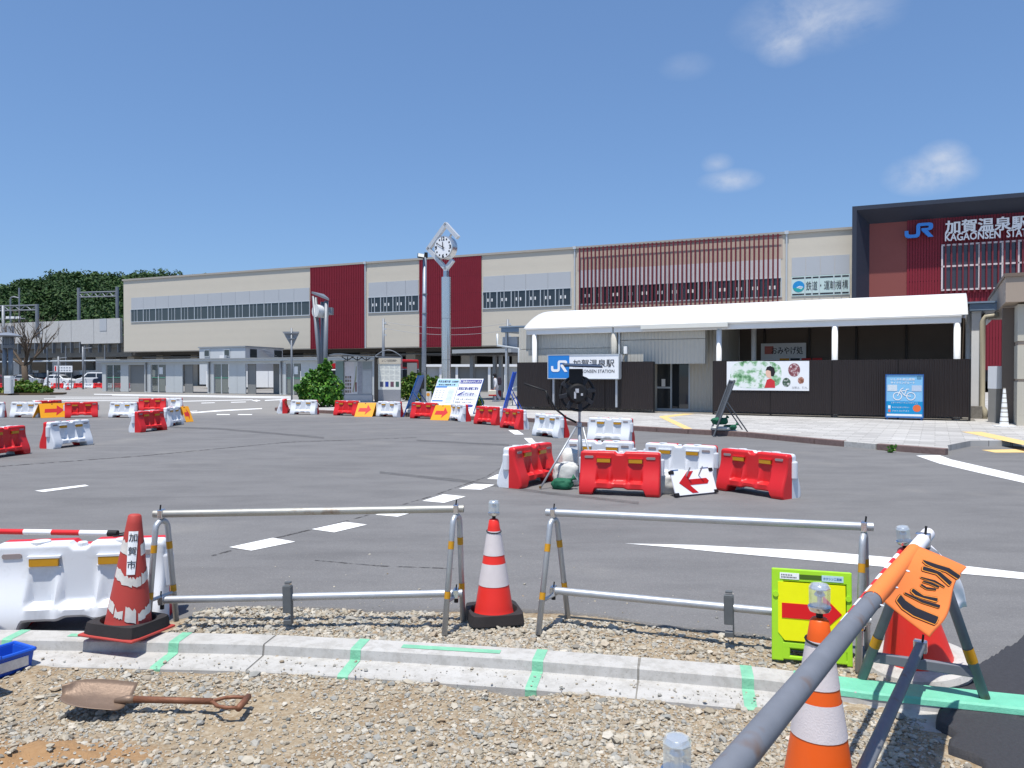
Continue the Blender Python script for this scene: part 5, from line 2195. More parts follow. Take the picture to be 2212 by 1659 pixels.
def tub(label, c, rz, lx, ly, h, lab=False):
    t = thing('plastic_box', label, 'box', c, rz, 'blue plastic boxes')
    mb = MB()
    # open tapered shell with a turned rim
    for k_, (ox, oy, z) in enumerate([]):
        pass
    lo, hi = .88, 1.0
    def ring(k_, z, ins=0):
        return [(-lx / 2 * k_ + ins, -ly / 2 * k_ + ins, z), (lx / 2 * k_ - ins, -ly / 2 * k_ + ins, z), (lx / 2 * k_ - ins, ly / 2 * k_ - ins, z), (-lx / 2 * k_ + ins, ly / 2 * k_ - ins, z)]
    rr = [ring(lo, 0), ring(hi, h), ring(hi, h, .012), ring(lo, .012, .012)]
    vs = sum(rr, [])
    fs = [(3, 2, 1, 0)]
    for q in range(3):
        for j in range(4):
            fs.append((q * 4 + j, q * 4 + (j + 1) % 4, (q + 1) * 4 + (j + 1) % 4, (q + 1) * 4 + j))
    fs.append((12, 13, 14, 15))
    mb.add(vs, fs).build('shell', BLUEBOX, t, bevel=.006)
    mb = MB()
    for j in range(4):
        a, b = Vector(rr[1][j]), Vector(rr[1][(j + 1) % 4])
        mb.tube([a, b], .012, 8)
    mb.build('rim', BLUEBOX, t, True)
    if lab:
        MB().box((lx / 2 * .955 + .004, 0, h * .5), (.004, ly * .7, h * .5)).build('label_sheet', mat('label_paper', lin(226, 222, 214), .6, var=.3, scale=40), t)
    return t


p = G(0, 1502, -.03)
tub('blue plastic box cut off at the left edge beside the shovel', (p.x - .19, p.y + .0, -.045), R(-28), .3, .2, .2)
p = G(22, 1465, -.03)
tub('blue plastic tray with a worn white label behind the first blue box', (p.x - .12, p.y + .12, -.04), R(-28), .2, .24, .11, True)

# ------------------------------------------------------------------ lamp tripod, bags and arrow plate inside the ring
tp = D(1252, HOR, 11.3)
tr = thing('tripod_lamp', 'black round work lamp with solar panel on a grey tripod inside the barrier ring', 'work lamp', (tp.x, tp.y, 0))
MB().tube([(0, 0, .12), (0, 0, .9)], .026, 12).build('pole', GALV, tr, 'all')
MB().tube([(0, 0, .85), (0, 0, 1.45)], .019, 12).build('inner_pole', GALV, tr, 'all')
MB().lathe([(.035, 0), (.035, .06), (.027, .065)], 12, Matrix.Translation((0, 0, .86))).build('collar', GALV, tr)
MB().lathe([(.03, 0), (.03, .05)], 12, Matrix.Translation((0, 0, 1.08))).build('pole_lock', GALV, tr)
for foot in (G(1167, 1057), G(1290, 1052), D(1262, HOR, 12.1)):
    f = Vector((foot.x - tp.x, foot.y - tp.y, 0.015))
    k_ = Vector((f.x, f.y, 0)).normalized() * .06
    l_ = MB().tube([k_ + Vector((0, 0, .87)), f], .015, 8).build('leg', GALV, tr, 'all')
    MB().tube([f + Vector((0, 0, .03)), f], .017, 8).build('leg_tip', mat('tip_ochre', lin(120, 92, 50), .7), l_)
    MB().tube([Vector((0, 0, .3)), k_ * 1.5 + f * .45 + Vector((0, 0, .35))], .009, 6).build('stay', GALV, tr)
hc = Vector((-.04, -.05, 1.36))
hx = Matrix.Translation(hc) @ Matrix.Rotation(R(90), 4, 'X') @ Matrix.Rotation(R(0), 4, 'Z')
MB().lathe([(0, -.11), (.12, -.11), (.155, -.06), (.155, .06), (.12, .11), (0, .11)], 20, hx, cap=False).build('lamp_hub', BLACKM, tr, True)
MB().tube([hc + Vector((.245 * math.cos(a), 0, .25 * math.sin(a))) for a in np.linspace(0, 2 * math.pi, 33)], .02, 8).build('lamp_rim', BLACKM, tr, 'all')
for q in range(8):
    a = 2 * math.pi * q / 8 + .2
    c_, s_ = math.cos(a), math.sin(a)
    mxx = Matrix.Translation(hc + Vector((.185 * c_, -.01, .185 * s_))) @ Matrix.Rotation(-a, 4, 'Y')
    MB().box((0, 0, 0), (.17, .085, .062), mx=mxx).build('heat_fin', mat('lamp_casing', lin(40, 41, 46), .55, var=.2), tr, bevel=.006)
MB().box((hc.x - .02, -.05, 1.61), (.2, .13, .22)).build('battery_box', BLACKM, tr, bevel=.01)
MB().box((0, 0, 0), (.56, .42, .02), mx=Matrix.Translation((hc.x + .08, .02, 1.77)) @ Matrix.Rotation(R(5), 4, 'X') @ Matrix.Rotation(R(2), 4, 'Y')).build('solar_panel', mat('solar_navy', lin(30, 36, 52), .3), tr, bevel=.004)

for x, z, w, h in ((-.04, 1.4, .085, .06), (-.07, 1.335, .05, .1), (.03, 1.345, .05, .035)):
    MB().box((hc.x + x + .03, -.166, z), (w * .6, .004, h)).build('rating_plate', mat('plate_grey', lin(190, 192, 196), .5, var=.15, scale=40), tr)
cab = thing('bent_cable', 'stiff black cable sticking out to the left of the tripod', 'cable', (tp.x, tp.y, 0))
MB().tube([(-.05, -.05, .93), (-.2, -.03, 1.0), (-.36, -.02, 1.13), (-.46, -.02, 1.32), (-.52, -.02, 1.4), (-.82, -.02, 1.5)], .015, 8).build('cable', BLACKM, cab, 'all')
MB().tube([(-.5, -.02, 1.4), (-.48, -.02, 1.3), (-.45, -.02, 1.2)], .015, 8).build('cable_stub', BLACKM, cab, 'all')

WOVEN = mat('woven_white', lin(200, 200, 195), .8, var=.08, scale=8, bump=.4, bscale=30)
WOVENG = mat('woven_green', lin(28, 96, 70), .75, var=.15, scale=8, bump=.4, bscale=30)


def bag(label, c, size, rz, mt, neck=True, seed=1, name='sandbag', cat='sandbag', group=None):
    """filled sack: a slumped, creased body with its gathered neck"""
    bm = bmesh.new()
    bmesh.ops.create_icosphere(bm, subdivisions=4, radius=1)
    from mathutils import noise as mn
    for v in bm.verts:
        p = v.co.copy()
        k_ = 1 + .2 * mn.noise(p * 1.7 + Vector((seed, 0, 0))) + .1 * mn.noise(Vector((p.x * 6, p.y * 6, p.z * 2.5)) + Vector((0, seed, 0))) + .05 * mn.noise(p * 11)
        x, y, z = p * k_
        e = .78
        x = math.copysign(abs(x) ** e, x)
        y = math.copysign(abs(y) ** e, y)
        z = max(z, -.72)
        z = z if z < .5 else .5 + (z - .5) * .45
        v.co = Vector((x * size[0], y * size[1], (z + .72) * size[2] / 1.6))
    me = bpy.data.meshes.new('sack')
    bm.to_mesh(me)
    bm.free()
    t = thing(name, label, cat, c, rz, group)
    link('sack', me, mt, t, 'all')
    if neck:
        n0 = Vector((size[0] * .8, 0, size[2] * .75))
        MB().tube([n0 - Vector((.06, 0, .03)), n0 + Vector((.02, 0, .02)), n0 + Vector((.06, .01, .05))], [.06, .018, .05], 10).build('gathered_neck', mt, t, 'all')
    return t


p = D(1224, HOR, 11.05)
bag('big round white sandbag beside the tripod leg', (p.x, p.y + .2, 0.0), (.2, .18, .38), 0, WOVEN, False, 3)
p = D(1236, HOR, 11.7)
bag('white sandbag behind the tripod pole, mostly hidden', (p.x, p.y + .1, 0.0), (.2, .18, .55), 0, WOVEN, False, 9)
p = G(1216, 1058)
bag('dark green sandbag on the asphalt under the tripod', (p.x, p.y + .08, 0), (.15, .11, .17), R(-15), WOVENG, True, 5)
p = G(1446, 1070)
bag('white sandbag leaning behind the red arrow plate', (p.x, p.y + .2, 0), (.17, .15, .3), 0, WOVEN, False, 12)
pl_, pr_ = G(1461, 1075.8), G(1550, 1066.5)
d = (pr_ - pl_).normalized()
ap = thing('arrow_plate', 'white arrow plate with red left arrow leaning by a sandbag', 'sign', ((pl_.x + pr_.x) / 2, (pl_.y + pr_.y) / 2, 0), math.atan2(d.y, d.x))
Wd = (pr_ - pl_).length
RX = Matrix.Rotation(-R(22), 4, 'X') @ Matrix.Diagonal((1, 1, .86, 1))
w2, Hh = Wd / 2, .42
lp(MB().plate([(-w2, .03), (w2, .03), (w2, Hh), (-w2, Hh)], -.008, .008), 'plate', SIGNW, ap)
a_ = [(-w2 * .72, .225), (-w2 * .2, .40), (w2 * .08, .40), (-w2 * .24, .27), (w2 * .62, .27), (w2 * .72, .225), (w2 * .62, .18), (-w2 * .24, .18), (w2 * .08, .05), (-w2 * .2, .05)]
lp(MB().plate(a_, -.013, -.008), 'arrow', mat('plate_red', lin(190, 30, 32), .4), ap)
for x in (-1, 1):
    for z in (.045, Hh - .02):
        lp(MB().box((x * (w2 - .02), 0, z), (.07, .04, .055)), 'corner_cap', BLACKM, ap, .006)
    lp(MB().box((x * (w2 - .1), .02, Hh + .012), (.12, .04, .03)), 'hook', CHROME, ap, .005)
MB().tube([(w2 * .3, .02, Hh - .03), (w2 * .3, .25, 0)], .01, 6).build('rear_strut', GALV, ap)
MB().tube([(-w2 * .3, .02, Hh - .03), (-w2 * .3, .25, 0)], .01, 6).build('rear_strut', GALV, ap)


# ------------------------------------------------------------------ orange arrow sheets between the barriers
def arrow_sheet(label, pl, pr, htop=.52, lean=28, back=True, flip=1):
    a, b = G(*pl), G(*pr)
    d = (b - a).normalized()
    t = thing('arrow_sheet', label, 'sign', ((a.x + b.x) / 2, (a.y + b.y) / 2, 0), math.atan2(d.y, d.x), 'orange arrow sheets')
    w = (b - a).length
    L_ = htop / math.cos(R(lean))
    X = Matrix.Rotation(-R(lean), 4, 'X')
    w2 = w / 2
    sk = .08
    def put(mb, nm, mt):
        m_ = MB()
        m_.add(mb.v, mb.f, X)
        return m_.build(nm, mt, t)
    put(MB().plate([(-w2, 0), (w2, 0), (w2 + sk, L_), (-w2 + sk, L_)], -.01, .01), 'sheet', ORNG)
    put(MB().plate([(-w2 * .66, L_ * .36), (w2 * .2, L_ * .36), (w2 * .12, L_ * .14), (w2 * .78, L_ * .5), (w2 * .36, L_ * .86), (w2 * .28, L_ * .62), (-w2 * .55, L_ * .62)], -.014, -.0095), 'arrow', ARROWR)
    put(MB().plate([(.02 + .03 * math.cos(q), L_ * .95 + .018 * math.sin(q)) for q in np.linspace(0, 6.28, 13)[:12]], -.0135, -.009), 'hand_hole', HOLE)
    m_ = MB()
    m_.add(MB().plate([(-w2, 0), (w2, 0), (w2 + sk, L_), (-w2 + sk, L_)], -.01, .01).v, MB().plate([(0, 0), (1, 0), (1, 1), (0, 1)], 0, 1).f,
           Matrix.Translation((0, 2 * htop * math.tan(R(lean)) + .03, 0)) @ Matrix.Rotation(R(lean), 4, 'X'))
    m_.build('rear_sheet', ORNG, t)
    return t


arrow_sheet('leftmost orange arrow sheet, in the left barrier ring', (88.2, 903.4), (149, 900.5))
arrow_sheet('orange arrow sheet before the map kiosk', (765.4, 900.2), (804, 900.4))
arrow_sheet('orange arrow sheet before the two notice boards', (929.5, 907.4), (968, 908.4))
s4 = arrow_sheet('folded orange sheet seen edge-on at the right of the left ring', (392, 914), (415, 913))
p = G(400, 913.5)
s4.location = (p.x - .05, p.y + .5, 0)
s4.rotation_euler = (0, 0, R(74))
# ------------------------------------------------------------------ forecourt building: fence, canopy, shop wall
f0, f1 = G(1118, 884.5, PZ), G(2096, 910, PZ)
FANG = math.atan2(f1.y - f0.y, f1.x - f0.x)
FP = Plane((f0.x, f0.y), FANG)
FH = FP.loc(1118, 783)[1]


def fence(label, pa, pb, last_post=True):
    xa, xb = FP.x(pa), FP.x(pb)
    o = FP.w(xa, 0, PZ)
    t = thing('slat_fence', label, 'fence', tuple(o), FANG, 'dark brown screen fences')
    L_ = xb - xa
    n = max(1, round(L_ / 1.85))
    w = L_ / n
    h = FH - PZ
    for q in range(n):
        MB().bb((q * w + .012, -.03, .12), ((q + 1) * w - .012, .03, h)).build('fence_panel', FENCE, t)
        MB().bb((q * w + .02, -.02, .06), ((q + 1) * w - .02, .02, .085)).build('bottom_rail', FENCE, t)
    for q in range(n + 1):
        MB().box((q * w, .04, h / 2), (.06, .06, h - .02)).build('post', BLACKM, t)
    return t


fence('left dark brown ribbed screen fence carrying the blue and white station sign', 1118, 1412)
fence('right dark brown ribbed screen fence carrying the photo poster', 1541, 2095)

cb = thing('canopy_building', 'low beige station annexe behind the fences', 'building', (f0.x, f0.y, PZ), FANG)


def fx(px, off=0.0):
    return FP.x(px, off)


def fz(px, py, off=0.0):
    return FP.loc(px, py, off)[1] - PZ


# sunlit corrugated block at the left, split by a joint line
x0, xm, x1 = fx(1121, -.5), fx(1340, -.5), fx(1523, -.5)
_ce = (FP.loc(1138, 708.5, -.3)[1] + FP.loc(2077, 682.3, -.3)[1]) / 2 - PZ
zt_ = _ce + .06
for a, b, za, zb in ((x0, xm - .1, 0, 2.55), (x0, xm - .1, 2.57, zt_), (xm - .1, x1, 1.9, 2.84), (xm - .1, x1, 2.86, zt_)):
    MB().bb((a + .003, .5, za), (b - .003, .7, zb)).build('wall_sheet', CORR, cb)
MB().bb((xm - .1, .5, 0), (fx(1408, -.5), .68, 1.898)).build('wall_sheet', CORR, cb)
MB().bb((x0, .705, 0), (fx(1400, -.5), 8, zt_)).build('annexe_body', CORR, cb)
MB().bb((fx(1400, -.5) + .002, 2.6, 0), (x1, 8, zt_)).build('annexe_body', CORR, cb)
MB().tube([(xm - .22, .38, 1.5), (xm - .22, .38, zt_)], .13, 12).build('round_column', CORR, cb, 'all')
MB().tube([(xm - .02, .42, 1.5), (xm - .02, .42, zt_)], .045, 8).build('down_pipe', ALU, cb)
MB().box((xm + .25, .44, 2.45), (.14, .12, .3)).build('meter_box', WHITE, cb, bevel=.01)
MB().tube([(xm + .2, .44, 2.4), (xm + .1, .44, 2.2), (xm + .14, .44, 1.9), (xm + .25, .44, 1.8)], .012, 6).build('cable', BLACKM, cb)
# recessed sliding door
dx0, dx1 = fx(1412, -1.6), fx(1488, -1.6)
dz = 2.08
ins = 1.6
glass = mat_glass('door_glass', (.03, .035, .04, 1))
MB().bb((dx0, ins + .02, .05), (dx1, ins + .04, dz)).build('door_glass', glass, cb)
fr = MB()
for x in (dx0 - .04, (dx0 + dx1) / 2 - .02, dx1):
    fr.bb((x, ins - .04, 0), (x + .06, ins + .05, dz))
fr.bb((dx0 - .04, ins - .05, dz), (dx1 + .06, ins + .05, dz + .1))
fr.bb((dx0, ins - .03, .0), (dx1, ins + .045, .12))
fr.bb((dx0, ins - .03, .92), ((dx0 + dx1) / 2, ins + .045, .99))
fr.build('door_frame', ALU, cb)
MB().bb((dx0 + .35, ins - .06, 1.0), (dx0 + .5, ins - .03, 1.3)).build('door_notice', WHITE, cb)
xr_ = fx(1488, -1.6) + .08
MB().bb((xr_, ins - .1, 0), (x1 + .35, 2.59, zt_)).build('door_side_wall', CORR, cb)
MB().bb((fx(1405, -1.6) - 1, ins - .02, dz + .12), (xr_ - .002, 2.59, zt_)).build('door_lintel', CORR, cb)
# deep shop front under the canopy at the right, in shade
xe = fx(2096, -5)
BRW = mat('shop_wall_brown', lin(112, 100, 90), .7, var=.1, scale=.8)
MB().bb((x1 + .36, 4.6, 0), (xe + .2, 5.0, zt_ + .1)).build('shop_wall', BRW, cb)
MB().bb((x1 + .34, 2.595, 0), (x1 + .355, 4.6, zt_)).build('side_return', CORR, cb)
for q in range(7):
    x = x1 + 1.4 + q * 1.75
    MB().bb((x - .04, 4.52, 0), (x + .04, 4.597, zt_)).build('shop_mullion', mat('mullion_dark', lin(60, 54, 50), .5), cb)
sx0, sx1 = fx(1645, -4.6), fx(1742, -4.6)
sz0, sz1 = fz(1650, 790, -4.5), fz(1650, 742, -4.5)
MB().bb((sx0, 4.46, sz0 - .3), (sx1, 4.5, sz1)).build('shop_sign', SIGNW, cb)
text_fit('おみやげ処', sx0 + (sx1 - sx0) * .24, sx1 - .12, sz0 + (sz1 - sz0) * .5, (sz1 - sz0) * .34, 4.452, 'shop_lettering', INK, cb, bold=.01)
MB().bb((sx0 + .15, 4.452, sz0 + (sz1 - sz0) * .52), (sx0 + .5, 4.46, sz1 - .12)).build('shop_emblem', mat('emblem_pink', lin(206, 120, 110), .5), cb)
for q in range(4):
    MB().bb((sx0 + .75 + q * .42, 4.452, sz0 + .1), (sx0 + 1.12 + q * .42, 4.46, sz0 + .3)).build('shop_tag', (ORNG, INK, ARROWR, ARROWR)[q], cb)
# flat floor behind the fence line
MB().bb((x0, 0.1, -.02), (xe, 5, .012)).build('floor_slab', CONCD, cb)

# barrel canopy of white membrane on round columns
cn = thing('membrane_canopy', 'long white barrel-vaulted canopy on white columns above the fences', 'canopy', (f0.x, f0.y, PZ), FANG)
ce0 = FP.loc(1138, 708.5, -.3)
ce1 = FP.loc(2077, 682.3, -.3)
xa, xb = ce0[0], ce1[0]
ze = (ce0[1] + ce1[1]) / 2 - PZ - .02
dep, rise = 5.6, .92
NA, NL = 18, 30
vs, fs = [], []
for i in range(NL + 1):
    x = xa - .12 + (xb - xa + .3) * i / NL
    for j in range(NA + 1):
        a = math.pi * j / NA
        y = .22 + dep / 2 - dep / 2 * math.cos(a)
        z = ze + .02 + rise * (1 - math.cos(a) ** 2) ** .95
        vs.append((x, y, z))
fs = [(i * (NA + 1) + j, (i + 1) * (NA + 1) + j, (i + 1) * (NA + 1) + j + 1, i * (NA + 1) + j + 1) for i in range(NL) for j in range(NA)]
ob = MB().add(vs, fs).build('membrane', MEMB, cn, 'all')
ob.modifiers.new('solid', 'SOLIDIFY').thickness = .02
MB().bb((xa, .26, ze - .24), (xb, .4, ze - .01)).build('eave_beam', WHITE, cn, bevel=.02)
MB().bb((xa, .18, ze - .03), (xb, .255, ze + .03)).build('eave_gutter', mat('gutter_white', lin(214, 212, 206), .5, var=.1), cn)
MB().bb((xa, dep + .1, ze - .24), (xb, dep + .24, ze - .01)).build('rear_beam', WHITE, cn)
bx0, bx1 = fx(1384, -.1), fx(1572, -.1)
MB().bb((bx0, .06, ze - .16), (bx1, .175, ze + .02)).build('light_box', mat('lightbox_white', lin(222, 222, 214), .5, var=.05), cn, bevel=.01)
for px in (1155, 1553, 1803, 2067):
    x = fx(px, -.33)
    MB().tube([(x, .33, 0), (x, .33, ze - .24)], .1, 16).build('column', WHITE, cn, 'all')
for px in (1628, 2092):
    x = fx(px, -2.6)
    MB().tube([(x, 2.6, 0), (x, 2.6, ze + .3)], .1, 16).build('column', WHITE, cn, 'all')
for q in range(11):
    x = xa + (xb - xa) * q / 10
    MB().tube([(x, .3 + dep / 2 - dep / 2 * math.cos(a), ze - .06 + rise * (1 - math.cos(a) ** 2) ** .95) for a in np.linspace(.02, math.pi - .02, 11)], .035, 6).build('arch_rib', WHITE, cn, 'all')
# small blue-grey flat roofs at both ends
BGR = mat('roof_bluegrey', lin(128, 146, 164), .45, var=.08)
for lab, pa, pb, y0, y1, off, dp in (('blue-grey flat roof edge at the right end of the white canopy', 2094, 2165, 656, 672, -1.8, 9), ('blue-grey flat roof edge at the left end of the white canopy', 1082, 1140, 708, 718, -2.4, 5)):
    a, b = FP.loc(pa, y0, off), FP.loc(pb, y0, off)
    z1_, z0_ = FP.loc(pa, y0, off)[1], FP.loc(pa, y1, off)[1]
    o = FP.w(a[0], off, 0)
    t = thing('flat_roof', lab, 'roof', tuple(o), FANG)
    w = b[0] - a[0]
    MB().bb((0, 0, z0_), (w, dp, z1_)).build('fascia', BGR, t, bevel=.02)
    MB().bb((-.06, -.06, z1_ + .002), (w + .06, dp, z1_ + .06)).build('roof_sheet', BGR, t)
    MB().bb((w * .08, .2, 0), (w * .08 + (.28 if pa > 2000 else .1), .5 if pa > 2000 else .3, z0_)).build('post', WHITE if pa > 2000 else GALV, t)
    if pa > 2000:
        MB().tube([(w * .92, .1, z0_ - .15), (w * .5, .1, z0_ - .2), (w * .42, .1, z0_ - .35), (w * .42, .1, .55), (w * .5, .0, .4), (w * .5, .0, 0.05)], .09, 10).build('down_pipe', mat('pipe_beige', lin(178, 170, 148), .5, var=.1), t, 'all')
        MB().bb((w * .08, -.1, .0), (w * .42, .1, .55)).build('post_plinth', CONCD, t)
        MB().bb((w * .5, 1.5, 0), (w * .56, dp, z0_)).build('passage_wall', BRW, t)
        for zz in (1.35, 2.3):
            MB().bb((w * .1, .55, zz), (w * .5, .6, zz + .03)).build('wall_tie', ALU, t)
    else:
        MB().bb((-.1, .3, z0_ - .7), (w * .5, .6, z0_ - .2)).build('unit_box', GREYP, t)
        MB().tube([(-.3, .2, z0_ - .05), (-.3, .2, z0_ - .6), (w * .6, .2, z0_ - .75), (w * .6, .2, .4)], .06, 8).build('down_pipe', ALU, t, 'all')

# ------------------------------------------------------------------ things on the fence
def face_thing(name, label, cat, px0, px1, py0, py1, off, dep, mt, frame=None):
    """a box sign parallel to the fence, measured from its picture corners"""
    a, zt1 = FP.loc(px0, py0, off)
    b, _ = FP.loc(px1, py0, off)
    zb1 = FP.loc(px0, py1, off)[1]
    o = FP.w(a, off, zb1)
    t = thing(name, label, cat, tuple(o), FANG)
    w, h = b - a, zt1 - zb1
    MB().bb((0, 0, 0), (w, dep, h)).build('board', mt, t)
    if frame:
        fr_ = MB()
        fr_.bb((-.03, -.02, -.03), (w + .03, dep * .5, 0))
        fr_.bb((-.03, -.02, h), (w + .03, dep * .5, h + .03))
        fr_.bb((-.03, -.021, 0), (0, dep * .5, h))
        fr_.bb((w, -.021, 0), (w + .03, dep * .5, h))
        fr_.build('frame', frame, t)
    return t, w, h


t, w, h = face_thing('station_sign', 'blue and white station name sign standing in front of the left fence', 'sign', 1184.5, 1336, 768, 817, .35, .45, SIGNW, ALU)
MB().bb((0.005, -.012, .005), (w * .31, -.002, h - .005)).build('blue_field', JRB, t)
jr_logo(w * .045, w * .285, h * .27, h * .78, -.02, LETW, t, .006)
text_fit('加賀温泉駅', w * .365, w * .945, h * .48, h * .33, -.008, 'sign_lettering', INK, t, bold=.008)
text_fit('KAGAONSEN STATION', w * .365, w * .945, h * .235, h * .14, -.008, 'sign_lettering', INK, t, bold=.006)
for x in (.15, w - .15):
    MB().box((x, .2, -.5), (.08, .08, 1.02 + .25)).build('leg', GALV, t)

# photo poster
t, w, h = face_thing('photo_poster', 'white photo poster with green leaves and round pictures on the right fence', 'poster', 1570, 1748, 781, 842.5, .06, .02, SIGNW)
k = N('photo_leaves')
a = k.ramp(k.noise(3.2, 3, .6), [(.32, lin(58, 110, 66)), (.44, lin(140, 186, 140)), (.54, lin(226, 234, 228)), (.66, lin(236, 238, 236)), (.78, lin(120, 170, 110))])
k.set('Base Color', a)
k.set('Roughness', .4)
PHL = k.m


def blob(cx, cz, rx_, rz_, n=28, e=2.0, ph=0):
    out = []
    for q in range(n):
        a_ = 2 * math.pi * q / n
        c_, s_ = math.cos(a_), math.sin(a_)
        r_ = (abs(c_) ** e + abs(s_) ** e) ** (-1 / e)
        out.append((cx + rx_ * r_ * c_, cz + rz_ * r_ * s_))
    return out


def pic(poly, y, nm, mt):
    MB().plate(poly, y, y + .002).build(nm, mt, t)


pic(blob(w * .36, h * .54, w * .315, h * .47, e=3.4), -.003, 'leaf_photo', PHL)
SKIN = mat('print_skin', lin(232, 190, 168), .5)
HAIR = mat('print_hair', lin(34, 30, 34), .5)
PRD = mat('print_red', lin(206, 52, 58), .5, var=.15, scale=30)
pic([(w * .47, h * .09), (w * .60, h * .09), (w * .595, h * .32), (w * .545, h * .42), (w * .50, h * .36)], -.005, 'printed_coat', PRD)
pic(blob(w * .525, h * .60, w * .04, h * .17), -.007, 'printed_face', SKIN)
pic([(w * .535, h * .40), (w * .555, h * .40), (w * .552, h * .52), (w * .52, h * .52)], -.006, 'printed_neck', SKIN)
pic([(w * .485, h * .68), (w * .50, h * .80), (w * .54, h * .84), (w * .585, h * .78), (w * .60, h * .62), (w * .58, h * .48), (w * .55, h * .50), (w * .545, h * .66), (w * .515, h * .70)], -.009, 'printed_hair', HAIR)
for cx_, cz_, r1_, r2_, c1_ in ((.825, .70, .07, .23, (150, 84, 92)), (.735, .28, .048, .155, (76, 104, 84)), (.905, .35, .036, .12, (170, 108, 82))):
    kk = N('photo_round')
    kk.set('Base Color', kk.ramp(kk.noise(9, 3, .6), [(.35, g1(lin(*c1_), .4)), (.5, lin(*c1_)), (.65, lin(226, 222, 220))]))
    pic(blob(w * cx_, h * cz_, w * r1_, h * r2_), -.003, 'round_photo', kk.m)
text_fit('加賀は、引力。', w * .80, w * .985, h * .06, h * .085, -.004, 'poster_lettering', INKG, t)

# cycling route board on two legs
t, w, h = face_thing('cycling_board', 'light blue cycling route board with white bicycle before the right fence', 'sign', 1915, 1993.5, 810.5, 900, .3, .03, mat('board_skyblue', lin(132, 192, 230), .45, var=.06, scale=2), BLUEP)
CYAN = mat('board_cyan', lin(14, 144, 200), .45, var=.05)
MB().bb((.0, -.006, .1), (w, -.001, h * .375)).build('info_band', CYAN, t)
MB().bb((.02, -.008, .035), (w - .02, -.001, .098)).build('foot_band', SIGNW, t)


def ringm(cx_, cz_, r_, wd, n=26):
    vs = [(cx_ + (r_ + s_) * math.cos(2 * math.pi * q / n), -.009, cz_ + (r_ + s_) * math.sin(2 * math.pi * q / n)) for s_ in (wd / 2, -wd / 2) for q in range(n)]
    return MB().add(vs, [(q, (q + 1) % n, n + (q + 1) % n, n + q) for q in range(n)])


def stroke(p, q_, wd):
    d_ = Vector((q_[0] - p[0], q_[1] - p[1]))
    nn = Vector((-d_.y, d_.x)).normalized() * wd / 2
    return [(p[0] + nn.x, -.0095, p[1] + nn.y), (q_[0] + nn.x, -.0095, q_[1] + nn.y), (q_[0] - nn.x, -.0095, q_[1] - nn.y), (p[0] - nn.x, -.0095, p[1] - nn.y)]


u = w
wl_, wr_ = (.31 * u, .50 * h), (.68 * u, .50 * h)
bk = MB()
for c_ in (wl_, wr_):
    r_ = ringm(c_[0], c_[1], .115 * u, .022 * u)
    bk.add(r_.v, r_.f)
for p, q_ in ((wl_, (.405 * u, .665 * h)), ((.39 * u, .63 * h), (.56 * u, .63 * h)), ((.56 * u, .66 * h), (.50 * u, .52 * h)), ((.50 * u, .515 * h), (.68 * u, .50 * h)), ((.405 * u, .66 * h), (.47 * u, .70 * h)),
              ((.54 * u, .665 * h), (.63 * u, .67 * h)), ((.50 * u, .52 * h), (.40 * u, .63 * h))):
    s_ = stroke(p, q_, .022 * u)
    bk.add(s_, [(3, 2, 1, 0)])
bk.build('bicycle_mark', LETW, t)
text_fit('いしかわ里山里海', w * .12, w * .78, h * .875, h * .055, -.008, 'board_lettering', LETW, t, bold=.02)
text_fit('サイクリングルート', w * .12, w * .78, h * .795, h * .055, -.008, 'board_lettering', LETW, t, bold=.02)
text_fit('スタンプラリーチェックポイント', w * .13, w * .87, h * .325, h * .034, -.0085, 'board_lettering', LETW, t, bold=.01)
text_fit('モバイルスタンプラリー', w * .16, w * .64, h * .215, h * .034, -.0085, 'board_lettering', LETW, t, bold=.01)
text_fit('フォトコンテスト', w * .16, w * .64, h * .13, h * .034, -.0085, 'board_lettering', LETW, t, bold=.01)
MB().plate(blob(w * .845, h * .215, w * .11, w * .11), -.009, -.005).build('orange_roundel', mat('roundel_orange', lin(232, 112, 62), .5), t)
for x, z, ww, hh, c_ in ((.03, .62, .27, .15, (206, 218, 226)), (.70, .62, .27, .14, (190, 206, 224)), (.84, .91, .12, .07, (90, 140, 170)), (.05, .20, .07, .075, (230, 236, 240)), (.05, .115, .07, .06, (222, 110, 90))):
    MB().bb((w * x, -.007, h * z), (w * (x + ww), -.001, h * (z + hh))).build('inset_picture', mat('inset_%d' % c_[0], lin(*c_), .5, var=.1, scale=20), t)
for x in (.03, w - .03):
    MB().bb((x - .02, .0, -.13), (x + .02, .03, 0)).build('leg', BLUEP, t)
    MB().tube([(x, .02, h * .8), (x, .25, -.13)], .012, 6).build('rear_leg', BLUEP, t)

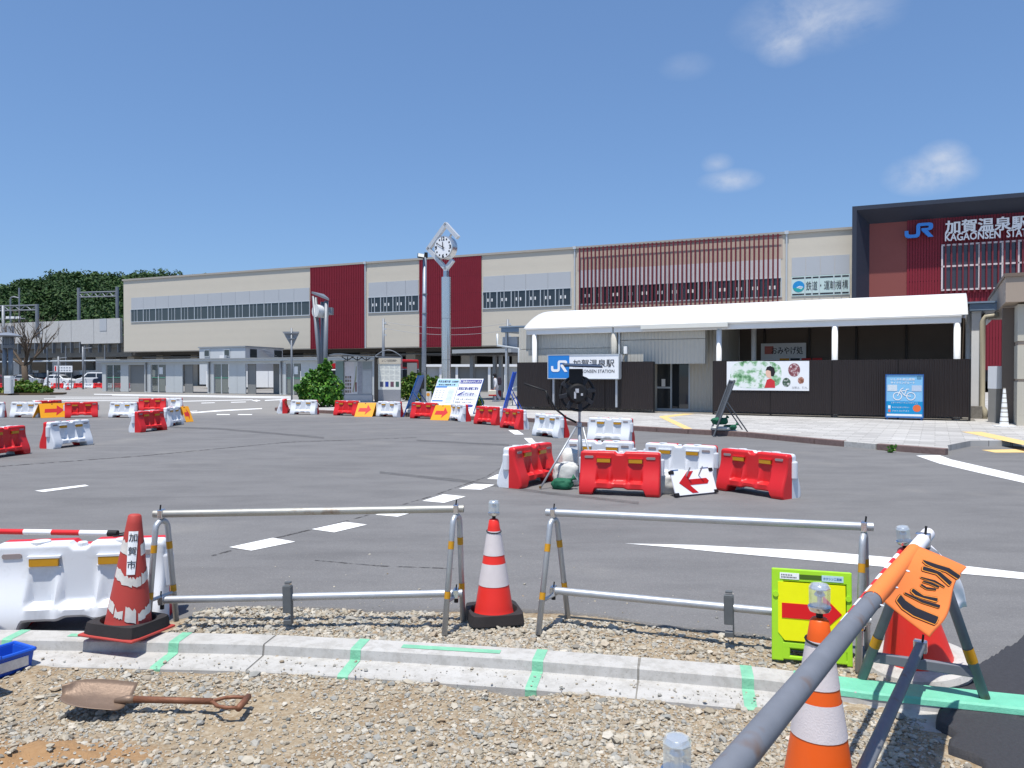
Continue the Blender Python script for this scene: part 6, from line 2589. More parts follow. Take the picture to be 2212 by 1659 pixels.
# right edge: neighbour building corner, white slim cone and panel
o = D(2196, HOR, 22.5)
nb = thing('neighbour_building', 'beige building corner with a broad fascia at the right picture edge', 'building', (o.x, 22.5, PZ), FANG)
zf0, zf1 = D(2180, 651, 22.0).z - PZ, D(2180, 596, 22.0).z - PZ
TAN = mat('fascia_tan', lin(168, 152, 136), .6, var=.06, scale=.6)
MB().bb((-.32, -.5, zf0), (9, 8, zf1)).build('fascia', TAN, nb)
MB().bb((-.36, -.55, zf1 + .002), (9, 8, zf1 + .1)).build('fascia_cap', mat('cap_brown', lin(120, 104, 92), .5), nb)
PILE = mat('pier_beige', lin(192, 186, 170), .6, var=.06, scale=.8)
zz = [0, .3, 1.28, 1.36, 2.35, 2.47, zf0 - .05]
for q in range(6):
    MB().bb((-.02 if q % 2 == 0 and q else -.0, -.22, zz[q] + .002), (1.2, .9, zz[q + 1])).build('pier_course', PILE if q % 2 == 0 or True else TAN, nb) if q in (0, 1, 3, 5) else MB().bb((.02, -.19, zz[q] + .002), (1.18, .88, zz[q + 1])).build('pier_band', TAN, nb)
MB().bb((-.3, .95, 0), (8, 1.2, zf0 - .06)).build('rear_wall', BRW, nb)
pc = G(2169, 921, PZ)
wc = thing('slim_cone', 'slim white banded cone on a flat white base near the right edge', 'cone', (pc.x, pc.y, PZ))
MB().box((0, 0, .012), (.44, .4, .022)).build('base_plate', WHITE, wc, bevel=.005)
for q in range(8):
    z0_, z1_ = .024 + q * .135, .024 + q * .135 + (.1 if q != 3 else .06)
    ra, rb = .12 - .088 * z0_ / 1.1, .12 - .088 * z1_ / 1.1
    MB().lathe([(ra, z0_), (rb, z1_)], 18, cap=True).build('white_band', mat('band_bright', lin(246, 246, 244), .3, var=.02), wc, True)
    MB().lathe([(rb * .96, z1_ + .001), (rb * .94, .024 + (q + 1) * .135 - .001)], 18, cap=True).build('grey_band', mat('band_grey', lin(186, 180, 168), .5), wc, True)
pw = D(2168, HOR, 23.6)
wp = thing('white_cabinet', 'plain white upright panel in the passage behind the slim cone', 'cabinet', (pw.x, 23.6, PZ), R(4))
MB().bb((-.22, 0, 1.05), (.22, .4, 1.75)).build('body', WHITE, wp)
MB().bb((-.22, .02, 0), (.22, .38, 1.049)).build('plinth', mat('plinth_grey', lin(150, 146, 138), .6), wp)

# ------------------------------------------------------------------ leaning board stands
def board_stand(label, top, bot, Y, brace, col_m, w=.9, hb=None, side=1):
    """steel easel seen nearly edge-on: sloping board frame, hinged rear brace"""
    T, B = D(top[0], top[1], Y), G(bot[0], bot[1])
    B = Vector((B.x, B.y, 0))
    T = D(top[0], top[1], B.y + .1)
    t = thing('board_stand', label, 'sign stand', (B.x, B.y, 0))
    v = T - B
    acr = Vector((.12, 1, 0)).normalized() * w          # width runs away from the camera
    nrm = v.cross(acr).normalized()
    for s_ in (0, 1):
        a = acr * s_
        MB().tube([a, a + v], .024, 4).build('rail', col_m, t)
        m_ = v * .62 + a
        f_ = Vector((v.x * brace, v.y, 0)) + a
        MB().tube([m_, Vector((f_.x, f_.y, 0))], .018, 4).build('brace', col_m, t)
    MB().tube([v * .98, v * .98 + acr], .02, 4).build('top_rail', col_m, t)
    MB().tube([v * .12, v * .12 + acr], .02, 4).build('shelf_rail', col_m, t)
    p0, p1 = v * .2 - nrm * .03, v * .99 - nrm * .03
    MB().add([p0, p0 + acr, p1 + acr, p1, p0 + nrm * .02, p0 + acr + nrm * .02, p1 + acr + nrm * .02, p1 + nrm * .02], [(0, 1, 2, 3), (7, 6, 5, 4), (0, 4, 5, 1), (1, 5, 6, 2), (2, 6, 7, 3), (3, 7, 4, 0)]).build('board', col_m if col_m is not GREYM else mat('board_dark', lin(70, 72, 74), .5), t)
    return t, B


GREYM = mat('easel_grey', lin(98, 102, 106), .5, metal=.3, var=.12, scale=8)
bs, B1 = board_stand('blue steel board stand seen edge-on, left of the lamp post', (903.5, 811), (871, 901), 30, 1.9, BLUEP)
bs, B2 = board_stand('taller blue leaning board seen edge-on, left of the brown fence', (1109, 803), (1082, 901.5), 29, 1.75, mat('board_royal', lin(36, 84, 190), .5, var=.12, scale=5))
bs, B3 = board_stand('dark grey board stand with green bags on the kerb by the poster', (1587, 821), (1541, 944), 20, 1.75, GREYM, w=.75)
bag('dark green sandbag on the dark board stand, upper of two', (B3.x + .28, B3.y + .45, .3), (.22, .16, .2), R(10), WOVENG, True, 31, group='bags on the board stand')
bag('dark green sandbag on the dark board stand, right one', (B3.x + .55, B3.y + .4, .16), (.16, .14, .15), R(-20), WOVENG, True, 33, group='bags on the board stand')
bag('flat white sandbag under the green bags of the dark stand', (B3.x + .3, B3.y + .35, .16), (.26, .14, .1), 0, WOVEN, False, 35, group='bags on the board stand')
bag('pale sandbag at the foot of the left blue board stand', (B1.x + .25, B1.y + .3, PZ), (.22, .15, .16), 0, WOVEN, False, 37)
bag('pale sandbag stacked on another by the left blue board stand', (B1.x + .3, B1.y + .3, PZ + .17), (.18, .13, .14), R(20), WOVEN, False, 38)

# ------------------------------------------------------------------ the two leaning notice boards
def notice(label, bl, br, tl, tr):
    """board given by picture corners: foot on the road, leaning back"""
    P0, P1 = G(*bl), G(*br)
    d = (P1 - P0).normalized()
    o = (P0 + P1) / 2
    t = thing('notice_board', label, 'notice board', tuple(o), math.atan2(d.y, d.x), 'notice boards on blue steel frames')
    w = (P1 - P0).length
    return t, w


a, b = G(922, 902.2), G(1021, 901)
b = G(1021, 900.2)
dirv = Vector((.93, -.30, 0)).normalized()
pr = G(1019, 901.5)
NW = .93
hn = 1.56
rz = math.atan2(dirv.y, dirv.x)
LE = 22
RXn = Matrix.Rotation(-R(LE), 4, 'X') @ Matrix(((1, 0, .17, 0), (0, 1, 0, 0), (0, 0, 1, 0), (0, 0, 0, 1)))
PURP = mat('notice_purple', lin(74, 78, 150), .5)
PBLUE = mat('notice_pale_blue', lin(176, 214, 236), .5, var=.04)
MBLUE = mat('notice_mid_blue', lin(70, 130, 196), .5, var=.04)
YELN = mat('notice_yellow', lin(238, 232, 96), .5, var=.04)


def nb_part(mb, nm, mt, t, par=None):
    m_ = MB()
    m_.add(mb.v, mb.f, RXn)
    return m_.build(nm, mt, par or t)


def nb_text(s, x0, x1, z0, h_, mt, t, y=-.018, bold=0.0):
    vs, fs, w_ = text_mesh(s, 1.0, bold)
    zs = [v[2] for v in vs]
    za, zb = min(zs), max(zs)
    m_ = MB().add([(x0 + v[0] * (x1 - x0) / w_, y - v[1] * .3, z0 + (v[2] - za) * h_ / (zb - za)) for v in vs], fs)
    nb_part(m_, 'notice_lettering', mt, t)


for side in (0, 1):
    c = pr - dirv * (NW * (.5 + (1.02 if side == 0 else 0)))
    t = thing('notice_board', ('left notice board with pale blue heading and a yellow panel, leaning on a frame', 'right notice board with purple heading and a white train picture, leaning on a frame')[side], 'notice board',
              (c.x, c.y, 0), rz, 'leaning notice boards')
    w2 = NW / 2
    nb_part(MB().plate([(-w2, .1), (w2, .1), (w2, hn), (-w2, hn)], -.012, .012), 'board', SIGNW, t)
    for x in (-w2, w2):
        nb_part(MB().box((x, .02, hn / 2), (.035, .035, hn)), 'frame_rail', BLUEP, t)
    for x in (-w2, w2):
        p = RXn @ Vector((x, .03, hn * .62))
        MB().tube([p, Vector((p.x + .12, p.y + .55, 0.0))], .018, 4).build('rear_leg', BLUEP, t)
    if side == 0:
        nb_part(MB().plate([(-w2 + .02, hn - .33), (w2 - .02, hn - .33), (w2 - .02, hn - .02), (-w2 + .02, hn - .02)], -.015, -.0122), 'heading_field', PBLUE, t)
        nb_part(MB().plate([(-w2 + .02, hn - .37), (.02, hn - .37), (.02, hn - .31), (-w2 + .02, hn - .31)], -.0165, -.0152), 'blue_bar', MBLUE, t)
        nb_text('安全掲示板', -w2 + .13, .1, hn - .17, .105, INK, t, bold=.015)
        nb_text('北浜建設㈱', .14, w2 - .04, hn - .165, .085, INK, t, bold=.01)
        nb_text('駅前広場整備工事', -w2 + .1, .34, hn - .285, .065, INK, t, bold=.012)
        nb_part(MB().plate([(-w2 + .04, hn - .12), (-w2 + .07, hn - .12), (-w2 + .07, hn - .17), (-w2 + .1, hn - .17), (-w2 + .1, hn - .12), (-w2 + .12, hn - .12), (-w2 + .12, hn - .09), (-w2 + .1, hn - .09), (-w2 + .1, hn - .05), (-w2 + .07, hn - .05), (-w2 + .07, hn - .09), (-w2 + .04, hn - .09)], -.018, -.0155), 'green_cross', mat('cross_green', lin(20, 140, 90), .5), t)
        nb_part(MB().plate([(.08, hn - 1.0), (w2 - .05, hn - 1.0), (w2 - .05, hn - .42), (.08, hn - .42)], -.015, -.0122), 'pale_field', mat('notice_paper', lin(226, 240, 240), .5), t)
        nb_part(MB().plate([(.08, .14), (w2 - .05, .14), (w2 - .05, .48), (.08, .48)], -.015, -.0122), 'yellow_field', YELN, t)
        nb_part(MB().plate([(-w2 + .04, .62), (.02, .62), (.02, .67), (-w2 + .04, .67)], -.016, -.0122), 'blue_bar', MBLUE, t)
        m_ = MB()
        for q in range(11):
            m_.box((.08 + (w2 - .13) / 2 + .0, -.0165, hn - .47 - q * .05), ((w2 - .2) * (.9 if q % 3 else .7), .001, .012))
        for q in range(6):
            m_.box((.08 + (w2 - .13) / 2, -.0165, .44 - q * .05), ((w2 - .22) * (.9 if q % 2 else .75), .001, .014))
        for x in (-.34, -.2, -.06):
            for q in range(5):
                m_.box((x, -.0135, hn - .5 - q * .07), (.07, .001, .018))
        nb_part(m_, 'printed_lines', INKG, t)
        r_ = ringm(-.2, .4, .17, .018)
        nb_part(MB().add([(v[0], -.014, .4 + (v[2] - .4) * .7) for v in r_.v], r_.f), 'printed_wreath', mat('wreath_olive', lin(190, 180, 120), .5), t)
    else:
        nb_part(MB().plate([(-w2 + .03, hn - .2), (w2 - .03, hn - .2), (w2 - .03, hn - .04), (-w2 + .03, hn - .04)], -.015, -.0122), 'heading_field', PURP, t)
        nb_text('ご迷惑をおかけします', -w2 + .06, w2 - .06, hn - .17, .1, LETW, t, bold=.02)
        nb_text('駅前広場の整備工事を', -w2 + .04, w2 - .08, hn - .47, .13, PURP, t, bold=.02)
        tr_ = [(-w2 + .04, .86), (-w2 + .1, .93), (-w2 + .28, 1.03), (.1, 1.04), (w2 - .05, .90), (w2 - .05, .83), (.1, .80), (-w2 + .16, .80)]
        nb_part(MB().plate(tr_, -.015, -.0122), 'train_picture', mat('train_grey', lin(206, 210, 220), .5, var=.06, scale=20), t)
        nb_part(MB().plate([(-w2 + .04, .87), (-w2 + .1, .94), (-w2 + .28, 1.035), (-.12, 1.04), (-.25, .95), (-.3, .87)], -.0165, -.0152), 'train_nose', PURP, t)
        nb_text('行っています', -.3, .28, .86, .12, PURP, t, y=-.02, bold=.02)
        nb_text('令和 ４年 ９月30日まで', -w2 + .06, w2 - .1, .68, .075, INKG, t, bold=.01)
        nb_text('時間帯    8:00〜17:00', -w2 + .06, w2 - .2, .56, .07, INKG, t, bold=.01)
        nb_part(MB().plate(blob(-.03, .45, .4, .06, e=5), -.015, -.0122), 'purple_pill', PURP, t)
        m_ = MB()
        for q in range(4):
            m_.box((-.02, -.0135, .34 - q * .06), (.62 - .1 * q, .001, .03))
        nb_part(m_, 'printed_lines', INKG, t)
# ------------------------------------------------------------------ walkway shelter at the left
s0, s1 = G(222, 845.5), G(640, 853)
SHA = math.atan2(s1.y - s0.y, s1.x - s0.x)
HP = Plane((s0.x, s0.y), SHA)
HT = HP.loc(222, 780)[1]
sh = thing('walkway_shelter', 'long pale grey walkway shelter with glass bays under the station', 'shelter', (s0.x, s0.y, 0), SHA)


def hx_(v):
    return HP.x(203.3 + v * .2145)


SHG = mat_clear('shelter_glass', (.10, .12, .12, 1), .45)
SHGD = mat('shelter_pane', lin(126, 130, 124), .25, var=.08)
hh = HT - .38
END = hx_(2900)
MB().bb((-.25, -.45, HT - .14), (END, 2.3, HT)).build('roof_slab', SHEL, sh)
MB().bb((-.3, -.5, HT + .002), (END, 2.35, HT + .1)).build('roof_cap', mat('cap_grey', lin(140, 144, 146), .5, var=.08), sh)
MB().bb((-.1, -.12, HT - .38), (END, -.0, HT - .142)).build('eave_beam', SHEL, sh)
mods = [0, 445, 1080, 1795, 2430]
back = HP
for q, (base, kind) in enumerate(((95, 0), (520, 1), (1155, 1), (1880, 1), (2515, 1))):
    def X(v):
        return hx_(base + v)
    # post pair with rain pipe
    for v0, v1 in ((0, 40), (38, 66) if kind else (0, 0)):
        if v1 > v0:
            MB().bb((X(v0), -.14, 0), (X(v1 - 3), .04, hh)).build('post', SHEL, sh)
    if kind:
        MB().tube([(X(25), -.22, .1), (X(25), -.22, HT - .2)], .06, 8).build('rain_pipe', mat('pipe_grey', lin(116, 118, 120), .5), sh)
    o_ = 40 if kind == 0 else 68
    # two panes with a mullion and transom
    w_ = 135 if kind == 0 else 137
    for k_ in (0, 1):
        a_, b_ = X(o_ + k_ * (w_ / 2) + 4), X(o_ + (k_ + 1) * (w_ / 2) - 4)
        MB().bb((a_, -.06, .08), (b_, -.045, hh)).build('pane', SHG if (kind == 0 or (q == 1 and k_ == 0)) else SHGD, sh)
    MB().bb((X(o_ + w_ / 2 - 4), -.1, 0), (X(o_ + w_ / 2 + 4), -.02, hh)).build('mullion', SHEL, sh)
    MB().bb((X(o_), -.085, 1.28), (X(o_ + w_), -.03, 1.32)).build('green_rail', mat('rail_green', lin(92, 170, 140), .5), sh)
    if q in (1, 3):
        MB().bb((X(o_ + 76), -.09, 1.6), (X(o_ + 112), -.063, 2.2)).build('paper_notice', WHITE, sh)
    # solid panels
    p0 = o_ + w_ + 4
    pw = 80 if kind == 0 else 170
    n_ = 1 if kind == 0 else 2
    for k_ in range(n_):
        MB().bb((X(p0 + k_ * pw / n_) + .01, -.09, .02), (X(p0 + (k_ + 1) * pw / n_) - .01, .0, hh)).build('panel', SHEL, sh)
    # open bay with dark return walls
    b0, b1 = p0 + pw, (425 if kind == 0 else 640)
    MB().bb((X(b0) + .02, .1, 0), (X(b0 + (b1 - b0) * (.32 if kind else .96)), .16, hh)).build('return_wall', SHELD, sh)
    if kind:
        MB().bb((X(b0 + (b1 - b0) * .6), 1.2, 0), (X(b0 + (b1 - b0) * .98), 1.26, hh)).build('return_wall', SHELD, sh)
# second, plainer run of shelter behind the clock
a0, a1 = G(915, 847), G(1125, 847.5)
S2 = thing('walkway_shelter', 'pale grey shelter wall with white beam behind the clock column', 'shelter', (a0.x, a0.y, 0), math.atan2(a1.y - a0.y, a1.x - a0.x))
L2 = (a1 - a0).length
h2 = D(930, 787, a0.y).z
MB().bb((0, -.3, h2 - .22), (L2, 2, h2)).build('roof_beam', WHITE, S2)
n2 = 6
for q in range(n2):
    x = L2 * q / n2
    MB().bb((x, -.1, 0), (x + .22, .1, h2 - .23)).build('post', WHITE, S2)
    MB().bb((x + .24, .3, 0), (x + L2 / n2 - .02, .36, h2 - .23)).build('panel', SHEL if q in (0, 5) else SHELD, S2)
# flat-roofed stop nearer the fence
Yst = 49.0
a0, a1 = D(996, HOR, Yst), D(1120, HOR, Yst - 2.5)
S3 = thing('bus_stop_roof', 'dark flat roof on slim grey posts left of the brown fence', 'shelter', (a0.x, a0.y, 0), math.atan2(a1.y - a0.y, a1.x - a0.x))
L3 = (Vector((a1.x, a1.y)) - Vector((a0.x, a0.y))).length
z1_, z0_ = D(996, 756, Yst).z, D(996, 768, Yst).z
MB().bb((-.1, -.8, z0_ + .12), (L3, 3.5, z1_)).build('roof_slab', mat('stop_roof', lin(164, 168, 170), .5, var=.06), S3)
MB().bb((.1, -.6, z0_), (L3, 3.3, z0_ + .118)).build('roof_underside', DARKV, S3)
for px in (1019, 1079, 1094):
    x = (D(px, HOR, Yst - 1).x - a0.x) * 1.02
    MB().box((x, .2, z0_ / 2), (.26 if px < 1050 else .2, .2, z0_)).build('post', mat('post_grey', lin(136, 138, 138), .5, var=.06), S3)

# ------------------------------------------------------------------ prefabricated site office on the deck behind
Y0 = 82.0
c0, c1, c2 = D(431, HOR, Y0 + 2), D(530, HOR, Y0 - 1.5), D(611, HOR, Y0 + 5.5)
po = thing('site_office', 'pale prefabricated office with windows above the shelter roof', 'office', (c1.x, c1.y, 0))
za, zb = D(530, 778, Y0 - 1.5).z, D(530, 747, Y0 - 1.5).z
OFF = mat('office_panel', lin(202, 206, 208), .5, var=.05)
v1, v2 = Vector((c0.x - c1.x, c0.y - c1.y, 0)), Vector((c2.x - c1.x, c2.y - c1.y, 0))
P = [(0, 0), (v2.x, v2.y), (v1.x + v2.x, v1.y + v2.y), (v1.x, v1.y)]
MB().prism(P, za - 2.6, zb - .12).build('walls', OFF, po)
c_ = Vector((P[2][0] / 2, P[2][1] / 2))
P2 = [((Vector(p) - c_) * 1.035 + c_)[:] for p in P]
MB().prism(P2, zb - .118, zb).build('roof', mat('office_roof', lin(150, 156, 160), .5), po)
d1 = v1.normalized()
r1 = math.atan2(-d1.y, -d1.x)
for f in (.18, .62):
    p = v1 * (1 - f) * 1.0 + Vector((d1.y, -d1.x, 0)) * .03 * (1 if Vector((d1.y, -d1.x)).y < 0 else -1)
    for (dz0, dz1, ww, mt, nm) in ((.45, 1.15, .8, GLASSG, 'window'),):
        w_ = MB().box((p.x, p.y, za + (dz0 + dz1) / 2), (ww, .08, dz1 - dz0), r1).build(nm, mt, po)
        fr = MB()
        for sx in (-1, 1):
            fr.box((p.x - d1.x * sx * ww / 2, p.y - d1.y * sx * ww / 2, za + (dz0 + dz1) / 2), (.06, .12, dz1 - dz0 + .1), r1)
        fr.box((p.x, p.y, za + dz1), (ww, .118, .06), r1)
        fr.box((p.x, p.y, za + dz0), (ww, .118, .06), r1)
        fr.build('window_frame', ALU, po)
p = v1 * .45
MB().box((p.x, p.y - .3, za + .28), (.7, .35, .55), r1).build('air_unit', WHITE, po)
d2 = v2.normalized()
r2 = math.atan2(d2.y, d2.x)
n2_ = Vector((d2.y, -d2.x, 0))
for f, ww in ((.2, 1.2), (.86, 1.5)):
    p = v2 * f + n2_ * .02
    MB().box((p.x, p.y, za + .75), (ww, .08, .9), r2).build('window', GLASSG, po)
for k_ in range(9):
    p = v2 * (.38 + .05 * k_) + n2_ * .6
    MB().box((p.x, p.y, za + 1.2 - k_ * .16), (.5, .7, .05), r2).build('stair_tread', GALV, po)

# ------------------------------------------------------------------ clock on its steel column
YC = 42.0
cc = D(964, HOR, YC)
kl = thing('clock_column', 'tall polished steel column carrying a round white clock in a tilted square frame', 'clock', (cc.x, YC, PZ), R(-31))


def zc(v):
    return D(964, (690 + v / 3.253) * .6777, YC).z - PZ


S = YC / FOC * .6777 / 3.253               # metres per measured step
zcol = zc(630)
n = 24
prof_r = 48 * S
vs, fs = [], []
for z in (0, zcol):
    for q in range(n):
        a = 2 * math.pi * q / n
        vs.append((prof_r * math.cos(a), prof_r * math.sin(a), z))
MB().add(vs, [(q, (q + 1) % n, n + (q + 1) % n, n + q) for q in range(n)] + [tuple(range(n, 2 * n))]).build('column', MIRR, kl, True)
for z in np.linspace(0, zcol, 4)[1:-1]:
    MB().lathe([(prof_r * 1.012, z), (prof_r * 1.012, z + .02)], 24, cap=False).build('seam', PGREY, kl)
MB().box((0, 0, zcol + .35 * 90 * S), (42 * S, 42 * S, .72 * 90 * S)).build('neck', STEEL, kl)
hd = 230 * S
zk0 = zc(545)
zmid_ = zk0 + hd
BRUSH = mat('brushed_steel', lin(206, 208, 210), .4, metal=.3, var=.04)


def bar2(p, q, wd, nm='frame_bar'):
    p, q = Vector((p[0], 0, p[1])), Vector((q[0], 0, q[1]))
    d_ = (q - p)
    mx = Matrix.Translation((p + q) / 2) @ Matrix.Rotation(-math.atan2(d_.z, d_.x), 4, 'Y')
    MB().box((0, 0, 0), (d_.length + wd * .6, wd, wd), mx=mx).build(nm, BRUSH, kl)


W_ = 40 * S
bot, left, topp = (0, zk0), (-hd * .98, zmid_ - .02), (0, zmid_ + hd)
bar2(bot, left, W_)
bar2(left, topp, W_)
bar2(topp, (hd * .62, zmid_ + hd * .38), W_)
bar2(bot, (hd * .34, zk0 + hd * .34), W_)
MB().box((0, 0, zk0 - 20 * S), (W_, W_ * .98, 90 * S)).build('neck', BRUSH, kl)
rc = 116 * S
zcl = zc(325)
DX = -6 * S
mx = Matrix.Translation((DX, 0, zcl)) @ Matrix.Rotation(R(90), 4, 'X')
MB().lathe([(rc * .96, -.24), (rc * 1.03, -.22), (rc * 1.03, .22), (rc * .96, .24)], 40, mx).build('clock_case', MIRR, kl, True)
MB().lathe([(0, .244), (rc * .93, .244)], 40, mx, cap=False).build('clock_face', SIGNW, kl)
for q in range(12):
    a = R(90 - 30 * q)
    x, z = DX + rc * .77 * math.cos(a), zcl + rc * .77 * math.sin(a)
    if q % 3 == 0:
        tx = ['12', '', '', '3', '', '', '6', '', '', '9'][q]
        hgt = rc * .36
        wd = rc * (.36 if q == 0 else .23)
        text_fit(tx, x - wd / 2, x + wd / 2, z - hgt / 2, hgt, -.252, 'numeral', INK, kl, bold=.05)
    else:
        MB().plate([(x - .045, z - .045), (x + .045, z - .045), (x + .045, z + .045), (x - .045, z + .045)], -.252, -.246).build('hour_dot', INK, kl)
for a, l_, wd in ((R(90 - 355), .5, .07), (R(90 - 300), .78, .05)):
    dx_, dz_ = math.cos(a), math.sin(a)
    nx_, nz_ = -dz_ * wd / 2, dx_ * wd / 2
    MB().plate([(DX - dx_ * .12 + nx_, zcl - dz_ * .12 + nz_), (DX - dx_ * .12 - nx_, zcl - dz_ * .12 - nz_), (DX + dx_ * rc * l_ - nx_ * .6, zcl + dz_ * rc * l_ - nz_ * .6), (DX + dx_ * rc * l_ + nx_ * .6, zcl + dz_ * rc * l_ + nz_ * .6)], -.27 if l_ < .6 else -.28, -.262 if l_ < .6 else -.272).build('hand', INK, kl)
for a in (R(62), R(242)):
    MB().tube([(DX + rc * math.cos(a), 0, zcl + rc * math.sin(a)), (DX + rc * 1.3 * math.cos(a), 0, zcl + rc * 1.3 * math.sin(a))], .06, 8).build('bracket', STEEL, kl)
MB().lathe([(prof_r * 1.5, 0), (prof_r * 1.5, .05), (prof_r, .06)], 24).build('base_flange', STEEL, kl)

# lamp post with floodlight
YP = 39.5
pp = D(915, HOR, YP)
lpst = thing('light_post', 'grey lamp post with a small floodlight, left of the clock column', 'lamp post', (pp.x, YP, PZ))
zt2 = D(918, 556, YP).z - PZ
MB().tube([(0, 0, 0), (.07, 0, zt2)], [.13, .095], 14).build('pole', mat_galv('pole_bluegrey', (150, 160, 172), metal=.45, rough=.5), lpst, 'all')
mx = Matrix.Translation((-.05, -.12, zt2 + .05)) @ Matrix.Rotation(R(-35), 4, 'X') @ Matrix.Rotation(R(14), 4, 'Z')
f = MB().box((-.06, 0, 0), (.36, .08, .28), mx=mx).build('floodlight', BLACKM, lpst, bevel=.02)
MB().box((-.06, -.045, 0), (.3, .012, .22), mx=mx).build('flood_lens', mat('flood_glass', lin(210, 212, 208), .2), f)
MB().box((.14, 0, zt2 + .12), (.16, .16, .26)).build('sensor_box', BLACKM, lpst, bevel=.01)
MB().box((-.12, -.16, 1.05), (.34, .22, .62)).build('meter_box', BLACKM, lpst, bevel=.01)
MB().tube([(-.12, -.16, .75), (-.12, -.18, .02)], .03, 8).build('conduit', BLACKM, lpst)
for z in (1.6, 3.2, 4.6, 5.6):
    MB().lathe([(.135, 0), (.135, .05)], 12, Matrix.Translation((.012 * z, 0, z))).build('band', PGREY, lpst)

# leaning-pole sculpture lamp
YS = 43.0
ps = D(695, HOR, YS)
sc_ = thing('pole_sculpture', 'cluster of leaning steel poles with a slanted triangular cap above the bush', 'sculpture', (ps.x, YS, PZ))


def q2(vx, vy, dy=0.0):
    p = D((816 + vx / 2.178) * .6777, (650 + vy / 2.178) * .6777, YS + dy)
    return Vector((p.x - ps.x, dy, p.z - PZ))


for (tx, ty, bx_, by_, dy, r_) in ((398, 640, 436, 1090, 0, .085), (414, 650, 448, 1090, .5, .085), (462, 680, 462, 1080, .9, .11), (489, 672, 482, 1075, 0, .12)):
    a, b = q2(tx, ty, dy), q2(bx_, by_, dy)
    b2 = b + (b - a).normalized() * (b.z / max((a - b).normalized().z, .2))
    MB().tube([a, b2], r_, 10).build('pole', PGREY, sc_, 'all')
A, B, C = q2(386, 622, -.1), q2(508, 672, -.2), q2(470, 640, 1.2)
up = Vector((0, 0, .12))
MB().add([A, B, C, A + up, B + up, C + up], [(0, 2, 1), (3, 4, 5), (0, 1, 4, 3), (1, 2, 5, 4), (2, 0, 3, 5)]).build('cap_plate', PGREY, sc_)
a, b = q2(412, 742, -.1), q2(470, 748, .3)
MB().tube([a, b], .36, 14).build('lamp_drum', mat('drum_pale', lin(206, 208, 208), .5), sc_, True)
MB().tube([b, q2(482, 748, .4)], .37, 14).build('drum_cap', INKG, sc_, True)
MB().box(q2(508, 745, .2), (.42, .4, .4)).build('control_box', PGREY, sc_)

# give-way sign seen from behind
YG = 33.8
pg = D(630, HOR, YG)
gw = thing('road_sign', 'back of a triangular road sign on a thin pole left of the bush', 'road sign', (pg.x, YG, PZ))
zt3 = D(630, 709, YG).z - PZ
MB().tube([(0, 0, 0), (0, 0, zt3)], .04, 10).build('pole', PGREY, gw, 'all')
L_, R_ = D(609, 716, YG).x - pg.x, D(645.5, 716, YG).x - pg.x
zu, zl = D(630, 716, YG).z - PZ, D(630, 748.6, YG).z - PZ
MB().plate([(L_, zu), (L_ + .04, zu - .06), (-.02, zl), (.04, zl), (R_, zu - .06), (R_, zu)], .05, .065).build('plate', mat('sign_back', lin(150, 152, 154), .5, metal=.3, var=.08), gw)
for z in (zu - .08, zu - .32):
    MB().box((0, .0, z), (.3 if z < zu - .2 else .6, .1, .04)).build('clamp_band', PGREY, gw)

# small stone pillar with round emblem
pq = G(925, 868.5, PZ)
pi = thing('marker_pillar', 'small pale pillar with an orange round emblem beside the lamp post', 'pillar', tuple(pq))
hpil = D(925, 846, pq.y).z - PZ
MB().box((0, .1, hpil / 2), (.32, .25, hpil)).build('pillar_body', mat('pillar_pale', lin(206, 206, 202), .6), pi, bevel=.01)
MB().plate(blob(0, hpil * .72, .09, .09), -.03, -.02).build('emblem', mat('emblem_orange', lin(222, 150, 50), .5), pi)
m_ = MB()
for q in range(4):
    m_.bb((-.02, -.028, hpil * .46 - q * .08), (.02, -.022, hpil * .46 - q * .08 + .05))
m_.build('pillar_lettering', INKG, pi)

# ------------------------------------------------------------------ map kiosk and welcome board
YK = 40.5


def kq(vx, vy, Y=YK):
    return D((900 + vx / 3.16) * .6777, (1000 + vy / 3.16) * .6777, Y)


k0, k1 = kq(618, 900), kq(906, 900)
ki = thing('map_kiosk', 'grey map kiosk with curved roof on black struts beside the bush', 'kiosk', (k0.x, YK, PZ))
w = k1.x - k0.x
zt4, zpl, zpt = kq(620, 478).z - PZ, kq(620, 820).z - PZ, kq(620, 800).z - PZ
MB().bb((0, 0, 0), (w, .3, zpl)).build('plinth', mat('kiosk_plinth', lin(176, 178, 182), .5, var=.05), ki)
MB().bb((.04, .05, zpl), (w - .04, .25, zt4)).build('map_case', mat('kiosk_case', lin(160, 164, 168), .4, var=.06), ki)
MB().bb((-.42, -.05, .1), (-.002, .45, zt4)).build('end_panel', mat('kiosk_end', lin(122, 140, 136), .4, var=.05), ki)
H4 = zt4 - zpl


def kr(x0, x1, z0, z1, nm, mt, y=.04):
    MB().bb((w * x0, y, zpl + H4 * z0), (w * x1, y + .008, zpl + H4 * z1)).build(nm, mt, ki)


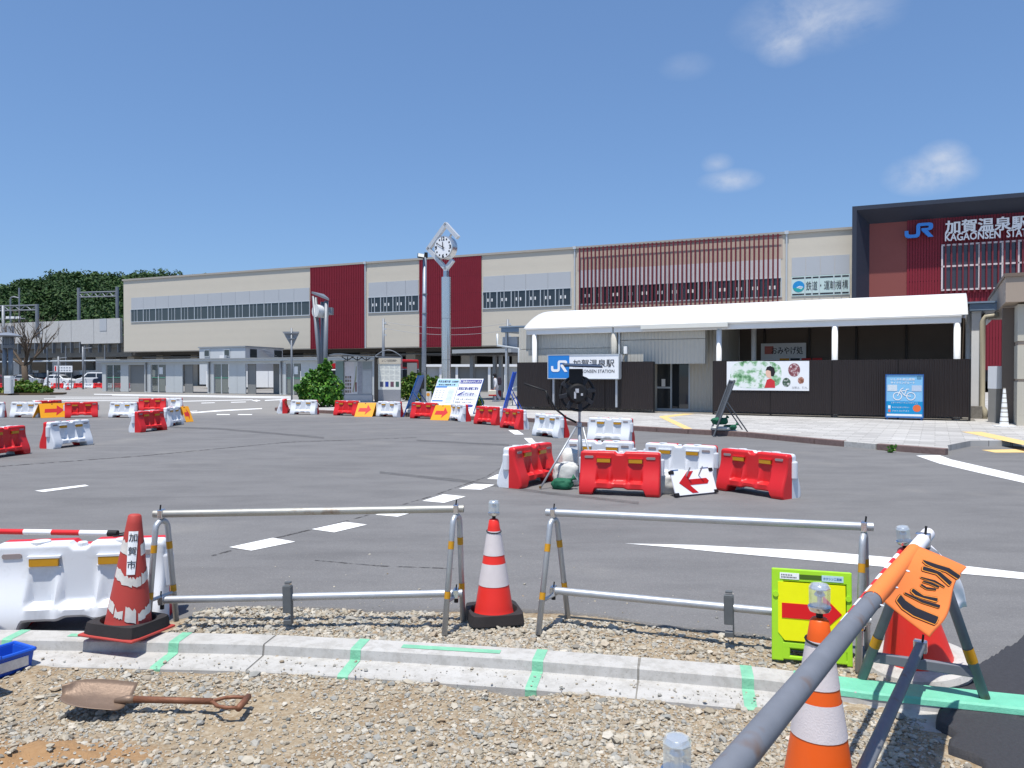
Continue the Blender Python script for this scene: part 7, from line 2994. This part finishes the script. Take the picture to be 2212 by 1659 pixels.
kr(.02, .36, .03, .98, 'map_sheet', mat('map_pale', lin(206, 202, 204), .4, var=.12, scale=9))
kr(.36, .48, .03, .98, 'map_sheet', mat('map_grey', lin(196, 198, 200), .4, var=.05))
kr(.48, .63, .03, .98, 'photo_column', mat('map_photo', lin(150, 152, 160), .4, var=.35, scale=14))
kr(.66, .98, .06, .72, 'glass_map', mat('map_glass', lin(176, 180, 184), .2, var=.12, scale=5))
kr(.66, .98, .76, .98, 'head_panel', mat('map_head', lin(140, 148, 150), .3, var=.06))
for q in range(5):
    for j in range(3):
        kr(.05 + j * .075, .105 + j * .075, .07 + q * .105, .145 + q * .105, 'map_photo', mat('photo_%d' % ((q + j) % 3), lin(*((96, 84, 76), (120, 110, 96), (150, 128, 120))[(q + j) % 3]), .4, var=.3, scale=30), .034)
kr(.40, .45, .1, .38, 'red_tab', mat('tab_brown', lin(120, 66, 60), .4), .034)
pl = [(w * .30, zpl + H4 * .1), (w * .36, zpl + H4 * .35), (w * .40, zpl + H4 * .55), (w * .43, zpl + H4 * .85), (w * .45, zpl + H4 * .85), (w * .44, zpl + H4 * .5), (w * .38, zpl + H4 * .25), (w * .34, zpl + H4 * .08)]
MB().plate(pl, .028, .034).build('map_land', mat('map_land', lin(150, 152, 128), .4), ki)
# curved roof
P = [kq(v[0], v[1]) for v in ((512, 415), (560, 404), (620, 402), (700, 412), (800, 424), (960, 440))]
vs = []
for p in P:
    for y in (-.9, 1.2):
        vs.append((p.x - k0.x, y, p.z - PZ))
for p in P:
    for y in (-.9, 1.2):
        vs.append((p.x - k0.x, y, p.z - PZ - .06))
fs = []
n = len(P)
for q in range(n - 1):
    fs += [(q * 2, q * 2 + 2, q * 2 + 3, q * 2 + 1), (2 * n + q * 2, 2 * n + q * 2 + 1, 2 * n + q * 2 + 3, 2 * n + q * 2 + 2), (q * 2, 2 * n + q * 2, 2 * n + q * 2 + 2, q * 2 + 2), (q * 2 + 1, q * 2 + 3, 2 * n + q * 2 + 3, 2 * n + q * 2 + 1)]
MB().add(vs, fs).build('roof', mat('kiosk_roof', lin(120, 126, 132), .35, metal=.4), ki, True)
for vx in (650, 750, 840):
    b = kq(vx, 470)
    for dx_ in (-60, 0, 60):
        t_ = kq(vx + dx_, 432)
        MB().tube([(b.x - k0.x, .15, b.z - PZ), (t_.x - k0.x, .15, t_.z - PZ)], .025, 6).build('strut', BLACKM, ki)

YW = 40.8
w0, w1 = kq(966, 900, YW), kq(1190, 900, YW)
wb = thing('welcome_board', 'tall pale welcome board with four small photos beside the map kiosk', 'sign board', (w0.x, YW, PZ))
w = w1.x - w0.x
zz = lambda v: kq(966, v, YW).z - PZ
MB().bb((0, .0, 0), (w, .2, zz(765))).build('grey_base', mat('board_base', lin(146, 148, 154), .4, metal=.2, var=.05), wb)
MB().bb((0, .0, zz(765) + .002), (w, .2, zz(506))).build('board', mat('board_cream', lin(222, 224, 216), .45, var=.03), wb)
MB().bb((-.02, -.03, zz(505)), (w + .02, .22, zz(446))).build('heading_panel', mat('board_beige', lin(196, 188, 172), .5, var=.05), wb)
MB().bb((-.2, -.02, 0), (-.01, .2, zz(450))).build('steel_post', mat('post_dark', lin(96, 88, 80), .35, metal=.4), wb)
text_fit('ようこそ加賀温泉郷へ', w * .17, w * .86, zz(485), (zz(460) - zz(485)), -.034, 'board_lettering', INK, wb)
m_ = MB()
for q in range(4):
    for r_ in range(17):
        if r_ % 6 == 5:
            continue
        m_.bb((w * (.05 + q * .235), -.004, zz(520 + r_ * 9)), (w * (.05 + q * .235 + (.2 if (r_ * 7 + q) % 4 else .13)), -.001, zz(520 + r_ * 9) + .018))
m_.build('printed_lines', mat('print_pale', lin(196, 198, 196), .5), wb)
for q, c_ in enumerate(((84, 88, 104), (40, 66, 150), (110, 78, 92), (70, 100, 90))):
    MB().bb((w * (.08 + q * .235), -.006, zz(736)), (w * (.08 + q * .235 + .15), -.001, zz(684))).build('photo', mat('board_photo_%d' % q, lin(*c_), .4, var=.4, scale=12), wb)
# thin hoop of a bus stop behind
hp = kq(925, 435, 47)
ho = thing('hoop_frame', 'thin curved steel hoop rising behind the welcome board', 'hoop', (hp.x, 47, 0))
he = kq(1205, 445, 47)
MB().tube([((he.x - hp.x) * u, 0, hp.z + .42 * math.sin(u * math.pi)) for u in np.linspace(0, 1, 13)], .03, 8).build('hoop', PGREY, ho, 'all')
for x in (0, he.x - hp.x):
    MB().tube([(x, 0, 0), (x, 0, hp.z)], .025, 8).build('hoop_leg', PGREY, ho)

# ------------------------------------------------------------------ shrubs
def shrub(name, label, cat, c, lumps, n, size, mt, seed, stems=5, group=None):
    rs_ = np.random.RandomState(seed)
    t = thing(name, label, cat, c, 0, group)
    sprays = []
    for l in lumps:                                   # loose shoots breaking the outline
        for _ in range(5):
            a_ = rs_.uniform(-.2, 3.34)
            k2 = rs_.uniform(.85, 1.12)
            sprays.append(((l[0][0] + l[1][0] * math.cos(a_) * k2, l[0][1] + rs_.uniform(-.6, .3) * l[1][1], l[0][2] + l[1][2] * math.sin(a_) * k2), (l[1][0] * .22, l[1][1] * .22, l[1][2] * .3), .07 * l[2]))
    VV = [leaf_cloud(l[0], l[1], max(6, int(n * l[2] * .8)), size, rs_, shell=.35) for l in list(lumps) + sprays]
    V_ = np.concatenate(VV)
    V_ = V_[: len(V_) // 4 * 4]
    V_[:, 2] = np.maximum(V_[:, 2], .01)
    link('foliage', mesh_np('foliage', V_, np.arange(len(V_)).reshape(-1, 4)), mt, t)
    for q in range(stems):
        l = lumps[q % len(lumps)][0]
        MB().tube([(l[0] * .3, l[1] * .3, 0), (l[0] * .8 + rs_.uniform(-.1, .1), l[1], l[2] * .7), (l[0] + rs_.uniform(-.2, .2), l[1], l[2] * 1.15)], [.03, .02, .008], 6).build('stem', BARK, t)
    return t


YB = 35.0
pb_ = D(692, HOR, YB)
k_ = YB / FOC
LB = lambda x, y, rx__, rz__, f=1: (((x - 692) * k_, 0, (HOR - y) * k_ + EYE - PZ), (rx__ * k_, rx__ * k_ * .9, rz__ * k_), f)
shrub('leafy_bush', 'large fresh green leafy bush at the left end of the kerb island', 'bush', (pb_.x, YB, PZ),
      [LB(690, 850, 40, 36, 1.7), LB(668, 838, 22, 24, .8), LB(716, 838, 26, 28, .9), LB(694, 812, 22, 20, .7), LB(706, 794, 12, 16, .35), LB(676, 815, 16, 14, .35), LB(724, 862, 18, 18, .6), LB(662, 864, 16, 16, .5)], 1150, .085, LEAF_BUSH, 4)
YB2 = 42.5
pb_ = D(905, HOR, YB2)
k_ = YB2 / FOC
LB = lambda x, y, rx__, rz__, f=1: (((x - 905) * k_, 0, (HOR - y) * k_ + EYE - PZ), (rx__ * k_, rx__ * k_ * .8, rz__ * k_), f)
shrub('hedge_bush', 'spreading green and brownish hedge between the welcome board and clock column', 'bush', (pb_.x, YB2, PZ),
      [LB(880, 840, 18, 28, 1), LB(898, 828, 18, 22, 1), LB(922, 836, 20, 26, 1), LB(942, 842, 14, 22, .8), LB(905, 856, 34, 14, .8)], 900, .1, LEAF_HEDGE, 5)
pb_ = D(1032, HOR, 33)
k_ = 33 / FOC
LB = lambda x, y, rx__, rz__, f=1: (((x - 1032) * k_, 0, (HOR - y) * k_ + EYE - PZ), (rx__ * k_, rx__ * k_ * .8, rz__ * k_), f)
shrub('small_plant', 'small reddish green plant behind the right notice board', 'plant', (pb_.x, 33, PZ), [LB(1032, 868, 12, 14, 1), LB(1026, 852, 9, 12, .6)], 260, .08, LEAF_HEDGE, 6, 2)
pw_ = G(2838 * .6777, 1443 * .6777)
shrub('kerb_weed', 'little green weed growing at the brown kerb', 'weed', (pw_.x, pw_.y - .03, 0), [((0, 0, .06), (.08, .05, .07), 1), ((.06, 0, .13), (.06, .03, .05), .5)], 60, .03, LEAF_BUSH, 7, 1)

# ------------------------------------------------------------------ bus behind the boards
YBUS = 62.0
b0 = D(858, HOR, YBUS)
bus = thing('city_bus', 'red and white bus half hidden behind the hedge and welcome board', 'bus', (D(906, HOR, YBUS).x, YBUS, 0), R(55))
zr = D(890, 777, YBUS).z
BW_, BLn = 2.3, 8.5
REDB = mat('bus_red', lin(190, 34, 40), .35, var=.04)
MB().bb((-BW_, 0, .35), (0, BLn, zr - .75)).build('body', WHITE, bus, bevel=.08)
MB().bb((-BW_ + .01, .01, zr - .748), (-.01, BLn, zr)).build('roof_band', REDB, bus, bevel=.1)
MB().bb((-BW_ + .12, -.03, zr - 1.75), (-.12, .02, zr - .8)).build('windscreen', GLASSD, bus)
MB().bb((-BW_ + .35, -.04, zr - .6), (-.35, .0, zr - .22)).build('destination_sign', BLACKM, bus)
MB().bb((-BW_ + .08, -.02, .5), (-.08, .01, 1.15)).build('front_panel', REDB, bus)
for q in range(6):
    MB().bb((-BW_ - .015, .5 + q * 1.3, zr - 1.7), (-BW_ + .01, 1.65 + q * 1.3, zr - .85)).build('side_window', GLASSD, bus)
for x in (-BW_ + .3, -.3):
    MB().plate(blob(x, .8, .14, .1), -.05, -.02).build('headlight', SIGNW, bus)
for y in (1.8, 6.4):
    for x in (-BW_ + .12, -.12):
        MB().lathe([(.0, -.12), (.44, -.12), (.46, 0), (.44, .12), (0, .12)], 20, Matrix.Translation((x, y, .46)) @ Matrix.Rotation(R(90), 4, 'Y'), cap=False).build('wheel', RUBBER, bus, True)

# ------------------------------------------------------------------ walking person with bags
def skin_body(nm, pts, edges, radii, mt, parent, sub=2):
    me = bpy.data.meshes.new(nm)
    me.from_pydata(pts, edges, [])
    o_ = bpy.data.objects.new(nm, me)
    col.objects.link(o_)
    o_.parent = parent
    sk = o_.modifiers.new('skin', 'SKIN')
    for q, v in enumerate(me.skin_vertices[0].data):
        v.radius = radii[q] if isinstance(radii[q], tuple) else (radii[q], radii[q])
        v.use_root = (q == 0)
    sb = o_.modifiers.new('sub', 'SUBSURF')
    sb.levels = sb.render_levels = sub
    dg = bpy.context.evaluated_depsgraph_get()
    m2 = bpy.data.meshes.new_from_object(o_.evaluated_get(dg))
    o_.modifiers.clear()
    o_.data = m2
    bpy.data.meshes.remove(me)
    m2.materials.clear()
    m2.materials.append(mt)
    m2.polygons.foreach_set('use_smooth', [True] * len(m2.polygons))
    return o_


YPE = 44.6
pe0 = G(1072, 867.5)
pe = thing('person', 'person in white clothes and dark cap walking left with a backpack and bags', 'person', (pe0.x, pe0.y, 0), R(186))
SKINM = mat('skin', lin(214, 170, 146), .6)
# local +x is the walking direction
J = [(0, 0, .86), (.02, 0, 1.05), (.05, 0, 1.25), (.07, 0, 1.36), (.09, 0, 1.43), (.10, 0, 1.50), (.11, 0, 1.56),
     (0.0, .09, .82), (.10, .09, .46), (.05, .09, .08), (.17, .09, .03), (-.01, -.09, .82), (-.03, -.09, .45), (-.24, -.09, .12), (-.14, -.09, .05),
     (.06, .18, 1.31), (.02, .21, 1.05), (.10, .21, .83), (.13, .21, .74), (.06, -.18, 1.31), (.0, -.21, 1.05), (-.02, -.22, .82), (0, -.22, .73)]
E = [(0, 1), (1, 2), (2, 3), (3, 4), (4, 5), (5, 6), (0, 7), (7, 8), (8, 9), (9, 10), (0, 11), (11, 12), (12, 13), (13, 14), (2, 15), (15, 16), (16, 17), (17, 18), (2, 19), (19, 20), (20, 21), (21, 22)]
RD = [.12, .11, .12, .06, .05, .085, .07, .085, .06, .04, .035, .085, .06, .04, .035, .06, .045, .035, .035, .06, .045, .035, .035]
skin_body('body', J, E, RD, SKINM, pe)
CLW = mat('cloth_pale', lin(226, 226, 230), .8, var=.06, scale=12)
skin_body('shirt', [J[0], J[1], J[2], J[3], J[15], J[16], J[17], J[19], J[20], J[21]], [(0, 1), (1, 2), (2, 3), (2, 4), (4, 5), (5, 6), (2, 7), (7, 8), (8, 9)], [.15, .145, .15, .085, .08, .062, .05, .08, .062, .05], CLW, pe)
skin_body('trousers', [J[0], J[7], J[8], J[9], J[11], J[12], J[13]], [(0, 1), (1, 2), (2, 3), (0, 4), (4, 5), (5, 6)], [.145, .11, .082, .062, .11, .082, .062], mat('cloth_trousers', lin(206, 204, 212), .8, var=.06, scale=12), pe)
MB().lathe([(.112, 0), (.115, .05), (.085, .1), (0, .115)], 18, Matrix.Translation((.09, 0, 1.55)), cap=False).build('cap', mat('cap_black', lin(34, 34, 40), .8), pe, True)
MB().plate([(.16, 1.555), (.3, 1.55), (.3, 1.565), (.16, 1.575)], -.08, .08).build('cap_peak', MATS['cap_black'], pe)
MB().box((.175, 0, 1.475), (.05, .12, .08)).build('face_mask', WHITE, pe, bevel=.015)
MB().lathe([(.09, -.1), (.1, 0), (.09, .04)], 14, Matrix.Translation((.07, 0, 1.53))).build('hair', mat('hair_dark', lin(40, 36, 34), .8), pe, True)
for y, x in ((.09, .10), (-.09, -.17)):
    MB().box((x + .02, y, .04), (.26, .1, .07)).build('shoe', WHITE, pe, bevel=.025)


def soft_box(nm, label, cat, c, s, mt, rz=0, extra=None):
    t_ = thing(nm, label, cat, c, rz)
    MB().box((0, 0, s[2] / 2), s).build('pack_body', mt, t_, bevel=min(s) * .3)
    if extra:
        extra(t_)
    return t_


wx = lambda x, y, z: (pe0.x - x * math.cos(R(6)), pe0.y - y, z)
soft_box('backpack', 'dark backpack on the back of the walking person', 'backpack', wx(-.19, 0, .98), (.2, .32, .46), mat('pack_dark', lin(58, 50, 62), .8, var=.1), R(6),
         lambda t_: MB().box((.08, 0, .2), (.08, .22, .2)).build('front_pocket', mat('pocket_plum', lin(84, 60, 72), .8), t_, bevel=.02))


def handles(t_):
    MB().tube([(-.1, 0, .2), (-.06, 0, .36), (.06, 0, .36), (.1, 0, .2)], .012, 6).build('handle', mat('handle_red', lin(170, 30, 36), .7), t_)


soft_box('tote_bag', 'cream tote bag with red base held in front of the walking person', 'bag', wx(.22, .22, .36), (.44, .14, .32), mat('canvas_cream', lin(222, 214, 196), .8), R(6),
         lambda t_: (MB().box((0, 0, .02), (.46, .16, .09)).build('bag_base', mat('canvas_red', lin(178, 34, 36), .8), t_, bevel=.02), handles(t_)))
soft_box('shopping_bag', 'grey and dark red bag held behind the walking person', 'bag', wx(-.14, -.22, .28), (.3, .14, .38), mat('canvas_maroon', lin(120, 44, 52), .8), R(6), handles)

# ------------------------------------------------------------------ thin utility poles with wires behind the plaza
for lab, px, y0, Y in (('slim grey utility pole in front of the beige wall, left of the lamp post', 828, 688, 58), ('slim grey utility pole behind the left end of the white canopy', 1097, 690, 56)):
    p = D(px, y0, Y)
    t = thing('utility_pole', lab, 'utility pole', (p.x, Y, 0), 0, 'slim utility poles')
    MB().tube([(0, 0, 0), (0, 0, p.z)], [.13, .09], 10).build('pole', PGREY, t, 'all')
    for q in range(3):
        MB().box((.12, 0, p.z - .35 - q * .45), (.22, .1, .1)).build('insulator', ALU, t)
    MB().tube([(0, 0, p.z - .4), (.5, 0, p.z - .5)], .02, 5).build('arm', PGREY, t)
pa_, pb2 = D(828, 694, 58), D(1097, 698, 56)
wr = thing('overhead_wire', 'two thin wires strung between the slim utility poles', 'wire', (pa_.x, pa_.y, 0))
for dz in (0, -.5):
    MB().tube([(pa_ + (pb2 - pa_) * u) - Vector((pa_.x, pa_.y, 1.6 * u * (1 - u) * 1.1 - dz)) for u in np.linspace(0, 1, 13)], .012, 4).build('wire', INKG, wr)
# white guard hoop by the fence end
gp = G(1107, 884)
gh = thing('guard_hoop', 'white tubular guard hoop at the left end of the fence', 'guard rail', (gp.x, gp.y + 1.5, PZ))
MB().tube([(0, 0, 0), (0, 0, .75), (.06, 0, .85), (.2, 0, .9), (.8, 0, .9)], .035, 8).build('hoop', WHITE, gh, 'all')
# ------------------------------------------------------------------ hedge island, lamp, tree and cabinet at the far left
YI = 59.0
i0 = G(118, 853.5)
isl2 = slab('planter_island', [(-52, 56.5), (i0.x - .4, 58.6), (i0.x, 59.6), (i0.x - .8, 61.5), (-52, 63)], .14, mat('soil_dark', lin(92, 78, 60), .9, var=.2, scale=2))
rs_ = np.random.RandomState(44)
k_ = 60 / FOC
hx0 = (0 - CX) * k_
LB = lambda x, y, rx__, rz__, f=1: (((x - 0) * k_, 0, (HOR - y) * k_ + EYE - .14), (rx__ * k_, 1.0, rz__ * k_), f)
shrub('clipped_hedge', 'low clipped green hedge with brown patches on the left island', 'hedge', (hx0, 60, .14),
      [LB(35, 838, 14, 13, 1), LB(52, 836, 16, 14, 1.1), LB(70, 838, 16, 13, 1), LB(88, 841, 14, 10, .8), LB(6, 846, 12, 6, .5), LB(100, 845, 8, 7, .4), LB(-20, 846, 16, 8, .6)], 620, .13, LEAF_HEDGE, 12)
pc_ = D(19, HOR, 58.0)
cab_ = thing('utility_cabinet', 'white utility cabinet in front of the left hedge', 'cabinet', (pc_.x, 58.0, .14))
zt5 = D(19, 812, 58.0).z - .14
MB().box((0, 0, zt5 / 2), (.5, .4, zt5)).build('cabinet_body', WHITE, cab_, bevel=.02)
MB().box((0, -.21, zt5 * .5), (.42, .02, zt5 * .8)).build('cabinet_door', mat('cabinet_grey', lin(206, 208, 208), .5), cab_)
MB().tube([(.25, 0, zt5 * .8), (.4, 0, zt5 * .85), (.4, 0, zt5 * .4)], .03, 6).build('conduit', WHITE, cab_)
pl__ = D(14, HOR, 61)
ml = thing('street_lamp', 'disc-topped grey street lamp at the left picture edge', 'street lamp', (pl__.x, 61, .14))
zz5 = lambda y: D(14, y, 61).z - .14
MB().tube([(-.12, 0, 0), (-.12, 0, zz5(735))], .16, 10).build('pole', PGREY, ml, 'all')
MB().tube([(.35, 0, 0), (.35, 0, zz5(742))], .18, 10).build('pole', PGREY, ml, 'all')
MB().lathe([(0, 0), (.9, .02), (1.02, .1), (.5, .3), (.1, .36), (0, .36)], 24, Matrix.Translation((.1, 0, zz5(728))), cap=False).build('disc_shade', mat('lamp_disc', lin(126, 132, 142), .45), ml, True)
MB().lathe([(.42, -.9), (.42, -.65), (.34, -.6), (.34, -.1), (.3, 0)], 16, Matrix.Translation((.18, 0, zz5(728)))).build('lamp_cage', mat('lamp_cage', lin(116, 118, 120), .5), ml, True)
for a in np.linspace(0, 6.28, 9)[:8]:
    MB().tube([(.18 + .38 * math.cos(a), .38 * math.sin(a), zz5(728) - .62), (.18 + .38 * math.cos(a), .38 * math.sin(a), zz5(728))], .03, 5).build('cage_bar', PGREY, ml)
# tall pole behind with street-light heads
pt = D(8, HOR, 75)
tp2 = thing('tall_pole', 'tall grey pole with small light heads at the far left', 'pole', (pt.x, 75, 0))
MB().tube([(0, 0, 0), (0, 0, D(8, 660, 75).z)], .14, 8).build('pole', PGREY, tp2, 'all')
MB().tube([(-1.2, 0, D(8, 690, 75).z), (2.2, 0, D(8, 688, 75).z)], .05, 6).build('arm', PGREY, tp2)
for x in (-.9, 0.5, 1.0, 1.5):
    MB().box((x, 0, D(8, 686, 75).z), (.3, .3, .22)).build('lamp_head', WHITE, tp2)
MB().box((.5, 0, D(8, 712, 75).z), (.9, .4, .7)).build('sign_box', INKG, tp2)

# bare tree
YT = 64.0
ptree = D(54, HOR, YT)
tree = thing('bare_tree', 'leafless brown tree standing behind the left hedge', 'tree', (ptree.x, YT, 0))
rg = random.Random(3)
kt = YT / FOC
br = MB()
tk = MB()
h_t = D(54, 790, YT).z


def grow(mb, p, d, L, r, lev):
    n_ = 4
    pts = [p]
    q = p.copy()
    dd = d.copy()
    for s_ in range(n_):
        dd = (dd + Vector((rg.uniform(-.18, .18), rg.uniform(-.18, .18), rg.uniform(-.02, .16)))).normalized()
        q = q + dd * L / n_
        pts.append(q.copy())
    mb.tube(pts, [r * (1 - .65 * s_ / n_) for s_ in range(n_ + 1)], 6 if lev < 2 else 4)
    if lev < 4:
        for _ in range(4 if lev < 2 else 3):
            s_ = rg.randint(1, n_)
            az = rg.uniform(0, 6.28)
            sp = rg.uniform(.35, .8)
            nd = (dd + Vector((math.cos(az) * sp, math.sin(az) * sp, rg.uniform(.0, .35)))).normalized()
            grow(mb, pts[s_], nd, L * rg.uniform(.55, .75), r * .5, lev + 1)


tk.tube([(0, 0, 0), (.03, 0, h_t * .5), (-.05, 0, h_t)], [.34, .26, .22], 10)
tk.build('trunk', BARK, tree, 'all')
for d_ in ((-.6, .1, .8), (.55, -.1, .85), (-.15, .2, 1), (.2, -.2, 1), (-.9, 0, .55), (.9, .1, .5)):
    grow(br, Vector((-.05, 0, h_t * .97)), Vector(d_).normalized(), 2.5, .13, 1)
br.build('crown', BARK, tree)

# ------------------------------------------------------------------ parked cars
TYRE_M = RUBBER


def car(label, px, py, rz, paint, kind='hatch', L=3.9, W=1.68):
    p = G(px, py)
    t = thing('parked_car', label, 'car', (p.x, p.y, 0), rz, 'cars in the car park')
    if kind == 'hatch':
        H = 1.5
        side = [(-L / 2, .32), (-L / 2 - .02, .62), (-L / 2 + .12, .86), (-L / 2 + .95, .98), (-L / 2 + 1.0, .98), (L / 2 - .25, 1.0), (L / 2 - .06, .8), (L / 2, .4), (L / 2 - .1, .25), (-L / 2 + .1, .22)]
        cab_ = [(-L / 2 + .85, .97), (-L / 2 + 1.65, H - .06), (-L / 2 + 2.1, H), (L / 2 - .75, H - .04), (L / 2 - .35, H - .25), (L / 2 - .2, .99)]
    else:
        H = 1.82
        side = [(-L / 2, .34), (-L / 2 - .02, .7), (-L / 2 + .1, .95), (-L / 2 + .75, 1.08), (L / 2 - .12, 1.1), (L / 2 - .02, .8), (L / 2, .4), (L / 2 - .08, .27), (-L / 2 + .1, .24)]
        cab_ = [(-L / 2 + .6, 1.07), (-L / 2 + 1.35, H - .06), (-L / 2 + 1.8, H), (L / 2 - .35, H - .02), (L / 2 - .14, H - .2), (L / 2 - .08, 1.09)]
    b = MB()
    n = len(side)
    vs = []
    for s, k_ in ((-1, 1), (1, 1)):
        vs += [(x, s * W / 2, z) for x, z in side]
    b.add(vs, [tuple(range(n))[::-1], tuple(range(n, 2 * n))] + [(i, (i + 1) % n, n + (i + 1) % n, n + i) for i in range(n)])
    b.build('body', paint, t, bevel=.07)
    c = MB()
    n = len(cab_)
    vs = []
    for s in (-1, 1):
        for x, z in cab_:
            ins = .16 * (z - .95) / (H - .95)
            vs.append((x, s * (W / 2 - .03 - ins), z))
    c.add(vs, [tuple(range(n))[::-1], tuple(range(n, 2 * n))] + [(i, (i + 1) % n, n + (i + 1) % n, n + i) for i in range(n)])
    c.build('cabin', paint, t, bevel=.05)
    # glazing laid 6 mm proud of the cabin
    for s in (-1, 1):
        xs0, xs1 = cab_[0][0] + .35, cab_[-1][0] - .18
        zl, zh = cab_[0][1] + .06, H - .14
        mid_ = (xs0 + xs1) / 2
        for a_, b_, sl0, sl1 in ((xs0, mid_ - .05, .45, 0), (mid_ + .05, xs1, 0, -.25)):
            P_ = []
            for x, z in ((a_, zl), (b_, zl), (b_ + sl1 * .9, zh), (a_ + sl0, zh)):
                ins = .16 * (z - .95) / (H - .95)
                P_.append((x, s * (W / 2 - .03 - ins + .008), z))
            MB().add(P_, [(0, 1, 2, 3) if s < 0 else (3, 2, 1, 0)]).build('side_window', GLASSD, t)
    for q, (i, j) in enumerate(((0, 1), (n - 1, n - 2))):
        (x0, z0), (x1, z1) = cab_[i], cab_[j]
        dx = -.012 if q == 0 else .012
        y0, y1 = W / 2 - .12, W / 2 - .26
        za_, zb_ = z0 + (z1 - z0) * .1, z0 + (z1 - z0) * .92
        xa_, xb_ = x0 + (x1 - x0) * .1 + dx, x0 + (x1 - x0) * .92 + dx
        MB().add([(xa_, -y0, za_), (xa_, y0, za_), (xb_, y1, zb_), (xb_, -y1, zb_)], [(0, 1, 2, 3)]).build('windscreen' if q == 0 else 'rear_window', GLASSD, t)
    for x in (-L / 2 + .72, L / 2 - .72):
        for s in (-1, 1):
            mxx = Matrix.Translation((x, s * (W / 2 - .08), .31)) @ Matrix.Rotation(R(90), 4, 'X')
            wh = MB().lathe([(0, -.1), (.29, -.1), (.31, -.06), (.31, .06), (.29, .1), (0, .1)], 18, mxx, cap=False).build('wheel', TYRE_M, t, True)
            MB().lathe([(0, -.112), (.2, -.112), (.2, .112), (0, .112)], 14, mxx, cap=False).build('rim', ALU, wh)
    for s in (-1, 1):
        MB().box((-L / 2 + .06, s * (W / 2 - .25), .74), (.14, .34, .14)).build('headlight', SIGNW, t, bevel=.02)
        MB().box((L / 2 - .07, s * (W / 2 - .12), .86), (.12, .16, .26)).build('tail_light', mat('tail_red', lin(150, 24, 26), .3), t, bevel=.02)
        MB().box((-L / 2 + 1.15, s * (W / 2 + .06), 1.0), (.12, .14, .1)).build('mirror', paint, t, bevel=.02)
    MB().box((-L / 2 - .02, 0, .36), (.06, .34, .12)).build('number_plate', SIGNW, t)
    return t


CW = mat('car_white', lin(226, 228, 230), .25, var=.02)
CB = mat('car_black', lin(24, 25, 30), .2, var=.05)
CBL = mat('car_navy', lin(36, 46, 66), .22, var=.05)
CS = mat('car_silver', lin(176, 180, 184), .28, metal=.4, var=.03)
CR = mat('car_wine', lin(92, 44, 52), .25, var=.05)
car('white hatchback parked behind the small barriers in the car park', 131, 832.2, R(170), CW)
car('white minivan with dark bonnet next to the walkway shelter', 202, 833, R(28), CW, 'van', 4.2)
car('black van parked left of the white hatchback', 90, 830.3, R(200), CB, 'van', 4.3)
car('navy car between the white hatchback and the white minivan', 170, 830.5, R(40), CBL)
car('silver car half hidden by the bare tree trunk', 62, 831, R(190), CS)
car('black car showing between the bare tree and the cabinet', 38, 830.6, R(20), CB)
car('wine red car cut off at the left edge of the car park', 2, 833.5, R(182), CR)
car('dark car seen through the glass end of the walkway shelter', 238, 833, R(30), CBL, 'van', 4.2)

# white site hoarding boards behind the cars and the price board
hb = thing('site_hoarding', 'low white hoarding boards behind the parked cars', 'hoarding', tuple(G(20, 829.0)), ang)
for q in range(16):
    if q in (3, 4, 9):
        continue
    MB().bb((q * 2.4, 0, 1.15), (q * 2.4 + 2.35, .06, 2.15)).build('hoarding_board', WHITE if q % 3 else mat('hoard_pale', lin(214, 206, 202), .6), hb)
for q in range(17):
    MB().tube([(q * 2.4, .08, 0), (q * 2.4, .08, 2.1)], .05, 6).build('hoarding_post', PGREY, hb)
YPB = 83.0
b0, b1 = D(117, 790, YPB), D(156, 804, YPB)
bd = thing('price_board', 'white car park price board on two posts above the cars', 'sign', (b0.x, YPB, 0))
w = b1.x - b0.x
MB().bb((0, 0, b1.z), (w, .08, b0.z)).build('board', SIGNW, bd)
MB().bb((w * .03, -.012, b1.z + .08), (w * .12, -.002, b0.z - .06)).build('red_strip', ARROWR, bd)
m_ = MB()
for q in range(2):
    for j in range(5):
        m_.bb((w * (.22 + j * .15), -.012, b1.z + .15 + q * .28), (w * (.31 + j * .15), -.002, b1.z + .27 + q * .28))
m_.build('printed_lines', INKG, bd)
for x in (.15, w - .15):
    MB().tube([(x, .12, 0), (x, .12, b0.z)], .05, 6).build('post', PGREY, bd)
for q, (px, yt) in enumerate(((179, 749), (103, 800), (126, 770))):
    p = D(px, yt, 80)
    t = thing('lamp_pole', ('slim car park lamp pole right of the price board', 'short slim pole left of the white hatchback', 'slim pole above the white hatchback')[q], 'pole', (p.x, 80, 0))
    MB().tube([(0, 0, 0), (0, 0, p.z)], .09, 8).build('pole', PGREY, t, 'all')
    MB().tube([(0, 0, p.z - .2), (.9, 0, p.z - .1)], .05, 6).build('arm', PGREY, t)
# things seen through the gaps of the walkway: orange frames, green netting, white fence
gf = thing('site_fence', 'white and green site fence seen through the walkway gaps', 'fence', tuple(G(480, 842.5)), R(-20))
for q in range(12):
    MB().bb((-2 + q * 1.9, 0, .3), (-.15 + q * 1.9, .05, 1.9)).build('fence_sheet', WHITE, gf)
    MB().bb((-2 + q * 1.9, -.03, .25), (-.15 + q * 1.9, -.01, .9)).build('green_net', mat('net_green', lin(62, 150, 84), .7), gf) if q > 4 else None
